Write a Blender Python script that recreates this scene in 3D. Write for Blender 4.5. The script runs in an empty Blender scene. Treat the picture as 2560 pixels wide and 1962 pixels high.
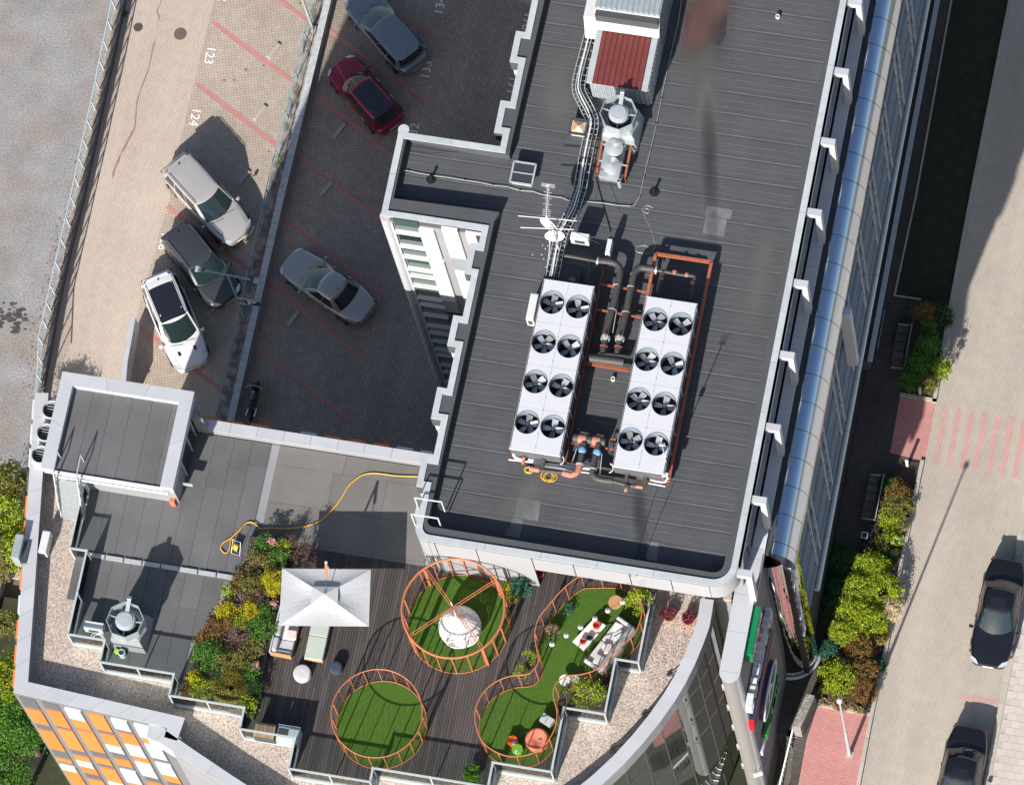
import bpy, bmesh, math, random
from mathutils import Vector, Matrix, noise as mnoise
PI = math.pi; R = math.radians
sc = bpy.context.scene; COL = sc.collection
rnd = random.Random(7)

# ------------------------------------------------------------------ camera
# survey numbers of the drone view: focal length in photo pixels, image centre, nadir point
FPX, CX, CY, NAD, CAMZ = 15880.0, 1280.0, 981.0, (3000.0, 6500.0), 270.0
def _ray(p): return Vector((p[0]-CX, -(p[1]-CY), -FPX))
_k = -_ray(NAD).normalized()
_m = _ray((1423, 1406)).cross(_ray((1523, 1421.73)))
_ex = _m.cross(_k).normalized()
if _ex.x < 0: _ex = -_ex
_ey = _k.cross(_ex)
RM = Matrix((_ex, _ey, _k))
_d = RM @ _ray((CX, CY)); _d /= -_d.z
CAM = Vector((-_d.x*CAMZ, -_d.y*CAMZ, CAMZ))
def W(p, z=0.0):
    """survey pixel seen at height z -> world point"""
    d = RM @ _ray(p); t = (z-CAM.z)/d.z
    q = CAM + d*t; return Vector((q.x, q.y, z))
def WY(p, y0):
    d = RM @ _ray(p); t = (y0-CAM.y)/d.y; return CAM + d*t
def WX(p, x0):
    d = RM @ _ray(p); t = (x0-CAM.x)/d.x; return CAM + d*t
def T(c, r, x, y): return (640*c + x/3.425, 490*r + y/3.425)
def S(c, r, x, y, z=0.0): return W(T(c, r, x, y), z)
cd = bpy.data.cameras.new('camera'); cam = bpy.data.objects.new('camera', cd); COL.objects.link(cam)
cd.sensor_width = 36; cd.lens = 36*FPX/2560; cd.clip_start = 5; cd.clip_end = 3000
cam.matrix_world = Matrix.Translation(CAM) @ RM.to_4x4()
sc.camera = cam
# ------------------------------------------------------------------ light
SUN_EL = R(30.3); SDX, SDY = 0.3322, 1.6784        # shadow offset per metre of height
w = bpy.data.worlds.new('World'); sc.world = w; w.use_nodes = True
nt = w.node_tree; nt.nodes.clear()
sky = nt.nodes.new('ShaderNodeTexSky'); sky.sky_type = 'NISHITA'; sky.sun_disc = False
sky.sun_elevation = SUN_EL
sky.sun_rotation = math.atan2(-SDX, -SDY)
sky.air_density = 1.0; sky.dust_density = 1.6; sky.ozone_density = 0.7
bg = nt.nodes.new('ShaderNodeBackground'); bg.inputs[1].default_value = 0.078
ow = nt.nodes.new('ShaderNodeOutputWorld')
nt.links.new(sky.outputs[0], bg.inputs[0]); nt.links.new(bg.outputs[0], ow.inputs[0])
sl = bpy.data.lights.new('sun', 'SUN'); sl.energy = 4.6; sl.angle = R(0.5); sl.color = (1.0, 0.95, 0.88)
so = bpy.data.objects.new('sun', sl); COL.objects.link(so)
so.rotation_euler = Vector((SDX, SDY, -1)).to_track_quat('-Z', 'Y').to_euler()
so.location = (-20, -60, 90)
sc.view_settings.view_transform = 'Standard'; sc.view_settings.look = 'None'
sc.view_settings.gamma = 1; sc.view_settings.exposure = 0.84; sc.view_settings.use_curve_mapping = False

# ------------------------------------------------------------------ levels
LOT, YARD, ST = -1.0, -0.35, 1.2
TER, DECK, PAR = 17.85, 18.15, 18.6
ROOF, TOP = 21.4, 22.0

# ------------------------------------------------------------------ mesh helper
WL = {}
def lk(o, parent=None, loc=None):
    COL.objects.link(o)
    if parent is not None:
        o.parent = parent; WL[o.name] = WL[parent.name]
    else:
        WL[o.name] = Vector(loc) if loc is not None else Vector((0, 0, 0))
        if loc is not None: o.location = loc
def tag(o, label=None, cat=None, group=None, kind=None):
    if label: o['label'] = label
    if cat: o['category'] = cat
    if group: o['group'] = group
    if kind: o['kind'] = kind
    return o
def thing(name, label, cat, loc=(0, 0, 0), group=None):
    o = bpy.data.objects.new(name, None); o.empty_display_size = .2
    lk(o, None, loc); return tag(o, label, cat, group)
class MB:
    def __init__(s): s.v = []; s.f = []; s.M = None
    def add(s, vs, fs):
        n = len(s.v)
        if s.M is not None: vs = [s.M @ Vector(p) for p in vs]
        s.v += [tuple(p) for p in vs]; s.f += [tuple(i+n for i in f) for f in fs]
        return s
    def box(s, c, d, rz=0.0, tilt=None):
        hx, hy, hz = d[0]/2, d[1]/2, d[2]/2
        m = Matrix.Rotation(rz, 3, 'Z')
        if tilt is not None: m = m @ tilt
        vs = [Vector(c) + m @ Vector((x*hx, y*hy, z*hz)) for z in (-1, 1) for x, y in ((-1, -1), (1, -1), (1, 1), (-1, 1))]
        return s.add(vs, [(3, 2, 1, 0), (4, 5, 6, 7), (0, 1, 5, 4), (1, 2, 6, 5), (2, 3, 7, 6), (3, 0, 4, 7)])
    def bar(s, a, b, w, h=None, up=(0, 0, 1)):
        """rectangular bar from a to b"""
        a = Vector(a); b = Vector(b); h = h or w; d = (b-a).normalized(); u = Vector(up)
        if abs(d.dot(u)) > .98: u = Vector((0, 1, 0))
        x = d.cross(u).normalized(); y = x.cross(d).normalized()
        vs = [p + x*i*w/2 + y*j*h/2 for p in (a, b) for i, j in ((-1, -1), (1, -1), (1, 1), (-1, 1))]
        return s.add(vs, [(0, 1, 2, 3), (7, 6, 5, 4), (1, 0, 4, 5), (2, 1, 5, 6), (3, 2, 6, 7), (0, 3, 7, 4)])
    def prism(s, pts, z0, z1, cap0=True):
        pts = [(p[0], p[1]) for p in pts]
        a = sum(pts[i][0]*pts[(i+1) % len(pts)][1]-pts[(i+1) % len(pts)][0]*pts[i][1] for i in range(len(pts)))
        if a < 0: pts = pts[::-1]
        n = len(pts); vs = [(x, y, z0) for x, y in pts]+[(x, y, z1) for x, y in pts]
        fs = [tuple(range(n, 2*n))] + [(i, (i+1) % n, n+(i+1) % n, n+i) for i in range(n)]
        if cap0: fs.append(tuple(range(n-1, -1, -1)))
        return s.add(vs, fs)
    def cyl(s, a, b, r0, r1=None, n=12, caps=True):
        a = Vector(a); b = Vector(b); r1 = r0 if r1 is None else r1
        d = (b-a).normalized(); u = Vector((0, 0, 1)) if abs(d.z) < .9 else Vector((1, 0, 0))
        x = d.cross(u).normalized(); y = d.cross(x)
        vs = []
        for p, r in ((a, r0), (b, r1)):
            for i in range(n):
                t = 2*PI*i/n; vs.append(p + x*math.cos(t)*r + y*math.sin(t)*r)
        fs = [(i, n+i, n+(i+1) % n, (i+1) % n) for i in range(n)]
        if caps: fs += [tuple(range(n)), tuple(range(2*n-1, n-1, -1))]
        return s.add(vs, fs)
    def tube(s, path, r, n=8, closed=False, caps=True):
        P = [Vector(p) for p in path]; m = len(P); rings = []
        for i in range(m):
            if closed: d = P[(i+1) % m]-P[i-1]
            else: d = P[min(i+1, m-1)]-P[max(i-1, 0)]
            d.normalize(); u = Vector((0, 0, 1)) if abs(d.z) < .95 else Vector((1, 0, 0))
            x = d.cross(u).normalized(); y = d.cross(x)
            rr = r[i] if isinstance(r, (list, tuple)) else r
            rings.append([P[i] + x*math.cos(2*PI*k/n)*rr + y*math.sin(2*PI*k/n)*rr for k in range(n)])
        vs = [v for q in rings for v in q]; fs = []
        for i in range(m if closed else m-1):
            a = i*n; b = ((i+1) % m)*n
            fs += [(a+k, b+k, b+(k+1) % n, a+(k+1) % n) for k in range(n)]
        if caps and not closed: fs += [tuple(range(n)), tuple(range(m*n-1, (m-1)*n-1, -1))]
        return s.add(vs, fs)
    def lathe(s, c, prof, n=24, cap=True):
        c = Vector(c); vs = []
        for r, z in prof:
            vs += [c + Vector((r*math.cos(2*PI*k/n), r*math.sin(2*PI*k/n), z)) for k in range(n)]
        fs = []
        for i in range(len(prof)-1):
            fs += [(i*n+k, i*n+(k+1) % n, (i+1)*n+(k+1) % n, (i+1)*n+k) for k in range(n)]
        if cap:
            fs += [tuple(range(n-1, -1, -1)), tuple(range((len(prof)-1)*n, len(prof)*n))]
        return s.add(vs, fs)
    def quad(s, *p): return s.add(p, [tuple(range(len(p)))])
    def build(s, name, m, parent=None, smooth=False, bevel=0, loc=None):
        me = bpy.data.meshes.new(name); o = bpy.data.objects.new(name, me)
        lk(o, parent, loc); off = WL[o.name]
        me.from_pydata([(x-off.x, y-off.y, z-off.z) for x, y, z in s.v], [], s.f); me.update()
        me.materials.append(m)
        if smooth:
            me.polygons.foreach_set('use_smooth', [True]*len(me.polygons))
            try: me.set_sharp_from_angle(angle=R(38))
            except Exception: pass
        if bevel:
            b = o.modifiers.new('bevel', 'BEVEL'); b.width = bevel; b.segments = 2; b.limit_method = 'ANGLE'
        return o
def offset(path, d, closed=False):
    """mitred offset of a 2-d path, positive to the left"""
    P = [Vector((p[0], p[1])) for p in path]; n = len(P); out = []
    for i in range(n):
        a = P[i-1] if (i > 0 or closed) else None
        b = P[(i+1) % n] if (i < n-1 or closed) else None
        ns = []
        if a is not None: e = (P[i]-a).normalized(); ns.append(Vector((-e.y, e.x)))
        if b is not None: e = (b-P[i]).normalized(); ns.append(Vector((-e.y, e.x)))
        if len(ns) == 2:
            mm = ns[0]+ns[1]; mm = mm/ max(.25, mm.length_squared) * 2
            out.append(P[i]+mm*d)
        else: out.append(P[i]+ns[0]*d)
    return out
def lerp(a, b, t): return a+(b-a)*t
def coping(path, wd, z0, z1, m, parent, maxlen=1.6, gap=.012, closed=False, name='coping_panel', flip=False):
    """separate capping panels along a wall head"""
    out = [Vector((p[0], p[1])) for p in path]; inn = offset(out, wd, closed)
    n = len(out)
    for i in range(n if closed else n-1):
        a, b, c, d = out[i], out[(i+1) % n], inn[(i+1) % n], inn[i]
        L = (b-a).length; k = max(1, round(L/maxlen))
        for j in range(k):
            t0 = j/k + (gap/L/2 if j else 0); t1 = (j+1)/k - (gap/L/2 if j < k-1 else 0)
            MB().prism([lerp(a, b, t0), lerp(a, b, t1), lerp(d, c, t1), lerp(d, c, t0)], z0, z1).build(name, m, parent)
def copies(o, parent):
    c = o.copy(); COL.objects.link(c); c.parent = parent; WL[c.name] = WL[o.name]
    for ch in list(o.children): copies(ch, c)
    return c
def dup(root, loc, label=None, rz=None, group=None):
    r = root.copy(); COL.objects.link(r); r.location = loc; WL[r.name] = Vector(loc)
    if rz is not None: r.rotation_euler = (0, 0, rz)
    if label: r['label'] = label
    if group: r['group'] = group
    for ch in list(root.children): copies(ch, r)
    return r

# ------------------------------------------------------------------ materials
MC = {}
def mat(name, col, rough=.6, metal=0., var=0., vs=3., fine=0., fs=60., bump=0., bs=40., rand=0., island=0., coat=0., tint=None, trans=0, spec=None, stretch=None):
    """base colour with broad wear (var), fine grain, per-object (rand) or per-leaf (island) change"""
    if name in MC: return MC[name]
    m = bpy.data.materials.new(name); MC[name] = m; m.use_nodes = True
    n = m.node_tree; b = n.nodes['Principled BSDF']; L = n.links
    b.inputs['Roughness'].default_value = rough; b.inputs['Metallic'].default_value = metal
    if coat: b.inputs['Coat Weight'].default_value = coat; b.inputs['Coat Roughness'].default_value = .04
    if trans: b.inputs['Transmission Weight'].default_value = trans
    if spec is not None: b.inputs['Specular IOR Level'].default_value = spec
    geo = n.nodes.new('ShaderNodeNewGeometry'); pos = geo.outputs['Position']
    if stretch:
        mp = n.nodes.new('ShaderNodeMapping'); mp.inputs['Scale'].default_value = stretch
        L.new(pos, mp.inputs[0]); pos = mp.outputs[0]
    cur = None
    def mulv(fac_out, amt, lo=None):
        nonlocal cur
        mr = n.nodes.new('ShaderNodeMapRange'); mr.inputs[1].default_value = .25; mr.inputs[2].default_value = .75
        mr.inputs[3].default_value = 1-amt; mr.inputs[4].default_value = 1+amt; L.new(fac_out, mr.inputs[0])
        mx = n.nodes.new('ShaderNodeVectorMath'); mx.operation = 'SCALE'
        if cur is None: mx.inputs[0].default_value = col
        else: L.new(cur, mx.inputs[0])
        L.new(mr.outputs[0], mx.inputs['Scale']); cur = mx.outputs[0]
    def nz(scale, det=4):
        t = n.nodes.new('ShaderNodeTexNoise'); t.inputs['Scale'].default_value = scale; t.inputs['Detail'].default_value = det
        L.new(pos, t.inputs['Vector']); return t.outputs['Fac']
    if tint is not None:
        mr = n.nodes.new('ShaderNodeMapRange'); mr.inputs[1].default_value = .4; mr.inputs[2].default_value = .62
        src = geo.outputs['Random Per Island'] if tint[1] == 'island' else nz(tint[1])
        if tint[1] == 'island': mr.inputs[1].default_value = .35; mr.inputs[2].default_value = .9
        L.new(src, mr.inputs[0])
        mx = n.nodes.new('ShaderNodeMix'); mx.data_type = 'RGBA'; L.new(mr.outputs[0], mx.inputs[0])
        mx.inputs[6].default_value = (*col, 1); mx.inputs[7].default_value = (*tint[0], 1); cur = mx.outputs[2]
    if var: mulv(nz(vs), var)
    if fine: mulv(nz(fs, 2), fine)
    if rand:
        oi = n.nodes.new('ShaderNodeObjectInfo'); mulv(oi.outputs['Random'], rand)
    if island: mulv(geo.outputs['Random Per Island'], island)
    if cur is None: b.inputs['Base Color'].default_value = (*col, 1)
    else: L.new(cur, b.inputs['Base Color'])
    if bump:
        bp = n.nodes.new('ShaderNodeBump'); bp.inputs['Strength'].default_value = min(1, bump); bp.inputs['Distance'].default_value = .02
        L.new(nz(bs), bp.inputs['Height']); L.new(bp.outputs[0], b.inputs['Normal'])
    return m
def paver(name, c1, c2, mortar, ang=0., bw=.2, bh=.1, ms=.012, var=.12, stain=None, lines=0.0):
    m = bpy.data.materials.new(name); MC[name] = m; m.use_nodes = True
    n = m.node_tree; b = n.nodes['Principled BSDF']; L = n.links
    b.inputs['Roughness'].default_value = .85; b.inputs['Specular IOR Level'].default_value = .3
    geo = n.nodes.new('ShaderNodeNewGeometry')
    mp = n.nodes.new('ShaderNodeMapping'); mp.inputs['Rotation'].default_value = (0, 0, ang)
    L.new(geo.outputs['Position'], mp.inputs[0])
    br = n.nodes.new('ShaderNodeTexBrick'); br.offset = .5
    br.inputs['Color1'].default_value = (*c1, 1); br.inputs['Color2'].default_value = (*c2, 1); br.inputs['Mortar'].default_value = (*mortar, 1)
    br.inputs['Scale'].default_value = 1; br.inputs['Mortar Size'].default_value = ms; br.inputs['Mortar Smooth'].default_value = .3
    br.inputs['Brick Width'].default_value = bw; br.inputs['Row Height'].default_value = bh
    L.new(mp.outputs[0], br.inputs['Vector'])
    cur = br.outputs['Color']
    for scl, amt, det in ((.25, var, 5), (2.2, var*.7, 4), (45, .10, 2)):
        t = n.nodes.new('ShaderNodeTexNoise'); t.inputs['Scale'].default_value = scl; t.inputs['Detail'].default_value = det
        L.new(geo.outputs['Position'], t.inputs['Vector'])
        mr = n.nodes.new('ShaderNodeMapRange'); mr.inputs[1].default_value = .3; mr.inputs[2].default_value = .7
        mr.inputs[3].default_value = 1-amt; mr.inputs[4].default_value = 1+amt; L.new(t.outputs['Fac'], mr.inputs[0])
        mx = n.nodes.new('ShaderNodeVectorMath'); mx.operation = 'SCALE'; L.new(cur, mx.inputs[0]); L.new(mr.outputs[0], mx.inputs['Scale']); cur = mx.outputs[0]
    if lines:                                   # tyre wear along the travel direction
        mp2 = n.nodes.new('ShaderNodeMapping'); mp2.inputs['Scale'].default_value = (1.1, .035, 1); L.new(geo.outputs['Position'], mp2.inputs[0])
        t = n.nodes.new('ShaderNodeTexNoise'); t.inputs['Scale'].default_value = 1; t.inputs['Detail'].default_value = 3; L.new(mp2.outputs[0], t.inputs['Vector'])
        mr = n.nodes.new('ShaderNodeMapRange'); mr.inputs[1].default_value = .35; mr.inputs[2].default_value = .7
        mr.inputs[3].default_value = 1-lines; mr.inputs[4].default_value = 1+lines*.7; L.new(t.outputs['Fac'], mr.inputs[0])
        mx = n.nodes.new('ShaderNodeVectorMath'); mx.operation = 'SCALE'; L.new(cur, mx.inputs[0]); L.new(mr.outputs[0], mx.inputs['Scale']); cur = mx.outputs[0]
    L.new(cur, b.inputs['Base Color'])
    bp = n.nodes.new('ShaderNodeBump'); bp.invert = True; bp.inputs['Distance'].default_value = .008; bp.inputs['Strength'].default_value = .6
    L.new(br.outputs['Fac'], bp.inputs['Height']); L.new(bp.outputs[0], b.inputs['Normal'])
    return m
def wdir(pa, pb, z):
    a = W(pa, z); b = W(pb, z); d = b-a; return math.atan2(d.y, d.x)
BAYL = wdir(T(0, 0, 1690, 720), (710, 377), LOT)
BAYR = wdir((704, 545), (955, 735), LOT)
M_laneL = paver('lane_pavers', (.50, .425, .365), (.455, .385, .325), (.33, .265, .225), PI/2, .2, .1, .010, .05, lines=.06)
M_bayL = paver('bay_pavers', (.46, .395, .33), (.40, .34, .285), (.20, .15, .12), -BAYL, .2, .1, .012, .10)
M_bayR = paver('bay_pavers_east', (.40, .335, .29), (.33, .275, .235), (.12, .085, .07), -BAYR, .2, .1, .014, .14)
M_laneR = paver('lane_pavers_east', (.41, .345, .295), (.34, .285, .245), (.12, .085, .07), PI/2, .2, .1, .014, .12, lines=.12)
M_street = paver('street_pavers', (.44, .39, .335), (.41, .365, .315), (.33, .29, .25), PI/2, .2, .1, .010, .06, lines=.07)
M_red = paver('red_pavers', (.52, .25, .235), (.47, .215, .20), (.33, .15, .14), 0, .2, .1, .009, .06)
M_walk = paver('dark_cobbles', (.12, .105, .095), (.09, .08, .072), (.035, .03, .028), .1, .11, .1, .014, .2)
M_redline = mat('red_line_paver', (.42, .185, .17), .85, fine=.12, fs=30, var=.1)
M_gravel = mat('roof_gravel', (.40, .335, .29), .95, fine=.62, fs=15, var=.12, vs=2.5, bump=1, bs=25)
M_yard = mat('yard_gravel', (.255, .25, .26), .95, fine=.35, fs=14, var=.16, vs=.8, bump=1, bs=30, tint=((.25, .225, .21), .5))
M_earth = mat('earth', (.05, .038, .03), .95, var=.4, vs=3, bump=1, bs=30)
M_mulch = mat('bark_mulch', (.06, .04, .036), .95, fine=.5, fs=40, bump=1, bs=50)
M_grass_d = mat('lawn', (.022, .03, .014), .95, fine=.5, fs=30, var=.3, bump=1, bs=60)
M_turf = mat('artificial_turf', (.048, .115, .004), .9, fine=.25, fs=60, var=.12, vs=4, bump=1, bs=90)
M_roof = mat('roof_felt', (.072, .075, .083), .9, fine=.16, fs=50, var=.14, vs=.7, bump=.5, bs=90, rand=.025, spec=.3)
M_roof2 = mat('terrace_felt', (.118, .118, .122), .9, fine=.14, fs=50, var=.14, vs=.8, bump=.5, bs=90, rand=.05, spec=.3)
M_patch = mat('felt_patch', (.135, .14, .142), .9, fine=.15, fs=60, var=.2, vs=4)
M_panel = mat('grey_cladding', (.42, .43, .46), .45, var=.05, vs=1.5, rand=.03)
M_coping = mat('coping_metal', (.40, .43, .45), .5, var=.09, vs=2.5, rand=.04)
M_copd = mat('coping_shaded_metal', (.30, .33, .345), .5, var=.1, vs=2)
M_white = mat('white_cladding', (.56, .57, .58), .4, var=.03, rand=.02)
M_wallg = mat('grey_render', (.25, .255, .27), .7, var=.1, vs=.8)
M_wallb = mat('brick_grey_cladding', (.20, .19, .185), .75, fine=.1, fs=25, var=.1, stretch=(1, 1, 8))
M_dark = mat('dark_void', (.012, .012, .014), .8)
M_dgrey = mat('dark_grey_metal', (.055, .06, .066), .5, var=.1)
M_glass = mat('dark_glass', (.02, .028, .03), .03, spec=.9, coat=.6)
M_glassg = mat('green_glass', (.05, .085, .075), .06, spec=.8)
M_mirror = mat('mirror_glass', (.55, .58, .58), .02, 1.0)
M_alu = mat('polished_cornice', (.62, .70, .82), .16, 1.0, var=.02)
M_steel = mat('galvanised_steel', (.50, .535, .545), .45, .35, var=.1, vs=6)
M_rail = mat('railing_steel', (.46, .50, .51), .5, .2, var=.06)
M_unit = mat('white_unit_metal', (.53, .535, .565), .45, var=.03, vs=3)
M_unitd = mat('unit_side', (.10, .10, .115), .6, var=.1)
M_shroud = mat('fan_shroud', (.20, .235, .29), .5)
M_blade = mat('fan_blade', (.42, .43, .44), .4, .3, rand=.3)
M_orange = mat('orange_panel', (.80, .20, .05), .45, rand=.06)
M_cor = mat('coral_rail', (.43, .14, .06), .55, var=.08, vs=5)
M_rust = mat('red_oxide_steel', (.16, .055, .035), .65, var=.2, vs=6)
M_pipe = mat('pipe_lagging', (.05, .045, .043), .6, var=.3, vs=8, tint=((.055, .05, .048), 5))
M_piper = mat('pipe_rust', (.42, .17, .12), .8, var=.3, vs=10)
M_conc = mat('concrete', (.36, .33, .30), .85, var=.12, vs=4, fine=.1)
M_kerb = mat('kerb_stone', (.40, .365, .32), .85, var=.08, rand=.05)
M_slab = mat('footpath_slab', (.48, .43, .395), .85, rand=.04, fine=.05)
M_walltop = mat('old_wall_concrete', (.40, .42, .43), .85, var=.22, vs=5, fine=.1)
M_stone = mat('stone_cladding', (.27, .25, .225), .85, rand=.2, var=.2, vs=8)
M_black = mat('black_plastic', (.012, .012, .013), .45)
M_rubber = mat('tyre_rubber', (.015, .015, .015), .8)
M_whitep = mat('white_paint', (.70, .68, .66), .7, fine=.2, fs=18)
M_yel = mat('yellow_cable', (.80, .50, .02), .5)
M_fabw = mat('umbrella_canvas', (.42, .43, .445), .85, var=.03, vs=3)
M_fabg = mat('sofa_fabric', (.40, .405, .42), .95, var=.08, vs=10)
M_fabl = mat('light_cushion', (.68, .62, .60), .95, var=.05)
M_sage = mat('sage_mattress', (.40, .44, .39), .95, var=.04)
M_wood = mat('oiled_wood', (.42, .23, .11), .6, var=.2, vs=4, stretch=(8, 1, 1))
M_board = mat('deck_board', (.058, .049, .047), .75, rand=.20, var=.15, vs=2.0, stretch=(1, .3, 1), fine=.15, fs=40)
M_redroof = mat('red_sheet_metal', (.16, .04, .035), .5, var=.1, vs=3, fine=.1)
M_sheet = mat('galvanised_sheet', (.44, .49, .51), .4, .45, var=.12, vs=4)
M_blue = mat('navy_print', (.02, .025, .09), .5)
M_green = mat('green_sign', (.0, .17, .06), .4)
M_wicker = mat('white_wicker', (.70, .70, .68), .7)
M_terra = mat('terracotta', (.50, .15, .08), .8, var=.1)
# ================================================================== ground and paving
def sheet(name, pts, z, m, th=.06, kind='structure', parent=None):
    o = MB().prism(pts, z-th, z).build(name, m, parent)
    if parent is None: o['kind'] = kind
    return o
def pl(lst, z): return [W(p, z) for p in lst]
M_ground = mat('far_ground', (.13, .12, .10), .95, var=.3, vs=.05, fine=.2, fs=5)
MB().quad((-700, -700, -1.3), (700, -700, -1.3), (700, 700, -1.3), (-700, 700, -1.3)).build('ground', M_ground)['kind'] = 'structure'
edge = [T(0, 0, 1120, -600), T(0, 0, 1052, 0), T(0, 0, 870, 860), T(0, 0, 695, 1678), T(0, 1, 590, 420), T(0, 1, 480, 930), T(0, 1, 425, 1260), T(0, 1, 345, 1678), (85, 1100)]
E2 = pl(edge, YARD)
sheet('gravel_yard', [(-70, E2[0].y)] + [tuple(p[:2]) for p in E2] + [(E2[-1].x, -75), (-70, -75)], YARD, M_yard, .9)
# concrete strip that carries the fence, on the yard side of the drop
st_in = [T(0, 0, 1040, -600), T(0, 0, 985, 0), T(0, 0, 800, 860), T(0, 0, 630, 1678), T(0, 1, 560, 420), T(0, 1, 440, 930), T(0, 1, 380, 1260), T(0, 1, 335, 1678), (83, 1100)]
M_strip = paver('strip_pavers', (.40, .35, .29), (.34, .30, .25), (.18, .14, .11), PI/2+.05, .2, .1, .012, .1)
MB().prism([tuple(p[:2]) for p in E2] + [tuple(p[:2]) for p in pl(st_in, YARD)][::-1], YARD-.5, YARD+.02).build('fence_strip', M_strip)['kind'] = 'structure'
ret = MB(); off = offset([p[:2] for p in E2], .05)
off2 = offset([p[:2] for p in E2], -.10)
ret.prism([tuple(p) for p in off]+[tuple(p) for p in off2][::-1], -1.2, YARD+.03)
tag(ret.build('retaining_wall', M_dgrey), 'low dark retaining wall along the foot of the wire fence', 'wall')
lotp = [tuple(p[:2]) for p in E2] + [(E2[-1].x, -12), (25, -12), (25, E2[0].y)]
sheet('parking_lot', lotp, LOT, M_laneL, .2)
bl = pl([T(0, 0, 1930, -400), T(0, 0, 1830, 0), T(0, 0, 1560, 1150), T(0, 1, 1435, 90), T(0, 1, 1190, 950), T(0, 1, 1100, 1300), T(0, 1, 1040, 1678),
         (440, 1100), (600, 1100), T(1, 1, 0, 1050), T(1, 1, 240, 0), T(1, 0, 645, 0), T(1, 0, 740, -400)], LOT)
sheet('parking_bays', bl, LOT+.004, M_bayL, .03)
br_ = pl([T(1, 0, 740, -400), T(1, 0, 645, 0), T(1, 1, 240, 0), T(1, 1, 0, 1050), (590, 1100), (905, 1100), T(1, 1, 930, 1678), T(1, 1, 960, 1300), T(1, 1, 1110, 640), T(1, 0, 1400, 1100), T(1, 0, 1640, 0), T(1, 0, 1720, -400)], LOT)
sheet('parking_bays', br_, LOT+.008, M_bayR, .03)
lr = pl([(1142, -120), T(1, 0, 1640, 0), T(1, 0, 1400, 1100), T(1, 1, 1110, 640), T(1, 1, 960, 1300), T(1, 1, 930, 1678), (905, 1100), (1290, 1350), (1420, 500), (1290, 0), (1300, -120)], LOT)
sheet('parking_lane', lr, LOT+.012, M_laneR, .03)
bayE = pl([(1290, 0), (1340, 20), (1420, 500), (1270, 500), (1255, 330), (1262, 200)], LOT)
sheet('dark_lawn', [(E2[-1].x-1, -13), (14.5, -12.5), (14.5, -70), (-60, -70), (-60, -40), (E2[-1].x-1, -22)], -.85, mat('dark_brown_lawn', (.028, .024, .015), .95, fine=.5, fs=20, var=.4, vs=1.5, tint=((.03, .045, .012), .8)), .3)  # very dark brown ground colour with greenish mottling
# painted (red paver) bay lines
def stripe(name, a, b, wd, z, m, th=.004):
    A = W(a, z); B = W(b, z); d = (B-A).normalized(); nn = Vector((-d.y, d.x, 0))*wd/2
    o = MB().prism([A+nn, B+nn, B-nn, A-nn], z-.01, z).build(name, m); o['kind'] = 'structure'; return o
for a, b in (((695, -90), (800, 75)), ((530, 55), (752, 219)), ((493, 210), (712, 378)), ((417, 516), (640, 687)), ((347, 817), (560, 979))):
    stripe('bay_line', a if a != (695, -90) else (566, -95), b, .22, LOT+.008, M_redline)
for a, b in (((860, -44), (1096, 99)), ((815, 70), (1063, 257)), ((780, 233.6), (1000, 405)), ((742, 385), (960, 555)), ((704, 545), (955, 735)), ((668, 704.6), (919, 899)), ((640, 870), (884, 1059)), ((600, 1010), (700, 1090))):
    stripe('bay_line', a, b, .2, LOT+.018, M_redline)
def text_mesh(s, size, m, name, M, ext=.0, bold=0.0):
    c = bpy.data.curves.new('t', 'FONT'); c.body = s; c.size = size; c.align_x = 'CENTER'; c.align_y = 'CENTER'; c.extrude = ext; c.offset = bold
    o = bpy.data.objects.new('t', c); COL.objects.link(o)
    bpy.context.view_layer.update()
    me = bpy.data.meshes.new_from_object(o.evaluated_get(bpy.context.evaluated_depsgraph_get()))
    bpy.data.objects.remove(o); me.transform(M); me.materials.clear(); me.materials.append(m); me.name = name
    return me
def ground_text(s, p, z, size, up, m=None, kind='structure'):
    q = W(p, z); a = {'right': -PI/2, 'left': PI/2}[up]
    me = text_mesh(s, size, m or M_whitep, 'bay_number', Matrix.Translation((q.x, q.y, z+.006)) @ Matrix.Rotation(a, 4, 'Z') @ Matrix.Diagonal((1.0, .95, 1, 1)), .0, .006)
    o = bpy.data.objects.new('bay_number', me); lk(o); o['kind'] = kind; return o
ground_text('122', T(0, 0, 1915, -62), LOT+.004, .62, 'right'); ground_text('123', T(0, 0, 1795, 475), LOT+.004, .62, 'right'); ground_text('124', T(0, 0, 1668, 1003), LOT+.004, .62, 'right')
ground_text('126', T(0, 1, 1402, 385), LOT+.004, .62, 'right')
ground_text('134', T(1, 0, 1580, 52), LOT+.012, .62, 'left'); ground_text('133', T(1, 0, 1460, 600), LOT+.012, .62, 'left'); ground_text('132', T(1, 0, 1350, 1135), LOT+.012, .62, 'left')
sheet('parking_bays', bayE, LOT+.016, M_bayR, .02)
ground_text('170', (1318, 54), LOT+.016, .62, 'right'); ground_text('171', (1279, 214), LOT+.016, .62, 'right')
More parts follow.
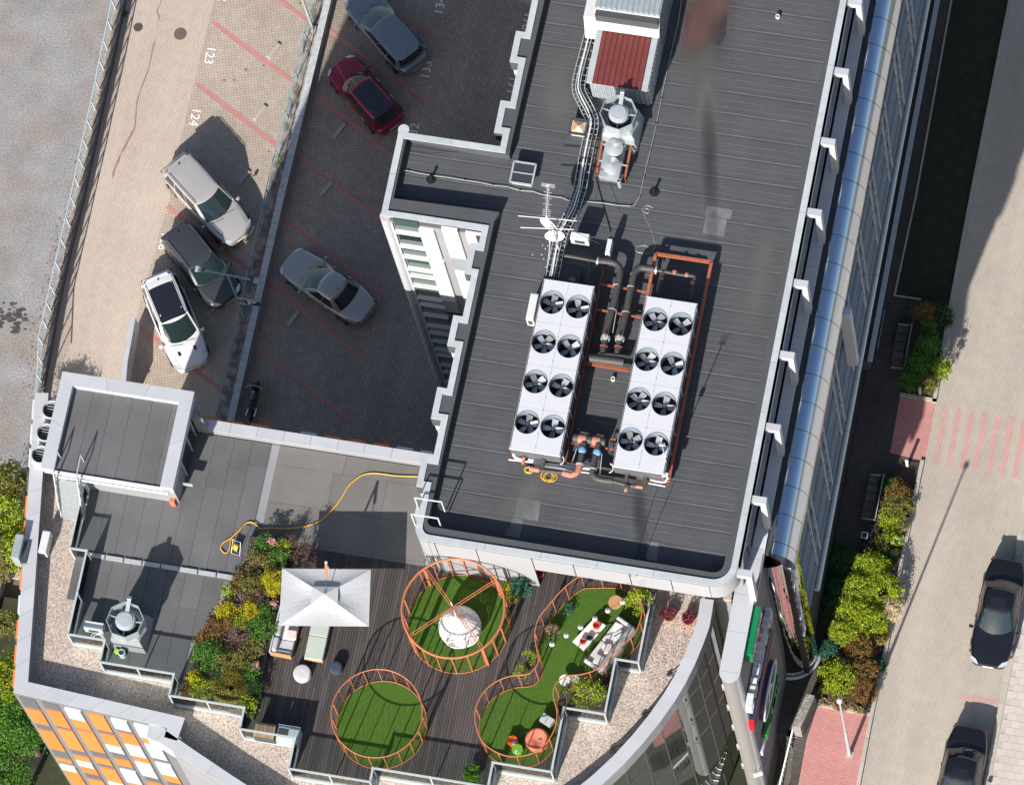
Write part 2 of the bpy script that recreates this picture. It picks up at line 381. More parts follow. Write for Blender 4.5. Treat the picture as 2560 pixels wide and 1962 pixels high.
# worn seam of darker blocks down the lane
M_stain = mat('worn_red_blocks', (.27, .16, .13), .9, fine=.3, fs=18)
pts = [(1388, 0, 5), (1362, 60, 8), (1345, 100, 12), (1360, 140, 14), (1366, 180, 6)]
pts2 = [(1330, 340, 4), (1318, 380, 14), (1292, 500, 10), (1275, 590, 10), (1235, 690, 14), (1200, 780, 10), (1175, 870, 16), (1168, 930, 8), (1160, 1020, 16), (1158, 1080, 10), (1125, 1150, 22), (1085, 1225, 20), (1060, 1280, 24), (1040, 1310, 8), (1015, 1370, 24), (990, 1430, 16), (972, 1490, 20), (966, 1532, 4)]
for q in (pts, pts2):
    L_ = []; R_ = []
    for x, y, wd in q:
        L_.append(S(0, 0, x-wd*.5, y, LOT)); R_.append(S(0, 0, x+wd*.5, y, LOT))
    mb = MB()
    for i in range(len(q)-1): mb.quad(*[(v.x, v.y, LOT+.004) for v in (L_[i], L_[i+1], R_[i+1], R_[i])])
    mb.build('worn_seam', M_stain)['kind'] = 'structure'
def blot(p, z, r, m=M_stain, seed=0, name='worn_patch'):
    c = W(p, z); rr = random.Random(seed); n = 9
    MB().quad(*[(c.x+r*rr.uniform(.5, 1.2)*math.cos(2*PI*i/n), c.y+r*rr.uniform(.4, .9)*math.sin(2*PI*i/n), z+.003) for i in range(n)]).build(name, m)['kind'] = 'structure'
M_moss = mat('moss', (.12, .17, .02), .9, fine=.4, fs=40)
for i, (p, r_, m_) in enumerate(((T(0, 0, 1915, 690), .10, 0), (T(0, 0, 2005, 690), .09, 0), (T(0, 0, 2105, 595), .11, 0), (T(1, 0, 65, 563), .07, 1), (T(1, 0, 110, 1300), .06, 1), (T(1, 0, 380, 30), .08, 1), (T(1, 0, 135, 270), .05, 0))):
    blot(p, LOT+.006, r_, M_moss if m_ else M_stain, i)
M_dk = mat('dark_damp_gravel', (.06, .06, .062), .95, fine=.5, fs=10, bump=1, bs=25)
r9 = random.Random(4)
for i in range(46):
    p = (r9.gauss(22, 20), r9.gauss(796, 16)); c = W(p, YARD); n = 7; q = r9.uniform(.04, .2)
    MB().quad(*[(c.x+q*r9.uniform(.5, 1.5)*math.cos(2*PI*j/n), c.y+q*r9.uniform(.3, .8)*math.sin(2*PI*j/n), YARD+.004+.0006*i) for j in range(n)]).build('tyre_scrape', M_dk)['kind'] = 'structure'
# drain covers
def drain(p, r, label, grate):
    c = W(p, LOT); t = thing('drain_cover', label, 'drain cover', (c.x, c.y, LOT))
    c = Vector((c.x, c.y, LOT))
    MB().lathe(c, [(r, 0), (r, .012), (r*.8, .012), (r*.8, .006)], 28).build('frame', mat('drain_iron', (.13, .085, .07), .8, fine=.2, fs=50), t)
    g = MB()
    if grate:
        MB().lathe(c, [(r*.79, .002), (r*.79, .007)], 24).build('pit', M_dark, t)
        for i in range(-3, 4):
            h = r*.72*math.sqrt(max(0, 1-(i/4.2)**2)); g.box((c.x+i*r*.19, c.y, LOT+.012), (r*.08, 2*h, .01))
        g.box((c.x, c.y, LOT+.013), (1.4*r, r*.09, .01))
    else:
        g.lathe(c, [(r*.78, .004), (r*.78, .012)], 28)
        for i in range(-4, 5):
            for j in range(-4, 5):
                if i*i+j*j < 18: g.box((c.x+i*r*.15, c.y+j*r*.15, LOT+.014), (r*.09, r*.09, .008), PI/4)
    g.build('grate' if grate else 'lid', mat('drain_lid', (.17, .13, .115), .7, .3), t)
drain((345.4, 69), .22, 'small slotted iron drain grate near the wire fence', True)
drain((450.5, 85.5), .30, 'larger solid round iron manhole cover in the parking lane', False)
# concrete wheel stops
stops = [((684, 128), 'mossy pale wheel stop in the sunlit bay beside bay 123'), ((650, 283), 'pale wheel stop in the sunlit bay beside bay 124'), ((608.5, 446), 'wheel stop in shade beside the beige estate car'),
         ((561, 614), 'wheel stop half hidden in front of the beige estate car'), ((531, 776), 'wheel stop in front of the dark SUV under the P sign'),
         ((849, 327), 'wheel stop just behind the low wall beside the dark red car'), ((815, 473), 'wheel stop between the two middle empty bays'), ((733.5, 797), 'wheel stop in the bay south of the silver saloon')]
MB.stop = None
for i, (p, lab) in enumerate(stops):
    c = W(p, LOT); s = MB(); a = PI/2+BAYL+.05
    s.M = Matrix.Translation((c.x, c.y, LOT+.005)) @ Matrix.Rotation(a-PI/2+.93*0, 4, 'Z') @ Matrix.Rotation(PI/2, 4, 'Z')
    s.add([(-.44, -.12, 0), (.44, -.12, 0), (.44, .12, 0), (-.44, .12, 0), (-.42, -.09, .09), (.42, -.09, .09), (.42, .09, .09), (-.42, .09, .09)],
          [(3, 2, 1, 0), (4, 5, 6, 7), (0, 1, 5, 4), (1, 2, 6, 5), (2, 3, 7, 6), (3, 0, 4, 7)])
    tag(s.build('wheel_stop', M_conc, None, bevel=.012), lab, 'wheel stop', 'wheel stops')

# ------------------------------------------------------------------ street side (z = 3)
K1 = [(2600, -340), (2531, 0), (2434, 490), (2384, 753), (2340, 1008)]
K2 = [(2311, 1152), (2262, 1389), (2238, 1528), (2215, 1645), (2183, 1791), (2151, 1960), (2120, 2110)]
RK = [(2640, 600), (2560, 1230), (2543, 1339), (2518, 1654), (2497, 1760), (2461, 1953), (2430, 2120)]
WL_ = [W(p, ST) for p in ((2255, -340), (2000, 980), (1900, 1500), (1935, 1830), (1985, 1850), (1975, 1962), (1940, 2130))]
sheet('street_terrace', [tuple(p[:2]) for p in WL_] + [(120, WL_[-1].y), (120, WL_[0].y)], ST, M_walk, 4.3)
stp = [W(p, ST) for p in K1+K2]
sheet('street', [tuple(p[:2]) for p in stp] + [(120, stp[-1].y), (120, stp[0].y)], ST+.004, M_street, .03)
sheet('red_crossing_pavement', pl([(2250, 992), (2340, 1008), (2311, 1152), (2225, 1132)], ST), ST+.008, M_red, .02)
M_cross = paver('crossing_pavers', (.52, .32, .28), (.48, .29, .26), (.34, .22, .19), PI/2, .2, .1, .009, .05)
for i in range(8):
    a = (2362+33*i, 1016+5.2*i); b = (2335+33*i, 1163+5.2*i)
    stripe('crossing_stripe', (a[0]+3, a[1]), (b[0]+3, b[1]), .27, ST+.008, M_cross)
sheet('red_forecourt', pl([(2044, 1764), (2180, 1791), (2148, 1960), (2118, 2110), (1960, 2110), (1996, 1960), (2016, 1850)], ST), ST+.008, M_red, .02)
stripe('crossing_stripe', T(3, 3, 1650, 925), T(3, 3, 2010, 985), .2, ST+.008, M_cross)
# kerbs
kr = thing('street_kerb', 'pale stone kerb along the planting side of the street', 'kerb', (0, 0, ST)); 
for K in (K1, K2):
    q = [W(p, ST)[:] for p in K]; coping([(p[0], p[1]) for p in q], -.17, ST, ST+.12, M_kerb, kr, 1.0, .015, name='kerb_block')
rk = [W(p, ST) for p in RK]
kr2 = thing('footpath_kerb', 'pale stone kerb along the slabbed footpath on the right', 'kerb', (0, 0, ST))
coping([(p.x, p.y) for p in rk], .26, ST, ST+.13, M_kerb, kr2, 1.0, .015, name='kerb_block')
fo = offset([(p.x, p.y) for p in rk], .27)
fp = sheet('footpath', [tuple(p) for p in fo] + [(120, fo[-1].y), (120, fo[0].y)], ST+.128, M_kerb, .1)
a0 = fo[3]; dd = (fo[5]-fo[3]).normalized(); nn = Vector((-dd.y, dd.x)); k = 0; sme = None
if nn.x < 0: nn = -nn
for i in range(-6, 22):
    for j in range(0, 9):
        lenx, leny = .40, .33
        c = a0 + dd*(leny*i+leny/2) + nn*(lenx*(j+.5 - (.5 if i % 2 else 0))+.02)
        if (c-a0).dot(nn) < lenx*.45 and i % 2: continue
        if k >= 290: break
        k += 1
        if sme is None:
            o = MB().box((0, 0, 0), (lenx-.012, leny-.012, .04)).build('slab', M_slab, fp, bevel=0); sme = o.data
        else:
            o = bpy.data.objects.new('slab', sme); lk(o, fp)
        o.location = (c.x, c.y, ST+.122+rnd.uniform(-.002, .002)); o.rotation_euler = (rnd.uniform(-.004, .004), 0, math.atan2(nn.y, nn.x))
# beds and lawn
sheet('lawn', pl([T(3, 0, 1590, -900), T(3, 0, 1565, 0), T(3, 0, 1260, 1678), T(3, 1, 1075, 860), T(3, 1, 1310, 895), (2384, 753), (2434, 485), (2528, 0), (2590, -300)], ST), ST+.03, M_grass_d, .04)
coping([W(p, ST)[:2] for p in (T(3, 0, 1590, -900), T(3, 0, 1565, 0), T(3, 0, 1260, 1678), T(3, 1, 1075, 860), T(3, 1, 1310, 895))], .08, ST, ST+.05, M_kerb, kr, 1.0, .01, name='edging_block')
sheet('planting_bed', pl([T(3, 1, 1310, 890), (2384, 753), (2340, 1005), T(3, 2, 1150, 40), T(3, 1, 1190, 1550)], ST), ST+.04, M_mulch, .04)
sheet('planting_bed', pl([T(3, 2, 1180, 590), (2308, 1156), (2262, 1389), (2238, 1528), (2215, 1645), (2181, 1789), T(3, 3, 400, 1000), T(3, 3, 390, 930), T(3, 3, 440, 680), T(3, 3, 520, 260), T(3, 2, 620, 1500), T(3, 2, 900, 1230), T(3, 2, 960, 800)], ST), ST+.04, M_mulch, .04)
coping([W(p, ST)[:2] for p in (T(3, 3, 400, 1005), (2183, 1791))], .13, ST, ST+.10, M_kerb, kr, 1.0, .015, name='kerb_block')
coping([W(p, ST)[:2] for p in ((2250, 991), (2340, 1007))], .16, ST, ST+.12, M_kerb, kr, 1.0, .015, name='kerb_block')
# ================================================================== the building
M_fas = mat('fascia_cladding', (.33, .335, .35), .45, var=.04)
bld = thing('office_building', 'large grey office block with flat felt roof, planted terrace and curved glass corner', 'building', (0, 0, 0))
# ---- main roof outline (stepped west edge), read from the photograph at coping height
def z6(x, y): return (640+x/3.425, 490+y/3.425)
teeth = [(1338, -60), (1334, 0), (1314, 81), (1290.6, 78), (1273.4, 155), (1297.3, 158), (1275.4, 254), (1252, 252), (1234.5, 330), (1258, 335), (1250, 367), (1000, 329),
         (949, 536), (1203.5, 579), (1197, 609), (1177, 608), (1159, 683), (1180, 687), (1155.5, 791), (1133.5, 788), (1117.5, 864), (1140.5, 867), (1117.5, 970.5), (1092.5, 967.5),
         (1078, 1046), (1104, 1050), (1081.5, 1143), (1056, 1139), (1040, 1216), (1060, 1218), (1040, 1315)]
tw = [W(p, TOP) for p in teeth]
# north continuation beyond the frame
north = [(tw[0].x+.45, tw[0].y+20), (tw[0].x+.45, tw[0].y)]
def snap(pp):
    P = [Vector((p[0], p[1])) for p in pp]
    for i in range(len(P)-1):
        d = P[i+1]-P[i]
        if abs(d.x) > abs(d.y)*1.3: m_ = (P[i].y+P[i+1].y)/2; P[i].y = P[i+1].y = m_
    for i in range(len(P)-1):
        d = P[i+1]-P[i]
        if abs(d.y) > abs(d.x)*1.3: m_ = (P[i].x+P[i+1].x)/2; P[i].x = P[i+1].x = m_
    return P
twp = snap([(p.x, p.y) for p in tw])
swc = W((1070.7, 1352), TOP); sec = W((1790, 1468), TOP); eas = W((2118.5, 0), TOP); eas2 = W((2021, 490), TOP)
XE = (eas.x+eas2.x)/2; YS = swc.y
def arc(c, r, a0, a1, n): return [Vector((c[0]+r*math.cos(a0+(a1-a0)*i/n), c[1]+r*math.sin(a0+(a1-a0)*i/n))) for i in range(n+1)]
xw = twp[-1].x
south = arc((xw+.62, YS+.62), .62, PI, 1.5*PI, 6) + arc((XE-1.0, YS+1.0), 1.0, 1.5*PI, 2*PI, 8)
NY = twp[0].y+18
outline = [Vector((twp[0].x, NY))] + twp[:-1] + south + [Vector((XE, NY))]
# step line: where the raised edge zone drops to the felt roof
stl = [W(p, ROOF) for p in (T(2, 0, 360, -260), T(2, 0, 300, 0), T(2, 0, 0, 1290))]
wing_in = [W(p, ROOF) for p in (T(1, 0, 2180, 1375), T(1, 0, 1300, 1215), T(1, 1, 1190, 60), T(1, 1, 2095, 178))]
stl2 = [W(p, ROOF) for p in (T(1, 1, 2050, 260), T(1, 1, 1740, 1678), T(1, 2, 1490, 1120))]
par_in = arc((stl2[-1].x+.25, YS+.95), .3, PI, 1.5*PI, 4) + arc((XE-1.0, YS+1.0), .42, 1.5*PI, 2*PI, 5)
inner = [Vector((stl[0].x, NY))] + [Vector(p[:2]) for p in stl] + [Vector(p[:2]) for p in wing_in] + [Vector(p[:2]) for p in stl2] + par_in + [Vector((XE-.42, NY))]
# raised edge zone: ring between outline and inner, built as a strip of quads through triangulation
def ring_fill(outer, inner_, z0, z1):
    from mathutils.geometry import tessellate_polygon
    o3 = [Vector((p[0], p[1], 0)) for p in outer]; i3 = [Vector((p[0], p[1], 0)) for p in inner_]
    poly = o3 + i3[::-1]; tri = tessellate_polygon([poly]); mb = MB(); n = len(poly)
    vs = [(p.x, p.y, z0) for p in poly] + [(p.x, p.y, z1) for p in poly]
    fs = []
    for a, b, c in tri:
        nrm = (poly[b]-poly[a]).cross(poly[c]-poly[a]).z
        fs.append((a+n, b+n, c+n) if nrm > 0 else (c+n, b+n, a+n))
    area = sum(poly[i].x*poly[(i+1) % n].y-poly[(i+1) % n].x*poly[i].y for i in range(n))
    for i in range(n):
        j = (i+1) % n; fs.append((i, j, n+j, n+i) if area > 0 else (j, i, n+i, n+j))
    return mb.add(vs, fs)
ring_fill(outline, inner, ROOF-.3, TOP-.05).build('parapet', M_roof, bld)
tl = offset(outline[::-1], 0)
coping([tuple(p) for p in outline], .27, TOP-.06, TOP+.012, M_coping, bld, 2.2, .012)
# body
ring = [tuple(p) for p in outline]
def inset(poly, d):
    a = sum(poly[i][0]*poly[(i+1) % len(poly)][1]-poly[(i+1) % len(poly)][0]*poly[i][1] for i in range(len(poly)))
    return [tuple(p) for p in offset(poly, d if a > 0 else -d, True)]
FB = TOP-1.55                                     # underside of the white fascia on the terrace side
# main volume: walls under the outline except the south overhang
XJ = W((1249.5, 1454), DECK).x; YJ = YS+2.6
ox = [p for p in ring]
wallpoly = inset(ring[:len(twp)] + [(xw, YS+.62)] + [(xw+.62, YS)] + [(XJ, YS), (XJ, YJ), (XE, YJ), (XE, NY)], .06)
MB().prism(wallpoly, -1.2, ROOF-.05).build('main_wall', M_fas, bld)
# roof deck under the felt
MB().prism([tuple(p) for p in inner], ROOF-.32, ROOF-.01).build('roof_slab', M_roof, bld)
MB().prism(inset(ring[:len(twp)] + [tuple(p) for p in south] + [(XE, NY)], .05), FB, ROOF-.33).build('roof_slab', M_white, bld)
# felt rolls laid east-west with lapped edges
def xleft(y):
    def on(seg, y):
        for a, b in zip(seg[:-1], seg[1:]):
            lo, hi = min(a[1], b[1]), max(a[1], b[1])
            if lo <= y <= hi and hi > lo: return a[0]+(b[0]-a[0])*(y-a[1])/(b[1]-a[1])
        return None
    yn = (wing_in[0].y+wing_in[1].y)/2; ys = (wing_in[2].y+wing_in[3].y)/2
    if ys < y < yn: return (wing_in[1].x+wing_in[2].x)/2
    if y >= yn: return on([(stl[0].x, NY+1)]+[p[:2] for p in stl]+[(wing_in[0].x, yn)], y) or stl[0].x
    return on([(wing_in[3].x, ys)]+[p[:2] for p in stl2]+[(stl2[-1].x, YS)], y) or stl2[-1].x
M_seam = mat('torched_seam', (.074, .077, .085), .9, fine=.2, fs=12, var=.22, vs=.9)
y = YS+.5; k = 0; roofo = [c for c in bld.children if c.name.startswith('roof_slab')][0]
while y < NY-1:
    hgt = .96; y1 = min(y+hgt, NY-1)
    xa0, xa1 = xleft(y+.01)+.02, xleft(y1-.01)+.02; xb = XE-.52
    cut = [xa0]
    x = xa0 + ((k*3.7) % 6.0)+1.5
    segs = []
    px0, px1 = xa0, xa1
    while x < xb-1.2:
        segs.append((px0, px1, x, x)); px0 = px1 = x+.006; x += 7.5
    segs.append((px0, px1, xb, xb))
    for (a, b, c, d) in segs:
        lift = .012
        MB().add([(a, y, ROOF), (c, y, ROOF), (d, y1+.03, ROOF+lift), (b, y1+.03, ROOF+lift), (a, y, ROOF-.01), (c, y, ROOF-.01), (d, y1+.03, ROOF-.002), (b, y1+.03, ROOF-.002)],
                 [(0, 1, 2, 3), (4, 5, 1, 0), (5, 6, 2, 1), (6, 7, 3, 2), (7, 4, 0, 3)]).build('roof_sheet', M_roof, roofo)
    ls = MB()
    for o1, w1, h1 in ((.08, .06, .010), (.36, .025, .003), (.66, .025, .003)):
        ls.add([(xa0, y+o1, ROOF+o1*.012+.001), (xb, y+o1, ROOF+o1*.012+.001), (xb, y+o1+w1, ROOF+o1*.012+h1+.003), (xa0, y+o1+w1, ROOF+o1*.012+h1+.003), (xa0, y+o1+w1*2, ROOF+o1*.012+.003), (xb, y+o1+w1*2, ROOF+o1*.012+.003)], [(0, 1, 2, 3), (3, 2, 5, 4)])
    ls.build('lap_seam', M_seam, roofo)
    y = y1; k += 1
# lighter patches torched onto the felt
for q in (((1768, 514), (1832, 526), (1827, 549), (1763, 538)), ((1765, 539), (1818, 549), (1810, 592), (1757, 583)), ((1293, 1243), (1352, 1252), (1345, 1302), (1286, 1293)), ((1284, 1294), (1308, 1298), (1298, 1345), (1262, 1338)), ((1623, 1353), (1648, 1357), (1642, 1403), (1613, 1398))):
    MB().prism(pl(q, ROOF), ROOF, ROOF+.018).build('felt_patch', M_patch, bld)
M_bloom = mat('dusty_bloom', (.16, .11, .10), .95, fine=.3, fs=30, tint=((.11, .105, .10), 1.2))
# faint soft-edged red, pale and dark marks over the felt
M_soft = bpy.data.materials.new('soft_edged_tone'); M_soft.use_nodes = True
_n = M_soft.node_tree; _b = _n.nodes['Principled BSDF']; _b.inputs['Base Color'].default_value = (.12, .075, .068, 1); _b.inputs['Roughness'].default_value = .95
_g = _n.nodes.new('ShaderNodeNewGeometry'); _t = _n.nodes.new('ShaderNodeTexNoise'); _t.inputs['Scale'].default_value = .55; _t.inputs['Detail'].default_value = 7; _t.inputs['Roughness'].default_value = .65
_u = _n.nodes.new('ShaderNodeUVMap'); _s = _n.nodes.new('ShaderNodeTexGradient'); _s.gradient_type = 'SPHERICAL'
_mp = _n.nodes.new('ShaderNodeMapping'); _tc = _n.nodes.new('ShaderNodeTexCoord'); _n.links.new(_tc.outputs['Object'], _mp.inputs[0])
_n.links.new(_mp.outputs[0], _s.inputs[0]); _n.links.new(_g.outputs['Position'], _t.inputs['Vector'])
_ml = _n.nodes.new('ShaderNodeMath'); _ml.operation = 'MULTIPLY'; _n.links.new(_s.outputs['Fac'], _ml.inputs[0]); _n.links.new(_t.outputs['Fac'], _ml.inputs[1])
_mr = _n.nodes.new('ShaderNodeMapRange'); _mr.inputs[1].default_value = .08; _mr.inputs[2].default_value = .42; _mr.inputs[4].default_value = .55; _n.links.new(_ml.outputs[0], _mr.inputs[0]); _n.links.new(_mr.outputs[0], _b.inputs['Alpha'])
def soft_mark(p, rx, ry, rz=0., z=ROOF):
    c = W(p, z); me = MB().quad((-1, -1, 0), (1, -1, 0), (1, 1, 0), (-1, 1, 0)).build('soft_patch', M_soft)
    me.location = (c.x, c.y, z+.03); me.scale = (rx, ry, 1); me.rotation_euler = (0, 0, rz); me['kind'] = 'stuff'; return me
M_soft_base = M_soft; M_soft = M_soft.copy(); M_soft.node_tree.nodes['Principled BSDF'].inputs['Base Color'].default_value = (.135, .13, .125, 1)
soft_mark((1775, 40), 2.2, 3.6, .0); soft_mark((1745, 120), 1.5, 3.2, .1); soft_mark((1765, 260), .9, 4.2, .18, ROOF+.002); soft_mark((1400, 250), 1.4, 3.2, .2); soft_mark((1310, 1240), 1.2, 2.2, -.5); soft_mark((1500, 880), 1.0, 2.4, 0); soft_mark((1900, 700), 1.2, 4.5, .05)
M_soft = M_soft_base.copy(); M_soft.node_tree.nodes['Principled BSDF'].inputs['Base Color'].default_value = (.15, .075, .068, 1); soft_mark((1745, 62), 1.2, 1.9, .1, ROOF+.004); soft_mark((1790, 15), 1.0, 1.6, -.3, ROOF+.006)
M_soft = M_soft_base.copy(); M_soft.node_tree.nodes['Principled BSDF'].inputs['Base Color'].default_value = (.03, .032, .036, 1); soft_mark((1775, 430), .5, 4.5, .22, ROOF+.008); soft_mark((1600, 1320), .45, 3.4, .22, ROOF+.002)
# ---- wing round column and drums
def roundcol(p, z, r, h0, name='round_column'):
    c = W(p, z); MB().cyl((c.x, c.y, h0), (c.x, c.y, z), r, n=28).build(name, M_panel, bld, smooth=True)
roundcol((1009, 324.5), TOP+.01, .24, LOT)
roundcol((963, 540), TOP-.08, .235, LOT)
# ---- fascia on the terrace side: white panels with dark joints
fp_ = [Vector((xw, YS+.62))]+south
fas = inset([(xw, YS+9)]+[tuple(p) for p in south]+[(XE, YS+9)], -.03)
# fascia is drawn as individual panels over a dark backing
xs = []; x = xw+.9; kk = 0
while x < XE-1.2: xs.append(x); x += 2.35 if kk % 2 else 1.75; kk += 1
xs = [xw+.62]+xs+[XE-1.0]
for a, b in zip(xs[:-1], xs[1:]):
    z0 = FB if a > XJ-.3 else DECK
    MB().prism([(a+.022, YS-.05), (b-.022, YS-.05), (b-.022, YS+.015), (a+.022, YS+.015)], z0, TOP-.07).build('fascia_panel', M_fas, bld)
for (c, r_, a0, a1) in (((xw+.62, YS+.62), .66, PI, 1.5*PI), ((XE-1.0, YS+1.0), 1.04, 1.5*PI, 2*PI)):
    o_ = arc(c, r_, a0, a1, 10); i_ = arc(c, r_-.07, a0, a1, 10)
    MB().prism([tuple(p) for p in o_]+[tuple(p) for p in i_][::-1], DECK if a0 == PI else FB, TOP-.07).build('corner_fascia', M_fas, bld, smooth=True)
MB().prism([(xw+.62, YS+.02), (XJ, YS+.02), (XJ, YS+.3), (xw+.62, YS+.3)], DECK, TOP-.3).build('fascia_backing', M_dark, bld)
MB().prism([(XJ, YS+.02), (XE-1, YS+.02), (XE-1, YS+.3), (XJ, YS+.3)], FB, TOP-.3).build('fascia_backing', M_dark, bld)
MB().prism([(XJ, YS+.0), (XJ+.06, YS+.0), (XJ+.06, YJ), (XJ, YJ)], DECK, FB).build('return_wall', M_fas, bld)
MB().box(((XJ+XE)/2, YJ-.05, (DECK+FB)/2), (XE-XJ, .06, FB-DECK)).build('terrace_glazing', M_glass, bld)
# ---- west wall of the wing: window column and white panels on its south face
yw = twp[12].y; yw = min(twp[12].y, twp[13].y)-.02
def wy(x, y): q = WY(z6(x, y), yw-.03); return q
wl = [(1175, 190), (1210, 285), (1250, 405), (1280, 495), (1320, 600), (1322, 655), (1355, 742), (1390, 845), (1403, 903), (1432, 990), (1462, 1082), (1478, 1140), (1505, 1213), (1530, 1285), (1548, 1335), (1580, 1420), (1600, 1480), (1620, 1560)]
xa = wy(1175, 200).x; xb_ = wy(1385, 225).x
MB().box(((xa+twp[13].x)/2, yw+.02, 11), (twp[13].x-xa+.1, .08, 21)).build('wing_cladding', M_wallg, bld)
for i, (a, b) in enumerate(zip(wl[:-1], wl[1:])):
    za = wy(*a).z; zb = wy(*b).z
    g = MB().prism([(xa, yw-.05), (xb_, yw-.05), (xb_, yw-.01), (xa, yw-.01)], zb+.09, za-.03).build('window', M_glassg if i % 3 != 1 else M_glass, bld)
    MB().prism([(xa-.03, yw-.22), (xb_+.03, yw-.22), (xb_+.03, yw-.01), (xa-.03, yw-.01)], zb-.04, zb+.08).build('sill', M_white, g)
MB().prism([(xa-.16, yw-.12), (xa-.06, yw-.12), (xa-.06, yw), (xa-.16, yw)], 0, 21.6).build('window_jamb', M_coping, bld)
for cx0, cx1, ys_ in (((1395, 270), (1525, 290), [(1395, 268), (1468, 512), (1480, 540), (1583, 872)]), ((1590, 258), (1726, 278), [(1590, 255), (1660, 508), (1687, 612), (1790, 930)]), ((1795, 300), (1932, 318), [(1795, 296), (1835, 400), (1870, 520), (1990, 900)])):
    x0 = wy(*cx0).x; x1 = wy(*cx1).x
    zs = [wy(*q).z for q in ys_]
    for za, zb in ((zs[0], zs[1]), (zs[2], zs[3])):
        MB().prism([(x0, yw-.13), (x1, yw-.13), (x1, yw-.02), (x0, yw-.02)], zb, za).build('white_panel', M_white, bld)
    lv = MB(); zt = zs[1]-.05 if cx0[0] != 1395 else zs[3]-.05; zbt = zs[2] if cx0[0] != 1395 else zs[3]-1.4
    kz = zt
    while kz > zbt: lv.box(((x0+x1)/2, yw-.07, kz), (x1-x0, .1, .05)); kz -= .11
    lv.build('louvre', M_copd, bld)
    for kz in range(12): 
        zq = zs[3]-1.8-kz*1.3
        if zq > 1: MB().prism([(x0, yw-.1), (x1, yw-.1), (x1, yw-.02), (x0, yw-.02)], zq-.9, zq).build('window', M_glass, bld)
# ---- east edge: balcony, brackets and polished cornice
gold = [W(p, 17.9) for p in ((2261, 0), (2165, 490), (2066, 980), (1975, 1392))]
XG = sum(p.x for p in gold)/4
blue = [W(p, PAR+.05) for p in ((2197, 0), (2095, 490), (1999, 980), (1920, 1395))]
XB = sum(p.x for p in blue)/4; YC = (gold[3].y+blue[3].y)/2
print('cornice', XE, XB, XG, [round(p.x, 2) for p in gold+blue], YC)
FLR = PAR
XV = XE-.36                                    # void strip east of the wall
MB().prism([(XE-.05, YS+.9), (XE, YS+.9), (XE, NY), (XE-.05, NY)], TOP-1.25, TOP-.07).build('edge_wall', M_panel, bld)
y = YS+1.2
while y < NY:
    MB().quad((XE-.03, y, 16.5), (XE-.03, min(NY, y+1.5), 16.5), (XE-.03, min(NY, y+1.5), TOP-1.27), (XE-.03, y, TOP-1.27)).build('window_pane', M_glass, bld); y += 1.52
MB().prism([(XV+.38, YC-2.2), (XB-.25, YC-2.2), (XB-.25, NY), (XV+.38, NY)], FLR-.35, FLR-.06).build('balcony_slab', M_wallg, bld)
y = YC; 
while y < NY:
    MB().prism([(XV+.38, y), (XB-.25, y), (XB-.25, min(NY, y+1.59)), (XV+.38, min(NY, y+1.59))], FLR-.06, FLR).build('balcony_panel', M_white, bld); y += 1.6
MB().prism([(XB-.22, YC), (XB-.02, YC), (XB-.02, NY), (XB-.22, NY)], FLR-.3, FLR-.12).build('gutter', M_dgrey, bld)
brk = [W(p, TOP-.1) for p in ((2139, 5), (2104, 176), (2068, 350), (2032, 528), (1995, 706), (1959, 886), (1926, 1068), (1888, 1252), (1852, 1430))]
dyb = (brk[0].y-brk[-1].y)/8
for i in range(-3, 9):
    yb = brk[-1].y+dyb*(8-i)
    b = MB().box((XE+.2, yb, TOP-.28), (.4, .3, .34))
    b.add([(XE+.4, yb-.15, TOP-.11), (XE+.64, yb-.15, TOP-.11), (XE+.64, yb+.15, TOP-.11), (XE+.4, yb+.15, TOP-.11), (XE+.34, yb-.15, FLR-.05), (XE+.62, yb-.15, FLR-.05), (XE+.62, yb+.15, FLR-.05), (XE+.34, yb+.15, FLR-.05)],
          [(3, 2, 1, 0)[::-1], (4, 5, 6, 7)[::-1], (0, 4, 5, 1), (1, 5, 6, 2), (2, 6, 7, 3), (3, 7, 4, 0)])
    b.build('bracket', M_panel, bld)
RC = XG-XB; seg = 1.255; y = YC
prof = [(XB, PAR-.05), (XB, PAR+.04)] + [(XB+.04+(RC-.04)*math.sin(a), PAR-1.25+1.3*math.cos(a)) for a in [PI/2*i/14 for i in range(15)]] + [(XG, PAR-1.7), (XG-.15, PAR-1.8), (XB, PAR-1.8)]
first = True
while y < NY:
    y1 = y+ (.55 if first else seg); first = False
    n = len(prof); vs = [(a, y+.012, b) for a, b in prof]+[(a, y1-.012, b) for a, b in prof]
    MB().add(vs, [(i, i+1, n+i+1, n+i) for i in range(n-1)]+[tuple(range(n-1, -1, -1)), tuple(range(n, 2*n))]).build('cornice_segment', M_alu, bld, smooth=True)
    y = y1
MB().prism([(XB+.1, YC+.02), (XG-.3, YC+.02), (XG-.3, NY), (XB+.1, NY)], PAR-1.7, PAR-.6).build('cornice_core', M_dark, bld)
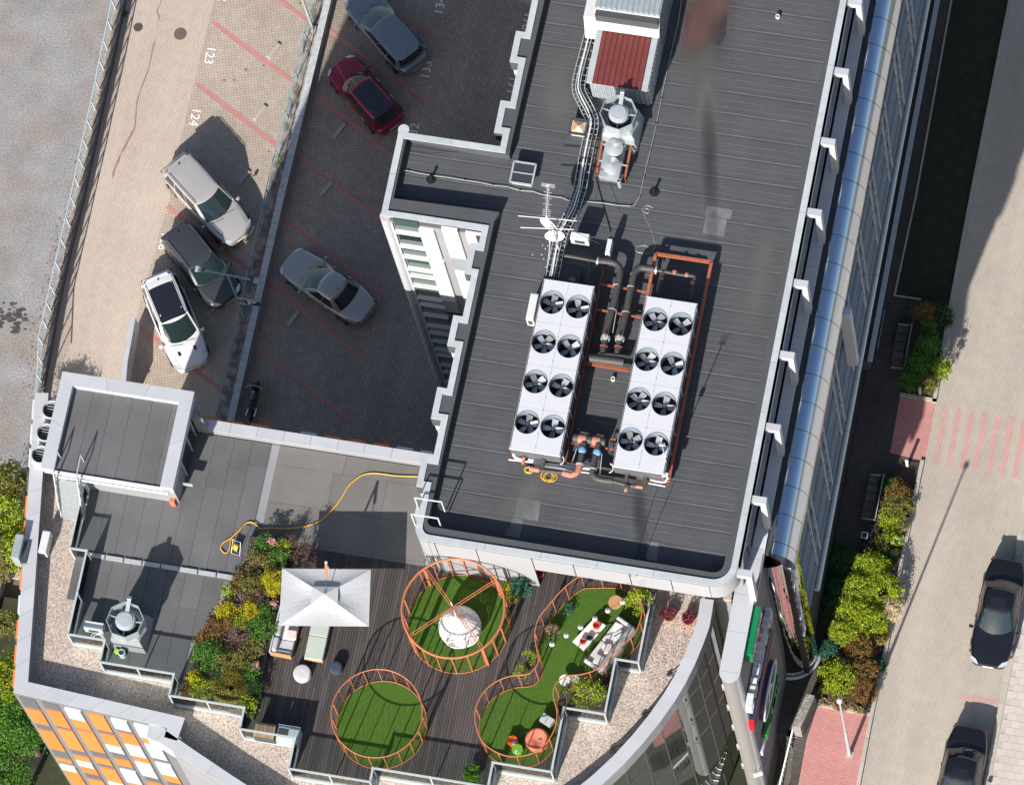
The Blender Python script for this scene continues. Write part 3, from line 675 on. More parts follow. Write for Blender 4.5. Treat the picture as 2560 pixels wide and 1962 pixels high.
# glazed east facade
XF = XG-.22
MB().prism([(XE, YC), (XF-.12, YC), (XF-.12, NY), (XE, NY)], -1, 17).build('facade_core', M_dark, bld)
zl = [16.9, 15.3, 14.3, 12.4, 11.4, 9.7, 8.9, 7.3]
ys = []; y = YC+.3
while y < NY: ys += [y, y+.7]; y += 3.0
for j in range(len(zl)-1):
    for a, b in zip(ys[:-1], ys[1:]):
        MB().quad((XF-.10, a, zl[j+1]), (XF-.10, b, zl[j+1]), (XF-.10, b, zl[j]), (XF-.10, a, zl[j])).build('window_pane', M_glass, bld)
for z_ in zl: MB().box((XF-.04, (YC+NY)/2, z_), (.12, NY-YC, .07)).build('transom', M_coping, bld)
for a in ys: MB().box((XF-.02, a, 12.1), (.09, .06, 9.8)).build('mullion', M_coping, bld)
yct = WX((2044, 1490), XF+.12).y
for k in range(0, 26):
    ya = yct+k*2.45
    MB().cyl((XF+.12, ya+.01, 6.9), (XF+.12, ya+2.44, 6.9), .14, n=12).build('canopy_tube', M_steel, bld, smooth=True)
    MB().cyl((XF-.14, ya+.01, 7.0), (XF-.14, ya+2.44, 7.0), .08, n=8).build('canopy_tube', M_steel, bld, smooth=True)
zz = W((2174, 903), 4.2); MB().box((zz.x, zz.y+11, 4.15), (.22, 22, .12)).build('plinth_rail', M_steel, bld)
MB().box((zz.x-.3, zz.y+11, 3.5), (.5, 22, 1.1)).build('plinth', M_dgrey, bld)
q = WX((2136, 905), XF+.3); MB().box((XF+.25, q.y, (q.z+16.9)/2), (.46, .34, 16.9-q.z)).build('facade_pier', M_panel, bld)
# ---- thick sign wall with rounded south end, continuing the balcony level
sgw = [W(p, PAR) for p in (T(2, 3, 1860, 340), T(2, 3, 1785, 700), T(2, 3, 1940, 730), T(2, 3, 2040, 250))]
XS0 = sgw[1].x; XS1 = (sgw[2].x+sgw[3].x)/2
XS0b = sgw[0].x; YSG = (sgw[1].y+sgw[2].y)/2; rr = (XS1-XS0)/2
cap = arc(((XS0+XS1)/2, YSG), rr, PI, 2*PI, 14)
swp = [(XS0, YC+1.5)] + [tuple(p) for p in cap] + [(XS1, YC+.4)]
print('signwall', XS0, XS1, YSG, XG)
body = MB().prism(swp, -1.2, PAR-.06)
body.build('sign_wall', M_wallb, bld, smooth=False)
MB().cyl(((XS0+XS1)/2, YSG+.02, -1.1), ((XS0+XS1)/2, YSG+.02, PAR-.07), rr+.012, n=40, caps=False).build('round_wall_end', M_panel, bld, smooth=True)
yy = [YSG, YSG+1.75, YSG+3.4, YSG+5.0, YC+.2]
MB().prism([tuple(p) for p in arc(((XS0+XS1)/2, YSG-.01), rr+.04, PI, 2*PI, 14)], PAR-.06, PAR).build('coping_panel', M_panel, bld)
for a, b in zip(yy[:-1], yy[1:]):
    MB().prism([(XS0-.04, a), (XS1+.04, a), (XS1+.04, b-.012), (XS0-.04, b-.012)], PAR-.06, PAR+.001).build('coping_panel', M_panel, bld)
# curved mirror-glass corner between sign wall and facade
rc = XF-XS1; cg = (XS1, YC+rc-.15)
def rz_(z): return rc+.12
for k_ in range(8):
    a0, a1 = -PI/2+PI/2*k_/8, -PI/2+PI/2*(k_+1)/8
    for (z0, z1) in ((1.3, 2.9), (2.93, 4.8), (4.83, 6.8), (6.83, 8.8), (8.83, 10.8), (10.83, 12.8), (12.83, 14.8), (14.83, 17.4)):
        mb = MB(); q0 = arc(cg, rz_(z0), a0+.006, a1-.006, 4); q1 = arc(cg, rz_(z1), a0+.006, a1-.006, 4)
        for i in range(4): mb.quad((q0[i].x, q0[i].y, z0), (q0[i+1].x, q0[i+1].y, z0), (q1[i+1].x, q1[i+1].y, z1), (q1[i].x, q1[i].y, z1))
        mb.build('mirror_pane', M_mirror, bld, smooth=True)
MB().tube([(p.x, p.y, 1.45) for p in arc(cg, rc+.20, -PI/2, 0, 14)], .08, 8).build('base_tube', M_steel, bld, smooth=True)
MB().prism([tuple(p) for p in arc(cg, rc+.05, -PI/2, 0, 16)]+[cg], 1.2, 17.0).build('corner_core', M_dark, bld)
# ================================================================== terrace wing
TW = W((87, 984), PAR); SWC = W((34, 1730), PAR); S1 = W((418, 1818), PAR); S2 = W((410, 1848), PAR)
nl = [W(p, PAR) for p in (T(1, 2, 0, 285), T(1, 2, 1430, 530))]; YN = (nl[0].y+nl[1].y)/2
cur_o = [W(T(2, 3, *p), PAR) for p in ((1728, 98), (1712, 210), (1690, 330), (1640, 470), (1575, 630), (1492, 800), (1400, 955), (1270, 1140), (1120, 1325), (960, 1500), (770, 1678), (520, 1880), (200, 2100), (-250, 2330))]
sw_o = [W(p, PAR) for p in ((34, 1730), (418, 1818))]
lo_o = [W(p, PAR) for p in ((393, 1850), (470, 1903), (562, 1965), (680, 2040), (860, 2120), (1040, 2160))]
XWS = TW.x; XW2 = SWC.x; print('xws', XWS, XW2)
def xwy(y): return XWS+(XW2-XWS)*(YN-y)/(YN-SWC.y)
terr = [(XWS, YN), (XW2, SWC.y)] + [(sw_o[1].x, sw_o[1].y)] + [(p.x, p.y) for p in lo_o] + [(p.x, p.y) for p in cur_o[::-1]] + [(XS0, cur_o[0].y+.2), (XE-.5, YS+3), (XE-.5, YN)]
MB().prism([(p[0], p[1]) for p in inset(terr, .25)], -1.25, TER-.3).build('terrace_wall', M_wallg, bld)
tslab = MB().prism([(p[0], p[1]) for p in inset(terr, .2)], TER-.28, TER).build('gravel_roof', M_gravel, bld)
# loose stones that read on the gravel margin
# parapet walls + capping
def parapet_run(path, wd, z0, z1, maxlen, m_cap=M_panel, name='parapet'):
    o = [Vector((p[0], p[1])) for p in path]; i_ = offset(o, wd)
    q0 = offset(o, wd*.04); q1 = offset(o, wd*.96)
    MB().prism([tuple(p) for p in q0]+[tuple(p) for p in q1][::-1], z0, z1-.05).build(name, M_wallg, bld)
    coping(path, wd, z1-.05, z1, m_cap, bld, maxlen, .012)
parapet_run([(XWS, YN-.02), (XW2, SWC.y), (sw_o[1].x, sw_o[1].y), (sw_o[1].x-.05, sw_o[1].y-.42)], .58, TER-.5, PAR, 1.1)
parapet_run([(XE-6, YN), (XWS+.6, YN)][:1] + [(W(T(1, 2, 1400, 525), PAR).x, YN)] + [(W(T(0, 2, 1755, 220), PAR).x, YN)], .48, TER-.5, PAR, 1.1)
MB().prism([tuple(W(p, PAR)[:2]) for p in ((372, 1806), (416, 1820), (452, 1842), (447, 1884), (400, 1856), (365, 1840))], TER-.5, PAR-.055).build('parapet_corner', M_panel, bld)
parapet_run([(p.x, p.y) for p in lo_o], .55, TER-.5, PAR, 1.1)
parapet_run([(p.x, p.y) for p in cur_o[::-1]], .56, TER-.5, PAR, 1.7)
# ---- glass balustrades: stepped line
rt = [T(0, 2, 722, 785), T(0, 2, 595, 1325), T(0, 2, 745, 1368), T(0, 3, 575, 392), T(0, 3, 900, 445), T(0, 3, 852, 622), T(0, 3, 1490, 742), T(0, 3, 1448, 905), T(0, 3, 2098, 1035), T(0, 3, 2045, 1198),
      T(1, 3, 340, 1285), T(1, 3, 275, 1530), T(1, 3, 970, 1667), T(1, 3, 1010, 1508), T(1, 3, 1975, 1728), T(1, 3, 2035, 1478), T(2, 3, 330, 1582), T(2, 3, 450, 1022), T(2, 3, 795, 1078), T(2, 3, 886, 603), T(2, 3, 1060, 635), T(2, 3, 1215, 50)]
RZ = DECK+1.15
rl = snap([W(p, RZ)[:2] for p in rt])
rr_ = thing('glass_balustrade', 'stepped grey steel and glass balustrade round the planted terrace', 'balustrade', (rl[0].x, rl[0].y, TER))
M_gl = bpy.data.materials.new('clear_glass'); M_gl.use_nodes = True; _n = M_gl.node_tree; _n.nodes.clear()
_o = _n.nodes.new('ShaderNodeOutputMaterial'); _x = _n.nodes.new('ShaderNodeMixShader'); _tr = _n.nodes.new('ShaderNodeBsdfTransparent'); _gl = _n.nodes.new('ShaderNodeBsdfGlossy'); _fr = _n.nodes.new('ShaderNodeFresnel')
_tr.inputs[0].default_value = (.84, .90, .89, 1); _gl.inputs['Roughness'].default_value = .03; _fr.inputs[0].default_value = 1.5
_n.links.new(_fr.outputs[0], _x.inputs[0]); _n.links.new(_tr.outputs[0], _x.inputs[1]); _n.links.new(_gl.outputs[0], _x.inputs[2]); _n.links.new(_x.outputs[0], _o.inputs[0])
for a, b in zip(rl[:-1], rl[1:]):
    d = (b-a); L = d.length; d.normalize(); n = max(1, round(L/2.1))
    MB().bar((a.x, a.y, RZ), (b.x-d.x*.03, b.y-d.y*.03, RZ), .085, .05).build('handrail', M_rail, rr_)
    MB().bar((a.x, a.y, TER+.10), (b.x, b.y, TER+.10), .13, .16).build('bottom_rail', M_rail, rr_)
    for j in range(n+1):
        if j == n: continue
        q = a+d*(L*j/n)
        MB().box((q.x, q.y, (TER+RZ)/2), (.06, .06, RZ-TER)).build('post', M_rail, rr_)
        MB().cyl((q.x, q.y, RZ-.03), (q.x, q.y, RZ+.045), .055, n=10).build('post_cap', M_rail, rr_)
        g0 = a+d*(L*j/n+.06); g1 = a+d*(L*(j+1)/n-.06)
        MB().bar((g0.x, g0.y, (TER+.22+RZ)/2), (g1.x, g1.y, (TER+.22+RZ)/2), .014, RZ-TER-.32).build('glass_panel', M_gl, rr_)
# ---- floors inside the balustrade
xD = [W(p, DECK) for p in ((714, 1397), (674, 1606), (634, 1789))]
pw = [W(p, DECK+.1) for p in ((627, 1380), (574, 1468), (526, 1549), (496, 1610), (463, 1683), (450, 1745))]
YM = W(T(1, 2, 1100, 1440), DECK).y               # north edge of the boards
# felt, west part
tf = [(rl[1].x+.1, rl[1].y)]
felt = [(rl[0].x+.08, YN-.5), (rl[1].x+.08, rl[1].y+.05), (rl[3].x+.1, rl[3].y+.05), (rl[4].x, rl[4].y+.05), (rl[5].x+.05, rl[5].y+.05), (rl[6].x-.1, rl[6].y+.05), (rl[7].x+.2, rl[7].y+.05)]
rlp = [(p.x, p.y) for p in rl]
base = [(rlp[0][0]+.06, YN-.5)] + [(p[0]+.0, p[1]+.06) for p in rlp[1:]] + [(rlp[-1][0], YJ-.1), (XJ, YJ-.1), (XJ, YS), (xw, YS+.3), (xw, YN-.5)]
bs = MB().prism(base, TER-.02, DECK-.065).build('terrace_slab', M_wallg, bld)
def clip_x(poly, x):
    ys = []
    for i in range(len(poly)):
        a, b = poly[i], poly[(i+1) % len(poly)]
        if (a[0] <= x < b[0]) or (b[0] <= x < a[0]): ys.append(a[1]+(b[1]-a[1])*(x-a[0])/(b[0]-a[0]))
    ys.sort(); return list(zip(ys[0::2], ys[1::2]))
fe = [(rlp[1][0]+.06, YN-.5), (rlp[1][0]+.06, rlp[1][1]+.1), (rlp[3][0]+.09, rlp[3][1]+.09), (rlp[4][0]+.05, rlp[4][1]+.09), (rlp[5][0]+.09, rlp[5][1]+.09), (rlp[6][0]+.05, rlp[6][1]+.09), (pw[-1].x, pw[-1].y+.3)] + [(p.x, p.y) for p in pw[::-1]] + [(W((655, 1378), DECK).x, W((655, 1378), DECK).y), (W((640, 1082), DECK).x+.6, YN-.5)]
fm = {}
x = rlp[1][0]+.07; i = 0
while x < pw[0].x+.6:
    w_ = .80
    for (a, b) in clip_x(fe, x+w_/2):
        n = max(1, round((b-a)/5.3)); ph = (i*.37) % 1
        cuts = [a]+sorted([a+(b-a)*((j+.5+.35*ph)/n) for j in range(n)])+[b] if b-a > 2.5 else [a, b]
        for c, e in zip(cuts[:-1], cuts[1:]):
            MB().add([(x+.004, c+.004, DECK-.03), (x+w_-.004, c+.004, DECK-.018), (x+w_-.004, e-.004, DECK-.018), (x+.004, e-.004, DECK-.03), (x+.004, c+.004, DECK-.07), (x+w_-.004, c+.004, DECK-.07), (x+w_-.004, e-.004, DECK-.07), (x+.004, e-.004, DECK-.07)],
                     [(0, 1, 2, 3), (4, 5, 1, 0), (5, 6, 2, 1), (6, 7, 3, 2), (7, 4, 0, 3)]).build('roof_sheet', M_roof2, bs)
    x += w_; i += 1
M_mat = mat('rubber_mat', (.15, .142, .135), .9, fine=.14, fs=60, var=.12, vs=.9, rand=.05)
mx0 = W(T(1, 2, 205, 450), DECK).x; yb_ = [YN-.5, YN-1.35, YN-3.0, YN-4.6, YM]
for j in range(4):
    x = mx0; i = 0
    while x < xw-.05:
        x1 = min(xw-.02, x+(2.3 if j != 0 else 2.9)+.25*((i+j) % 2))
        x0c = max(x, pw[0].x-.1) if yb_[j+1] < pw[0].y+.5 else x
        if x1-x0c > .2: MB().prism([(x0c+.005, yb_[j+1]+.005), (x1-.005, yb_[j+1]+.005), (x1-.005, yb_[j]-.005), (x0c+.005, yb_[j]-.005)], DECK-.06, DECK-.015).build('rubber_mat', M_mat, bs)
        x = x1; i += 1
# timber boards
bx0 = W((634, 1789), DECK).x-.3
dk = [(bx0, YM), (bx0, rlp[11][1]+.06), (rlp[11][0]+.06, rlp[11][1]+.08), (rlp[12][0], rlp[12][1]+.08), (rlp[13][0]-.02, rlp[13][1]+.08)]
dk = [(bx0, YM), (bx0, rlp[9][1]+.08), (rlp[10][0]+.08, rlp[10][1]+.08), (rlp[11][0]+.08, rlp[11][1]+.08), (rlp[12][0]-.08, rlp[12][1]+.08), (rlp[13][0]-.08, rlp[13][1]+.08), (rlp[14][0]-.08, rlp[14][1]+.08), (rlp[15][0]-.08, rlp[15][1]+.08),
      (rlp[16][0]-.08, rlp[16][1]+.08), (rlp[17][0]-.08, rlp[17][1]+.08), (rlp[18][0]-.08, rlp[18][1]+.08), (rlp[19][0]-.08, rlp[19][1]+.08), (rlp[20][0]-.08, rlp[20][1]+.08), (rlp[21][0]-.08, rlp[21][1]), (rlp[21][0]-.08, YJ-.15), (XJ+.1, YJ-.15), (XJ+.1, YS-.06), (xw+.3, YS-.06), (xw-.1, YM)]
dko = sheet('terrace_deck', dk, DECK-.05, M_dark, .02)
x = bx0; nb = 0; BW = .1255
while x < rlp[21][0]:
    for (a, b) in clip_x(dk, x+BW/2):
        cuts = [a, b]
        if b-a > 4 and nb < 230: c = a+(b-a)*rnd.uniform(.3, .7); cuts = [a, c, b]
        for c, e in zip(cuts[:-1], cuts[1:]):
            MB().prism([(x+.006, c+.004), (x+BW-.008, c+.004), (x+BW-.008, e-.004), (x+.006, e-.004)], DECK-.045, DECK+rnd.uniform(-.002, .002)).build('board', M_board, dko); nb += 1
    x += BW
print('boards', nb)
# metal channel across the felt
ch = [W(T(0, 2, 745, 1372), DECK+.03), W(T(0, 2, 2010, 1605), DECK+.03)]
yc = (ch[0].y+ch[1].y)/2
for j in range(8):
    xa_ = ch[0].x+(ch[1].x-ch[0].x)*j/8; xb2 = ch[0].x+(ch[1].x-ch[0].x)*(j+1)/8
    MB().prism([(xa_+.03, yc-.09), (xb2-.03, yc-.09), (xb2-.03, yc+.09), (xa_+.03, yc+.09)], DECK-.02, DECK+.06).build('cable_channel', M_steel, bld)
# ---- stair tower
TZ = 20.85
NWt, NEt, SEt, SWt = W((155, 927), TZ), W((486, 980), TZ), W((432, 1222), TZ), W((102, 1170), TZ)
x0, x1 = (NWt.x+SWt.x)/2, (NEt.x+SEt.x)/2; y1, y0 = (NWt.y+NEt.y)/2, (SEt.y+SWt.y)/2
print('tower', x0, x1, y0, y1)
MB().prism([(x0+.35, y0+.25), (x1-.18, y0+.25), (x1-.18, y1-.06), (x0+.35, y1-.06)], TER, TZ-.75).build('stair_tower_wall', M_wallg, bld)
MB().prism([(x0+.05, y0+.05), (x1-.05, y0+.05), (x1-.05, y1-.05), (x0+.05, y1-.05)], TZ-.74, TZ-.42).build('stair_tower_roof', M_panel, bld)
fx = x0+.55; to = [c for c in bld.children if c.name.startswith('stair_tower_roof')][0]
while fx < x1-.6:
    w_ = min(.86, x1-.58-fx)
    MB().add([(fx+.004, y0+.12, TZ-.39), (fx+w_-.004, y0+.12, TZ-.378), (fx+w_-.004, y1-.6, TZ-.378), (fx+.004, y1-.6, TZ-.39), (fx+.004, y0+.12, TZ-.43), (fx+w_-.004, y0+.12, TZ-.43), (fx+w_-.004, y1-.6, TZ-.43), (fx+.004, y1-.6, TZ-.43)],
             [(0, 1, 2, 3), (4, 5, 1, 0), (5, 6, 2, 1), (6, 7, 3, 2), (7, 4, 0, 3)]).build('roof_sheet', M_roof2, to); fx += w_
def tcope(path, wd):
    o = [Vector(p) for p in path]; q0 = offset(o, wd*.03); q1 = offset(o, wd*.97)
    MB().prism([tuple(p) for p in q0]+[tuple(p) for p in q1][::-1], TZ-.44, TZ-.05).build('tower_parapet', M_panel, to); coping(path, wd, TZ-.05, TZ, M_panel, to, 2.0, .012)
tcope([(x1, y0+.02), (x1, y1), (x0, y1), (x0, y0+.02)], .56)
MB().prism([(x0+.5, y0-.02), (x1-.5, y0-.02), (x1-.5, y0+.10), (x0+.5, y0+.10)], TZ-.42, TZ-.32).build('eaves_trim', M_white, to)
MB().cyl((x0+.6, y0-.10, TZ-.47), (x1-.25, y0-.10, TZ-.47), .06, n=10).build('gutter', M_steel, to)
MB().box((x1-.4, y0+.15, TER+.45), (.22, .2, .85)).build('brick_pier', M_terra, bld)
# east side of the tower: doorway and glazing
MB().box((x1-.16, (y0+y1)/2+.4, 19.1), (.04, 1.9, 1.9)).build('tower_glazing', M_glass, bld)
for yy_ in (y0+1.5, y0+2.6, y0+3.3): MB().box((x1-.13, yy_, 19.2), (.07, .06, 2.1)).build('door_frame', M_steel, bld)
MB().prism([(x1-.1, y1-.5), (x1+.42, y1-.86), (x1+.42, YN-.5), (x1-.1, YN-.45)][:4], TER, 19.9).build('wing_wall', M_wallg, bld)
MB().box((x1+.1, y0+.9, 18.8), (.5, .05, .25)).build('door_handle_bar', M_steel, bld)
# three drum vents beside the tower
for i, (p, lab) in enumerate(((T(0, 2, 478, 150), 'round drum vent by the tower, nearest the parking lot'), (T(0, 2, 430, 345), 'middle one of the three round drum vents beside the tower'), (T(0, 2, 385, 535), 'round drum vent by the tower, nearest the metal stair'))):
    c = W(p, 19.3); c.x -= .22; t = thing('drum_vent', lab, 'vent', (c.x, c.y, PAR), 'drum vents beside the stair tower')
    MB().lathe((c.x, c.y, PAR-.1), [(.5, 0), (.42, .35), (.40, .75), (.36, .75), (.36, .4)], 28, cap=False).build('drum', M_panel, t, smooth=True)
    g = MB().lathe((c.x, c.y, PAR+.3), [(.36, 0), (.36, .02)], 24); g.build('screen', M_dark, t)
    l_ = MB(); [l_.box((c.x, c.y-.3+.12*k, PAR+.42), (.6, .02, .1)) for k in range(6)]; l_.build('louvre', M_copd, t)
# metal escape stair
sL = [W(T(0, 2, 395, 705), 20.3), W(T(0, 2, 605, 745), 20.3)]; bL = [W(T(0, 2, 535, 1075), TER), W(T(0, 2, 650, 1078), TER)]
st = thing('metal_stair', 'steep galvanised stair from the gravel roof up to the tower roof', 'stair', (bL[0].x, bL[0].y, TER))
xl, xr = bL[0].x-.02, bL[1].x+.42
yt, ybm = y0-.2, bL[0].y; nst = 15
for k in range(nst):
    f = (k+.5)/nst; MB().box(((xl+xr)/2, lerp(ybm, yt, f), lerp(TER, 20.25, f)), (xr-xl, .17, .035)).build('step', M_steel, st)
for x_ in (xl, xr):
    MB().bar((x_, ybm, TER+.02), (x_, yt, 20.3), .05, .18).build('stringer', M_steel, st)
    h = MB(); h.bar((x_, ybm+.1, TER+.95), (x_, yt, 21.25), .045); h.bar((x_, yt, 21.25), (x_, yt+.9, 21.3), .045); h.bar((x_, yt+.9, 21.3), (x_, yt+.9, 20.4), .045)
    h.bar((x_, ybm+.1, TER+.5), (x_, yt, 20.8), .03)
    for k in range(5): f = k/4; h.bar((x_, lerp(ybm+.1, yt, f), lerp(TER+.1, 20.3, f)), (x_, lerp(ybm+.1, yt, f), lerp(TER+.95, 21.25, f)), .035)
    h.build('handrail', M_steel, st)
# ---- facade cladding, south-west face
a = sw_o[0]; b = sw_o[1]; dsw = Vector((b.x-XW2, b.y-SWC.y, 0)); Lsw = dsw.length; dsw.normalize(); nsw = Vector((dsw.y, -dsw.x, 0))
A0 = Vector((XW2, SWC.y, 0))
MB().prism([tuple(p[:2]) for p in (A0+nsw*.02, A0+dsw*Lsw+nsw*.02, A0+dsw*Lsw-nsw*.1, A0-nsw*.1)], -1.2, PAR-.06).build('facade_backing', mat('facade_grey', (.16, .165, .175), .6, var=.06), bld)
M_fgrey = mat('grey_facade_panel', (.105, .11, .12), .55, rand=.05)
cols = [[('g', 1.6), ('o', 2.2), ('g', 1.0), ('o', 3.0), ('g', 1.4), ('o', .5), ('g', .5), ('w', .8), ('o', 3), ('g', 1.3), ('o', 2)],
        [('g', 1.0), ('o', 2.4), ('g', .5), ('o', 3.1), ('g', .95), ('o', .8), ('w', .8), ('o', 1.2), ('g', 1), ('o', 3), ('w', 1)],
        [('w', 1.45), ('o', 1.5), ('g', .35), ('o', 3.1), ('g', 1.1), ('o', .9), ('g', .7), ('o', 2.2), ('w', 1.2), ('g', 1.5)],
        [('o', 2.4), ('g', .6), ('o', 1.65), ('w', 1.0), ('g', 1.25), ('o', 1.0), ('g', .6), ('w', 2), ('o', 2.4), ('g', 1)],
        [('w', 1.4), ('g', .65), ('o', 1.7), ('w', 1.7), ('o', 1.0), ('w', 2.2), ('g', 1.1), ('o', 2.5)],
        [('w', 1.9), ('o', 1.0), ('w', 2.1), ('g', .8), ('w', 1.8), ('o', 1.2), ('g', 1.0), ('w', 1.9)]]
pitch = Lsw*.97/6.45
for ci, colm in enumerate(cols):
    s0 = .18+ci*pitch; s1 = s0+pitch*.70; z = PAR-.28
    for kind, h in colm:
        m_ = {'g': M_fgrey, 'o': M_orange, 'w': M_white}[kind]; th = {'g': .03, 'o': .07, 'w': .11}[kind]
        p = A0+dsw*s0+nsw*.025; q = A0+dsw*s1+nsw*.025
        if z-h < -1: h = z+1
        if h > .1: MB().prism([tuple(v[:2]) for v in (p, q, q+nsw*th, p+nsw*th)], z-h+.012, z).build('facade_panel', m_, bld)
        z -= h
        if z < -.9: break
# fins on the west face and on the parking side
fins = [(T(0, 2, 283, 65), T(0, 2, 272, 215), 'w'), (T(0, 2, 265, 280), T(0, 2, 252, 430), 'w'), (T(0, 2, 255, 485), T(0, 2, 240, 632), 'w'), (T(0, 2, 240, 695), T(0, 2, 233, 845), 'd'), (T(0, 2, 225, 890), T(0, 2, 205, 1050), 'o'), (T(0, 2, 210, 1105), T(0, 2, 200, 1230), 'o'),
        (T(0, 2, 180, 1525), T(0, 2, 160, 1678), 'o'), (T(0, 3, 160, 62), T(0, 3, 152, 212), 'w'), (T(0, 3, 140, 270), T(0, 3, 135, 415), 'o'), (T(0, 3, 125, 483), T(0, 3, 118, 630), 'o'), (T(0, 3, 110, 697), T(0, 3, 104, 835), 'o')]
for a, b, kd in fins:
    ya, yb2 = W(a, PAR-.3).y, W(b, PAR-.3).y; m_ = {'w': M_white, 'o': M_orange, 'd': M_fgrey}[kd]
    MB().prism([(xwy(yb2)-.13, yb2), (xwy(yb2)-.01, yb2), (xwy(ya)-.01, ya), (xwy(ya)-.13, ya)], PAR-2.6, PAR-.25).build('facade_panel', m_, bld)
for xs_, kd in (((0, 112), 'o'), ((190, 322), 'd'), ((400, 535), 'w'), ((612, 748), 'o'), ((825, 958), 'o'), ((1040, 1173), 'o'), ((1250, 1385), 'w'), ((1463, 1560), 'w')):
    a = W(T(1, 2, xs_[0], 280), PAR-.2).x; b = W(T(1, 2, xs_[1], 300), PAR-.2).x
    MB().prism([(a, YN+.04), (b, YN+.04), (b, YN+.15), (a, YN+.15)], PAR-2.8, PAR-.12).build('facade_panel', {'w': M_white, 'o': M_orange, 'd': M_fgrey}[kd], bld)
for xs_ in ((1755, 1890), (1955, 2092), (2165, 2192)):
    a = W(T(0, 2, xs_[0], 215), PAR-.2).x; b = W(T(0, 2, xs_[1], 240), PAR-.2).x
    MB().prism([(a, YN+.04), (b, YN+.04), (b, YN+.15), (a, YN+.15)], PAR-2.8, PAR-.12).build('facade_panel', M_orange, bld)
# ---- curved glass wall under the east parapet
co = offset([(p.x, p.y) for p in cur_o], -.07)
cglass = mat('curved_facade_glass', (.16, .19, .19), .03, .8, spec=.9)
kk = 0
for i in range(len(co)-1):
    a, b = co[i], co[i+1]; L = (b-a).length
    for (z0, z1) in ((-.9, 2.6), (2.64, 5.8), (5.84, 9.4), (9.44, 12.6), (12.64, 15.4), (15.44, 18.3)):
        MB().quad((b.x, b.y, z0), (a.x, a.y, z0), (a.x, a.y, z1), (b.x, b.y, z1)).build('curved_pane', cglass, bld)
    MB().bar((a.x, a.y, -.9), (a.x, a.y, 18.4), .05, .05).build('mullion', M_dgrey, bld)
# open tilted window
tv = W((1690, 1900), 9.0)
# recessed timber and steel floors between glass wall and sign wall
for z_ in (16.6, 13.6, 10.6, 7.6, 4.6):
    a = WX(T(2, 3, 1760, 110), XS0-.3)
    MB().prism([(XE+.1, cur_o[0].y-3.2), (XS0-.02, cur_o[0].y-3.2), (XS0-.02, cur_o[0].y+1.6), (XE+.1, cur_o[0].y+1.6)], z_-.12, z_).build('landing', mat('timber_landing', (.30, .25, .17), .8, var=.2, vs=3, stretch=(1, 6, 1)), bld)
    MB().box(((XE+XS0)/2+.05, cur_o[0].y-3.2, z_+.5), (XS0-XE-.1, .04, .5)).build('landing_rail', M_steel, bld)
# lower balconies following the glass wall
for (z_, wd, i0, i1) in ((5.5, 1.1, 3, 10),):
    o = offset([(p.x, p.y) for p in cur_o], .05-.25)[i0:i1]; q = offset([(p.x, p.y) for p in cur_o], -wd)[i0:i1]
lb = thing('grating_balcony', 'curved steel grating balcony with pale handrail under the curved glass wall', 'balcony', (cur_o[6].x, cur_o[6].y, 3))
o = offset([(p.x, p.y) for p in cur_o], -.12); q = offset([(p.x, p.y) for p in cur_o], -1.15)
M_grate = mat('steel_grating', (.12, .125, .125), .6, .4, fine=.5, fs=40)
for i in range(3, 10):
    MB().prism([tuple(o[i]), tuple(o[i+1]), tuple(q[i+1]), tuple(q[i])], 4.9, 4.98).build('grating', M_grate, lb)
    for f in (0, .5):
        a = o[i].lerp(o[i+1], f); b = q[i].lerp(q[i+1], f)
        MB().bar((a.x, a.y, 5.02), (b.x, b.y, 5.02), .06, .05).build('crossbar', M_steel, lb)
        MB().bar((b.x, b.y, 4.9), (b.x, b.y, 6.0), .04).build('post', M_steel, lb)
    MB().bar((q[i].x, q[i].y, 6.0), (q[i+1].x, q[i+1].y, 6.0), .07, .05).build('handrail', M_white, lb)
    MB().bar((q[i].x, q[i].y, 5.45), (q[i+1].x, q[i+1].y, 5.45), .03).build('midrail', M_steel, lb)
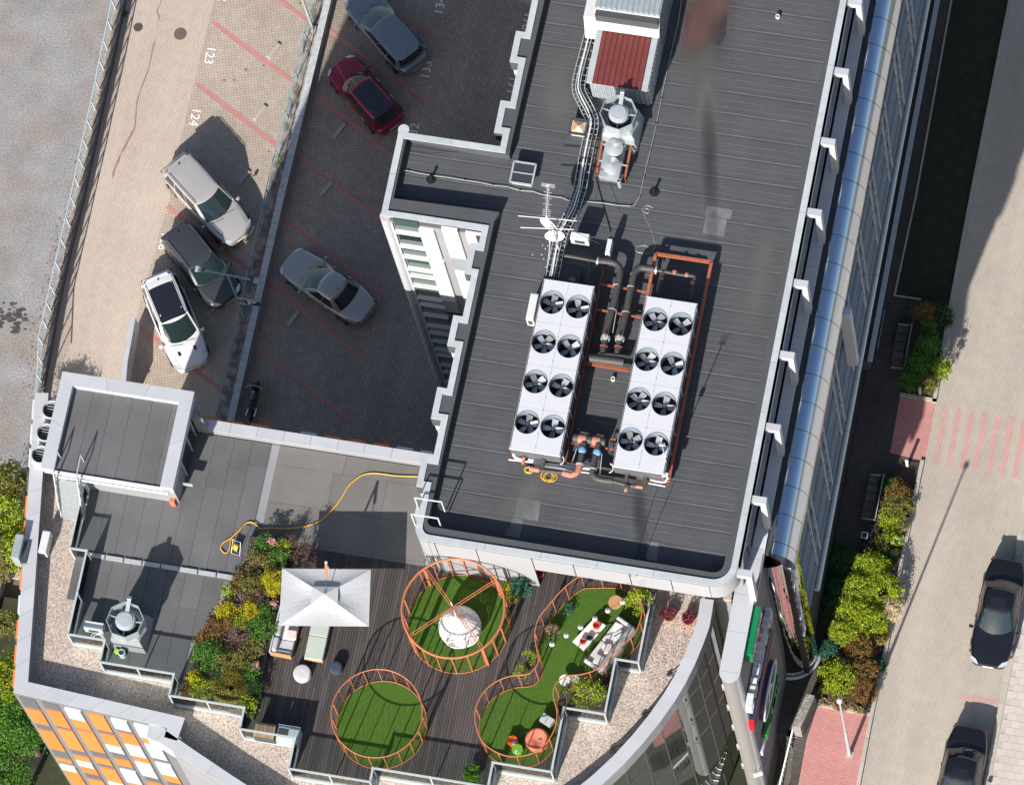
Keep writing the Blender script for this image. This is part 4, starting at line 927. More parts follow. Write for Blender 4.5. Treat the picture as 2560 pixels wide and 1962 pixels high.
# ================================================================== plant on the main roof
def c1(x, y, z=ROOF): return W((1280+x/6.85, 440+y/6.85), z)
def c2(x, y, z=ROOF): return W((1260+x/4.982, 1060+y/4.982), z)
def c3(x, y, z=ROOF): return W((1420+x/6, 200+y/6), z)
def c9(x, y, z=ROOF): return W((1480+x/6, 580+y/6), z)
def rectfit(pts, z):
    q = [W(p, z) for p in pts]; return min(q[0].x, q[3].x)*.5+max(q[0].x, q[3].x)*.5, (q[1].x+q[2].x)/2, (q[2].y+q[3].y)/2, (q[0].y+q[1].y)/2
UH = 1.45
def chiller(quad, label, fans, off):
    z = ROOF+UH; x0, x1, y0, y1 = rectfit(quad, z)
    t = thing('air_chiller', label, 'chiller', (x0, y0, ROOF), 'rooftop chillers')
    fc = [(WY(p, 0)) for p in []]
    F = [W(T(*p), z) for p in fans]
    r = .505
    # top deck panels with round holes, one panel per fan
    L4 = (y1-y0)/4; xm = (x0+x1)/2
    for k, f in enumerate(F):
        row = k//2; cx = x0+(x1-x0)*(.235+.0) if k % 2 == 0 else x1-(x1-x0)*.265
        a0, a1 = (x0, xm) if k % 2 == 0 else (xm, x1); b1 = y1-L4*row; b0 = b1-L4
        cy = f.y; cx = f.x; cy = min(max(cy, b0+r+.02), b1-r-.02); cx = min(max(cx, a0+r+.02), a1-r-.02)
        g = .004; n = 32; mb = MB(); circ = [(cx+r*math.cos(2*PI*i/n), cy+r*math.sin(2*PI*i/n)) for i in range(n)]
        def edge(i):
            a = 2*PI*i/n; dx, dy = math.cos(a), math.sin(a); tx = ((a1-g if dx > 0 else a0+g)-cx)/dx if abs(dx) > 1e-6 else 1e9; ty = ((b1-g if dy > 0 else b0+g)-cy)/dy if abs(dy) > 1e-6 else 1e9
            t_ = min(tx, ty); return (cx+dx*t_, cy+dy*t_, tx < ty, dx > 0, dy > 0)
        E = [edge(i) for i in range(n)]; zc = z
        for i in range(n):
            e0, e1 = E[i], E[(i+1) % n]; p0, p1 = circ[i], circ[(i+1) % n]
            if e0[2] == e1[2]: mb.quad((p0[0], p0[1], zc), (e0[0], e0[1], zc), (e1[0], e1[1], zc), (p1[0], p1[1], zc))
            else:
                cxn = a1-g if (e0[3] if e0[2] else e1[3]) else a0+g; cyn = b1-g if (e1[4] if e0[2] else e0[4]) else b0+g
                mb.quad((p0[0], p0[1], zc), (e0[0], e0[1], zc), (cxn, cyn, zc), (e1[0], e1[1], zc), (p1[0], p1[1], zc))
        for (p, q) in (((a0+g, b0+g), (a1-g, b0+g)), ((a1-g, b0+g), (a1-g, b1-g)), ((a1-g, b1-g), (a0+g, b1-g)), ((a0+g, b1-g), (a0+g, b0+g))):
            mb.quad((p[0], p[1], zc-.09), (q[0], q[1], zc-.09), (q[0], q[1], zc), (p[0], p[1], zc))
        mb.build('top_panel', M_unit, t)
        sh = MB(); sh.lathe((cx, cy, z), [(r+.012, .012), (r, .012), (r, -.12), (r-.005, -.3), (r-.01, -.55)], 32, cap=False)
        sh.v = sh.v; sh.build('shroud', M_shroud, t, smooth=True)
        MB().lathe((cx, cy, z-.56), [(r, 0), (r, .01)], 24).build('fan_pit', M_dark, t)
        fan = MB().cyl((cx, cy, z-.42), (cx, cy, z-.24), .075, n=12).build('fan_hub', M_dgrey, t)
        ph = rnd.uniform(0, 6.28)
        for i in range(5):
            if i == 4 and k % 2: continue
            a = ph+2*PI*i/(5 if not k % 2 else 4); ca, sa = math.cos(a), math.sin(a); b = MB(); pts_ = []
            for (rr_, w0, w1) in ((.07, -.06, .06), (.16, -.11, .10), (.30, -.125, .115), (.44, -.135, .12)):
                for wv, dz in ((w0, -.05), (w1, .05)): pts_.append((cx+ca*rr_-sa*wv, cy+sa*rr_+ca*wv, z-.33+dz))
            b.add(pts_, [(0, 2, 3, 1), (2, 4, 5, 3), (4, 6, 7, 5)]); b.build('blade', M_blade, fan)
    # centre line bolts
    bm = MB()
    for i in range(14):
        yy_ = y0+(y1-y0)*(i+.5)/14; bm.box((xm, yy_, z+.006), (.035, .02, .012))
    for i in range(9):
        for x_ in (x0+.05, x1-.05): bm.box((x_, y0+(y1-y0)*(i+.5)/9, z+.005), (.018, .018, .01))
    bm.build('bolts', M_dgrey, t)
    MB().prism([(x0+.05, y0+.05), (x1-.05, y0+.05), (x1-.05, y1-.05), (x0+.05, y1-.05)], ROOF+.42, ROOF+UH-.58).build('casing', M_unitd, t)
    s_ = MB()
    for x_ in (x0+.03, x1-.03): s_.box((x_, (y0+y1)/2, ROOF+1.0), (.03, y1-y0-.1, .9))
    s_.build('side_grille', M_unitd, t); 
    for y_ in (y0+.04, y1-.04): MB().box(((x0+x1)/2, y_, ROOF+1.0), (x1-x0-.1, .04, .85)).build('end_panel', M_unitd, t)
    for k in range(9): MB().box((x1-.0, y0+.3+(y1-y0-.6)*k/8, ROOF+.95), (.05, .05, .95)).build('corner_post', mat('unit_blue_grey', (.27, .31, .42), .5), t)
    fr = MB()
    for x_ in (x0-.02, x1+.06): fr.bar((x_, y0-.1, ROOF+.34), (x_, y1+.1, ROOF+.34), .12)
    for k in range(6): y_ = y0+(y1-y0)*k/5; fr.bar((x0, y_, ROOF+.3), (x1, y_, ROOF+.3), .1); 
    fr.build('support_frame', M_rust, t)
    for k in range(4):
        y_ = y0+.2+(y1-y0-.4)*k/3
        for x_ in (x0+.05, x1-.05): MB().box((x_, y_, ROOF+.15), (.12, .12, .3)).build('foot', M_rust, t)
    return t, (x0, x1, y0, y1)
uL, bL_ = chiller(((1359.4, 696.4), (1487.9, 716.3), (1399.5, 1141.3), (1272, 1121.2)), 'left of the two long white eight-fan chillers, beside the cable tray',
    [(2, 1, 343, 912), (2, 1, 565, 950), (2, 1, 271, 1250), (2, 1, 490, 1288), (2, 1, 200, 1590), (2, 1, 420, 1625), (2, 2, 128, 258), (2, 2, 347, 296)], 0)
uR, bR_ = chiller(((1618.7, 739.6), (1744.2, 760), (1659.4, 1188.5), (1528, 1162.4)), 'right of the two long white eight-fan chillers, with the orange steel gantry behind it',
    [(2, 1, 1228, 1060), (2, 1, 1443, 1098), (2, 1, 1153, 1400), (2, 1, 1374, 1438), (2, 2, 1080, 62), (2, 2, 1302, 102), (2, 2, 1008, 405), (2, 2, 1228, 443)], 0)
# orange steel frame north of the right chiller
ff = thing('pipe_gantry', 'rectangular orange steel gantry on the roof behind the right chiller', 'frame', (c9(1390, 600).x, c9(1390, 600).y, ROOF))
FZ = ROOF+.5
fr = [c9(960, 325, FZ), c9(1795, 462, FZ), c9(1700, 900, FZ), c9(840, 945, FZ)]
fx0, fx1 = (fr[0].x+c9(900, 610, FZ).x)/2, (fr[1].x+c9(1740, 700, FZ).x)/2; fy1 = (fr[0].y+fr[1].y)/2; fy0 = bR_[3]-.3
for a, b in (((fx0, fy1), (fx1, fy1)), ((fx1, fy1), (fx1, bR_[2])), ((fx0, fy1), (fx0, fy0))):
    MB().bar((a[0], a[1], FZ), (b[0], b[1], FZ), .13, .13).build('beam', M_rust if 0 else mat('orange_steel', (.33, .095, .045), .65, var=.2, vs=5), ff)
for q in ((fx0, fy1), (fx1, fy1), (fx0, fy1-1.1), (fx1, fy1-1.6)): MB().box((q[0], q[1], ROOF+.22), (.1, .1, .44)).build('leg', M_rust, ff)
M_ost = MC['orange_steel']
# chilled water pipes between the units
pp = thing('chiller_pipework', 'black lagged water pipes looping between the two chillers', 'pipes', (c9(500, 700).x, c9(500, 700).y, ROOF))
PZ = ROOF+.62
def smooth(pts, n=5, z=None):
    P = [Vector(p) for p in pts]; out = []
    for i in range(len(P)-1):
        p0 = P[max(i-1, 0)]; p1 = P[i]; p2 = P[i+1]; p3 = P[min(i+2, len(P)-1)]
        for k in range(n):
            t = k/n; out.append(.5*((2*p1)+(-p0+p2)*t+(2*p0-5*p1+4*p2-p3)*t*t+(-p0+3*p1-3*p2+p3)*t*t*t))
    out.append(P[-1]); return out
tubeA = smooth([c9(60, 430, PZ), c9(250, 450, PZ), c9(360, 480, PZ), c9(425, 570, PZ), c9(415, 680, PZ), c9(380, 850, PZ), c9(330, 1060, PZ), c9(200, 1540, PZ)])
tubeB = smooth([c9(960, 565, PZ), c9(760, 535, PZ), c9(665, 575, PZ), c9(620, 680, PZ), c9(585, 850, PZ), c9(520, 1180, PZ), c9(425, 1560, PZ)])
MB().tube(tubeA, .15, 14).build('lagged_pipe', M_pipe, pp, smooth=True); MB().tube(tubeB, .15, 14).build('lagged_pipe', M_pipe, pp, smooth=True)
MB().tube(smooth([c9(960, 570, PZ), c9(1130, 600, PZ), c9(1330, 640, PZ), c9(1530, 665, PZ), c9(1530, 720, PZ), c9(1500, 880, PZ), c9(1470, 1030, PZ)]), .085, 10).build('branch_pipe', M_pipe, pp, smooth=True)
MB().tube(smooth([c9(1080, 590, PZ), c9(1050, 680, PZ), c9(1020, 800, PZ), c9(985, 950, PZ)]), .085, 10).build('branch_pipe', M_pipe, pp, smooth=True)
t21 = lambda x, y, z=PZ: S(2, 1, x, y, z)
MB().tube(smooth([t21(450, 510), t21(540, 525), t21(660, 548), t21(730, 562)]), .085, 10).build('branch_pipe', M_pipe, pp, smooth=True)
MB().tube([t21(665, 560), t21(660, 650), t21(640, 740)], .075, 10).build('branch_pipe', M_pipe, pp, smooth=True)
def ringat(p, q, r, m, name='flange', th=.03, par=None):
    d = (Vector(q)-Vector(p)).normalized(); MB().cyl(Vector(p)-d*th, Vector(p)+d*th, r, n=16).build(name, m, par or pp, smooth=True)
for a, b in (((90, 440), (120, 445)), ((965, 570), (1000, 575))): ringat(c9(*a, PZ), c9(*b, PZ), .19, M_steel)
for x, y, x2, y2 in ((375, 800, 370, 830), (305, 1165, 298, 1195), (585, 825, 580, 855), (510, 1205, 505, 1235)): ringat(c9(x, y, PZ), c9(x2, y2, PZ), .165, M_steel, 'pipe_clamp', .02)
for (x, y) in ((330, 1040), (610, 640), (1240, 610), (1420, 650), (1510, 770), (1040, 700)):
    c = c9(x, y, PZ+.0); MB().lathe((c.x, c.y, c.z-.1), [(.05, 0), (.10, .1), (.10, .17), (.03, .2)], 10).build('rust_patch', M_piper, pp, smooth=True)
for cx_ in ((200, 1590, 1), (415, 1600, 1)):
    c = c9(cx_[0], cx_[1], PZ-.1); v = thing('gate_valve', 'grey flanged gate valve at the foot of the %s long black pipe' % ('left' if cx_[0] < 300 else 'right'), 'valve', (c.x, c.y, ROOF))
    MB().lathe((c.x, c.y, PZ-.2), [(.2, 0), (.2, .06), (.1, .08), (.1, .2), (.13, .2), (.13, .24)], 20).build('flange', M_steel, v, smooth=True)
    b = MB(); [b.cyl((c.x+.16*math.cos(a), c.y+.16*math.sin(a), PZ-.14), (c.x+.16*math.cos(a), c.y+.16*math.sin(a), PZ-.1), .02, n=6) for a in [2*PI*i/8 for i in range(8)]]; b.build('bolts', M_dgrey, v)
    MB().cyl((c.x, c.y, PZ), (c.x, c.y+.05, PZ+.28), .035, n=8).build('stem', M_piper, v)
    MB().cyl((c.x, c.y-.15, PZ-.12), (c.x-.0, c.y-.65, PZ-.16), .13, n=14).build('pipe_stub', M_pipe, v, smooth=True)
    MB().cyl((c.x, c.y-.33, PZ-.14), (c.x, c.y-.37, PZ-.14), .17, n=16).build('red_flange', M_ost, v)
hd = [S(2, 1, 660, 1385, PZ-.1), S(2, 1, 960, 1425, PZ-.1)]
MB().cyl(hd[0], hd[1], .19, n=18).build('header_pipe', M_pipe, pp, smooth=True)
hd2 = [c2(865, 165, PZ-.1), c2(1265, 225, PZ-.1)]
MB().cyl(hd2[0], hd2[1], .2, n=18).build('header_pipe', M_pipe, pp, smooth=True)
for f in (.28, .72):
    p = hd2[0].lerp(hd2[1], f); d = (hd2[1]-hd2[0]).normalized(); MB().cyl(p-d*.16, p+d*.16, .206, n=18, caps=False).build('rust_patch', M_piper, pp, smooth=True)
# cross rails carrying the pipes
for (a, b) in (((110, 780), (870, 915)), ((60, 1160), (740, 1285))):
    MB().bar(c9(*a, ROOF+.38), c9(*b, ROOF+.38), .07).build('pipe_support', M_ost, pp)
for (a, b) in (((490, 1400), (1010, 1490)), ((650, 1440), (1010, 1500)), ):
    MB().bar(S(2, 1, *a, ROOF+.3), S(2, 1, *b, ROOF+.3), .07).build('pipe_support', M_ost, pp)
for (a, b) in (((845, 235), (930, 250)), ((1060, 265), (1140, 280)), ((1265, 300), (1370, 320)), ((1325, 185), (1395, 195))): MB().bar(c2(*a, ROOF+.3), c2(*b, ROOF+.3), .07).build('pipe_support', M_ost, pp)
for x in ((460, 650, 330, 1450), (640, 830, 560, 1210)): MB().bar(c9(x[0], x[1], ROOF+.5), c9(x[2]-20, x[3]+60, ROOF+.5), .03).build('support_rod', M_steel, pp)
MB().bar(S(2, 1, 790, 600, ROOF+.25), S(2, 1, 560, 1678, ROOF+.25), .12).build('floor_beam', M_rust, pp)
# south manifold with blue valves
sm = thing('pipe_manifold', 'rusty pipe manifold with two blue valves at the near end of the chillers', 'pipes', (c2(1050, 500).x, c2(1050, 500).y, ROOF))
for i, (bx, by, pts_) in enumerate(((975, 318, [(1000, 235), (985, 300), (965, 400), (945, 500)]), (1160, 345, [(1175, 245), (1165, 320), (1135, 420), (1110, 560)]))):
    MB().tube(smooth([c2(*p, PZ) for p in pts_]), .13, 12).build('riser', M_pipe, sm, smooth=True)
    c = c2(bx, by, PZ+.1); MB().lathe((c.x, c.y, PZ-.12), [(.12, 0), (.17, .1), (.16, .22), (.10, .28), (.01, .29)], 14).build('valve_body', mat('blue_enamel', (.12, .30, .52), .5, var=.1), sm, smooth=True)
    a = c2(bx-70 if i == 0 else bx+60, by-10 if i == 0 else by+25, PZ+.15); b = c2(850 if i == 0 else 1195, 470 if i == 0 else 615, PZ+.1)
    l_ = MB().bar(a, b, .03, .03).build('lever', M_steel, sm); MB().bar(a.lerp(b, .85), b, .05).build('lever_grip', M_ost, sm)
    ringat(c2(*pts_[3], PZ), c2(pts_[3][0]-4, pts_[3][1]+20, PZ), .17, M_steel, 'flange', .03, sm)
MB().tube(smooth([c2(945, 510, PZ), c2(915, 590, PZ), c2(840, 630, PZ), c2(730, 605, PZ)]), .135, 12).build('rusty_bend', M_piper, sm, smooth=True)
MB().tube(smooth([c2(730, 605, PZ), c2(600, 590, PZ), c2(480, 575, PZ), c2(320, 550, PZ)]), .10, 10).build('lagged_pipe', M_pipe, sm, smooth=True)
MB().tube(smooth([c2(320, 550, PZ), c2(390, 565, PZ), c2(440, 572, PZ)]), .11, 10).build('rust_patch', M_piper, sm, smooth=True)
MB().tube(smooth([c2(1110, 560, PZ), c2(1110, 630, PZ), c2(1180, 685, PZ), c2(1350, 710, PZ)]), .14, 12).build('lagged_bend', M_pipe, sm, smooth=True)
MB().tube(smooth([c2(1350, 710, PZ), c2(1450, 735, PZ), c2(1560, 760, PZ), c2(1640, 775, PZ)]), .10, 10).build('lagged_pipe', M_pipe, sm, smooth=True)
MB().tube(smooth([c2(1640, 775, PZ), c2(1730, 788, PZ)]), .08, 10).build('rust_patch', M_piper, sm, smooth=True)
for (a, b, m_) in (((255, 390), (235, 500), M_piper), ((490, 440), (480, 570), M_pipe), ((1530, 610), (1530, 745), M_pipe), ((1770, 640), (1755, 780), M_pipe), ((1530, 780), (1512, 840), M_piper)):
    MB().tube([c2(*a, PZ+.1), c2(*b, PZ)], .075, 10).build('branch_pipe', m_, sm, smooth=True); c = c2(*a, PZ+.12); MB().lathe((c.x, c.y, PZ), [(.11, 0), (.11, .16), (.06, .18)], 12).build('strainer', M_dgrey, sm, smooth=True)
for (a, b, r) in (((60, 440), (880, 530), .045), ((60, 440), (150, 560), .0), ((960, 545), (1080, 555), .06), ((960, 595), (1070, 610), .03), ((1800, 735), (2010, 775), .03), ((300, 440), (460, 465), .06), ((1650, 665), (1740, 685), .05)):
    if r: MB().tube([c2(*a, ROOF+.4), c2(*b, ROOF+.4)], r, 8).build('conduit', M_white, sm, smooth=True)
MB().tube(smooth([c2(1820, 690, ROOF+.45), c2(1930, 715, ROOF+.45), c2(2010, 715, ROOF+.45), c2(2045, 660, ROOF+.6)]), .05, 8).build('conduit', M_white, sm, smooth=True)
MB().tube(smooth([c2(120, 330, ROOF+.8), c2(130, 400, ROOF+.6), c2(190, 430, ROOF+.5), c2(240, 440, ROOF+.45)]), .07, 8).build('conduit', M_white, sm, smooth=True)
for q in (((710, 380), (745, 430), (735, 480), (700, 500)), ((1325, 490), (1360, 530), (1350, 580), (1310, 605))):
    MB().tube(smooth([c2(*p, ROOF+.9) for p in q]), .03, 6).build('conduit', M_white, sm, smooth=True)
MB().bar(c2(480, 490, ROOF+.3), c2(880, 560, ROOF+.3), .22, .06).build('tray', M_steel, sm)
MB().bar(c2(1150, 590, ROOF+.3), c2(1500, 650, ROOF+.3), .22, .06).build('tray', M_dgrey, sm)
def coil(name, label, c, r, turns, m, rt_, zs, seed, loc=None):
    rr = random.Random(seed); pts_ = []
    for i in range(turns*14):
        a = 2*PI*i/14; k = r*(1+.25*math.sin(i*.37+seed)); pts_.append((c.x+k*math.cos(a)+rr.uniform(-.01, .01)+.05*math.sin(i*.11), c.y+k*.75*math.sin(a), zs+.01*(i % 14)/14+.012*(i//14)))
    t = tag(MB().tube(pts_, rt_, 5).build(name, m, None, smooth=True), label, 'cable'); return t
coil('cable_coil', 'yellow cable coiled on the felt below the left chiller', c2(560, 660), .25, 5, M_yel, .012, ROOF+.05, 2)
coil('cable_coil', 'smaller yellow cable loops hanging at the left end of the manifold', c2(300, 580), .16, 3, M_yel, .012, ROOF+.1, 4)
coil('cable_coil', 'black cable coil on the roof beside the near end of the right chiller', S(2, 2, 1430, 700), .15, 4, M_black, .016, ROOF+.04, 6)
# control boxes
def cabinet(name, label, p, d, z, m, cat='cabinet', rz=0., extra=None):
    c = W(p, z); t = thing(name, label, cat, (c.x, c.y, z-d[2]))
    MB().box((c.x, c.y, z-d[2]/2), d, rz).build('case', m, t, bevel=.012)
    MB().box((c.x, c.y, z+.006), (d[0]*.9, d[1]*.92, .012), rz).build('lid', m, t)
    b = MB().box((c.x, c.y-d[1]/2-.006, z-d[2]/2), (d[0]*.55, .012, d[2]*.5)).build('vent_grille', M_dgrey, t); return t, c
cabinet('switch_cabinet', 'narrow white cabinet against the west side of the left chiller', T(2, 1, 172, 945), (.33, 1.15, .85), ROOF+1.0, M_white)
cabinet('condenser_unit', 'white condenser unit beside the antenna mast, grille facing the camera', T(2, 1, 580, 345), (.78, .30, .62), ROOF+.95, M_white, 'air conditioner')
cabinet('condenser_unit', 'narrow upright white box at the bend of the black pipes', T(2, 1, 828, 430), (.2, .68, .55), ROOF+.9, M_white, 'air conditioner')
cabinet('junction_box', 'small white junction box on the corner of the right chiller', (1663, 1186), (.26, .18, .2), ROOF+1.2, M_white, 'box')
MB().prism([tuple(W(p, ROOF+.25)[:2]) for p in (T(2, 1, 440, 610), T(2, 1, 595, 635), T(2, 1, 570, 750), T(2, 1, 415, 725))], ROOF, ROOF+.25).build('roof_curb', M_roof, bld)
c = S(2, 1, 512, 715, ROOF+.3); coil('hose_ring', 'small pale hose ring on the dark curb behind the left chiller', Vector((c.x, c.y, 0)), .08, 3, M_steel, .012, ROOF+.28, 9)
# lamp/antenna post at the near corner of the right chiller
c = W((1672, 1180), ROOF); am = thing('antenna_post', 'thin grey antenna post at the near corner of the right chiller', 'antenna', (c.x, c.y, ROOF))
MB().cyl((c.x, c.y, ROOF), (c.x, c.y, ROOF+3.6), .022, n=8).build('post', M_steel, am)
MB().box((c.x, c.y, ROOF+2.2), (.16, .1, .2)).build('box', M_white, am)
h = MB(); [h.cyl((c.x-.12+.06*i, c.y, ROOF+3.5), (c.x-.12+.06*i, c.y+.02, ROOF+3.75), .012, n=6) for i in range(5)]; h.bar((c.x-.14, c.y, ROOF+3.52), (c.x+.14, c.y, ROOF+3.52), .02); h.build('head', M_steel, am)
# drain funnels and small pipe vents
for i, (p, lab) in enumerate(((T(3, 0, 83, 143), 'small white pipe vent near the east edge of the roof'), (T(2, 1, 865, 1565), 'short white drain funnel between the two chillers'))):
    c = W(p, ROOF+.1); t = thing('pipe_vent', lab, 'vent', (c.x, c.y, ROOF)); MB().lathe((c.x, c.y, ROOF), [(.10, 0), (.09, .16), (.055, .16), (.05, .02)], 18, cap=False).build('collar', M_white, t, smooth=True)
    MB().lathe((c.x, c.y, ROOF), [(.05, .02), (.05, .03)], 14).build('bore', M_black, t)
for i, (p, lab) in enumerate(((T(1, 0, 1495, 1515), 'black soil vent with a round collar on the west wing roof'), (T(2, 0, 1215, 1622), 'black soil vent on the main roof south of the plant house'))):
    c = W(p, ROOF+.3); t = thing('soil_vent', lab, 'vent', (c.x, c.y, ROOF))
    MB().lathe((c.x, c.y, ROOF), [(.23, .0), (.22, .02), (.07, .03), (.055, .3), (.075, .32), (.075, .36), (.03, .37)], 18).build('pipe', M_black, t, smooth=True)
    MB().lathe((c.x, c.y, ROOF), [(.25, 0), (.24, .015)], 20).build('flange', M_roof, t)
c = W(T(2, 0, 1440, 1240), ROOF)
# lightning conductor: wire on little weights
lw = thing('lightning_conductor', 'thin bright lightning conductor wire on small black feet round the roof', 'wire', (c.x, c.y, ROOF))
wa = [T(1, 0, 1255, 1460), T(1, 0, 1305, 1465), T(1, 0, 1370, 1480), T(1, 0, 1500, 1503), T(1, 0, 1640, 1520), T(1, 0, 1790, 1545), T(1, 0, 1900, 1560), T(1, 0, 2030, 1588), T(2, 0, -40, 1600), T(2, 0, 70, 1632), T(2, 0, 180, 1640), T(2, 0, 250, 1665), T(2, 1, 340, 5), T(2, 1, 420, 15), T(2, 1, 480, 38), T(2, 1, 640, 50), T(2, 1, 780, 62), T(2, 1, 900, 82), T(2, 1, 1020, 88), T(2, 1, 1050, 75), T(2, 1, 1090, 5), T(2, 0, 1110, 1620), T(2, 0, 1130, 1510), T(2, 0, 1185, 1285), T(2, 0, 1238, 1062), T(2, 0, 1280, 845), T(2, 0, 1300, 740), T(2, 0, 1370, 420), T(2, 0, 1430, 160), T(2, 0, 1455, -40)]
MB().tube([W(p, ROOF+.07+.01*math.sin(i*2)) for i, p in enumerate(wa)], .012, 5).build('wire', M_steel, lw)
for i in (1, 3, 5, 7, 9, 14, 16, 18, 20, 22, 23, 24, 25, 27): c = W(wa[i], ROOF); MB().lathe((c.x, c.y, ROOF), [(.055, 0), (.05, .05), (.02, .08)], 8).build('foot', M_black, lw)
# ---- skylights
def skylight(label, quad, z, m, two):
    x0, x1, y0, y1 = rectfit([T(*p) for p in quad], z); t = thing('skylight', label, 'skylight', (x0, y0, ROOF))
    MB().prism([(x0+.06, y0+.06), (x1-.06, y0+.06), (x1-.06, y1-.06), (x0+.06, y1-.06)], ROOF, z-.06).build('curb', M_coping if two else M_white, t)
    fr = MB()
    for a, b in (((x0, y0), (x1, y0)), ((x1, y0), (x1, y1)), ((x1, y1), (x0, y1)), ((x0, y1), (x0, y0))): fr.bar((*a, z-.03), (*b, z-.03), .07, .07)
    if two: fr.bar((x0, (y0+y1)/2, z-.02), (x1, (y0+y1)/2, z-.02), .04)
    fr.build('frame', M_steel if two else M_dgrey, t)
    if two:
        for a, b in ((y0+.05, (y0+y1)/2-.03), ((y0+y1)/2+.03, y1-.05)): MB().prism([(x0+.05, a), (x1-.05, a), (x1-.05, b), (x0+.05, b)], z-.05, z-.03).build('pane', m, t)
    else:
        cx, cy = (x0+x1)/2, (y0+y1)/2
        MB().add([(x0+.08, y0+.08, z-.03), (x1-.08, y0+.08, z-.03), (x1-.08, y1-.08, z-.03), (x0+.08, y1-.08, z-.03), (cx, cy, z+.1)], [(0, 1, 4), (1, 2, 4), (2, 3, 4), (3, 0, 4), (3, 2, 1, 0)]).build('dome', m, t)
    return t
M_sky = mat('skylight_glass', (.10, .11, .12), .05, .6)
skylight('two-pane roof light in a bright metal frame at the wing corner', [(2, 0, 15, 1378), (2, 0, 205, 1410), (2, 0, 170, 1585), (2, 0, -15, 1555)], ROOF+.42, M_sky, True)
skylight('small square opal roof light with a rust stain beside the cable tray', [(2, 0, 512, 1010), (2, 0, 655, 1035), (2, 0, 620, 1165), (2, 0, 487, 1130)], ROOF+.45, mat('opal_dome', (.55, .56, .54), .3, tint=((.45, .24, .10), 2.3)), False)
# ---- octagonal exhaust fans
def exhaust(label, cpx, z, r, plinth):
    c = W(cpx, z); t = thing('exhaust_fan', label, 'exhaust fan', (c.x, c.y, plinth), 'octagonal exhaust fans'); n = 8; a0 = R(12)
    O = [(c.x+r*math.cos(a0+2*PI*i/n), c.y+r*math.sin(a0+2*PI*i/n)) for i in range(n)]; I = [(c.x+(r-.035)*math.cos(a0+2*PI*i/n), c.y+(r-.035)*math.sin(a0+2*PI*i/n)) for i in range(n)]
    hh = .72
    for i in range(n):
        j = (i+1) % n; p0, p1 = O[i], O[j]; q0, q1 = I[i], I[j]
        ob = [(p0[0]*1-(p0[0]-c.x)*.06, p0[1]-(p0[1]-c.y)*.06), (p1[0]-(p1[0]-c.x)*.06, p1[1]-(p1[1]-c.y)*.06)]
        ib = [(q0[0]-(q0[0]-c.x)*.06, q0[1]-(q0[1]-c.y)*.06), (q1[0]-(q1[0]-c.x)*.06, q1[1]-(q1[1]-c.y)*.06)]
        MB().add([(*ob[0], z-hh), (*ob[1], z-hh), (*p1, z), (*p0, z), (*ib[0], z-hh), (*ib[1], z-hh), (*q1, z), (*q0, z)], [(0, 1, 2, 3), (7, 6, 5, 4), (3, 2, 6, 7), (0, 4, 5, 1)]).build('collar_panel', M_sheet, t)
    MB().lathe((c.x, c.y, z-hh-.25), [(r*1.0, 0), (r*.92, .25), (r*.45, .3)], 8).build('base_cone', M_sheet, t)
    MB().lathe((c.x, c.y, z-.75), [(r*.62, 0), (r*.58, .3)], 24).build('inlet_ring', M_dgrey, t)
    MB().lathe((c.x, c.y, z-.75), [(.30*r/.8, .2), (.43*r/.8, .3), (.43*r/.8, .62), (.40*r/.8, .70), (.33*r/.8, .72), (.32*r/.8, .75), (.02, .76)], 30).build('motor_dome', mat('motor_grey', (.33, .35, .38), .5, var=.08), t, smooth=True)
    s_ = MB(); d_ = Vector((-.03, 1, 0)).normalized()
    s_.bar((c.x+.02, c.y+.30, z-.05), (c.x+.0, c.y+r+.05, z+.03), .17, .03); s_.build('strap', M_steel, t)
    MB().bar((c.x, c.y+r+.05, z+.03), (c.x, c.y+r+.20, z-.05), .17, .12).build('strap_bracket', M_steel, t)
    for a in (2.95, 0.05, -1.5): MB().bar((c.x+.36*r/.8*math.cos(a), c.y+.36*r/.8*math.sin(a), z-.2), (c.x+.92*r*math.cos(a), c.y+.92*r*math.sin(a), z-.2), .03, .08).build('spoke', M_steel, t)
    pb = MB().add([(c.x-.78, c.y-.78, plinth), (c.x+.78, c.y-.78, plinth), (c.x+.78, c.y+.78, plinth), (c.x-.78, c.y+.78, plinth), (c.x-.62, c.y-.62, z-hh-.2), (c.x+.62, c.y-.62, z-hh-.2), (c.x+.62, c.y+.62, z-hh-.2), (c.x-.62, c.y+.62, z-hh-.2)],
                  [(3, 2, 1, 0), (4, 5, 6, 7), (0, 1, 5, 4), (1, 2, 6, 5), (2, 3, 7, 6), (3, 0, 4, 7)]); pb.build('plinth', M_wallg if plinth < 20 else M_sheet, t)
    return t
exhaust('octagonal steel exhaust fan beside the red-roofed plant house', (1546, 281), ROOF+2.3, .80, ROOF)
exhaust('octagonal steel exhaust fan on the terrace felt near the balustrade', (312, 1548), DECK+2.0, .80, DECK)
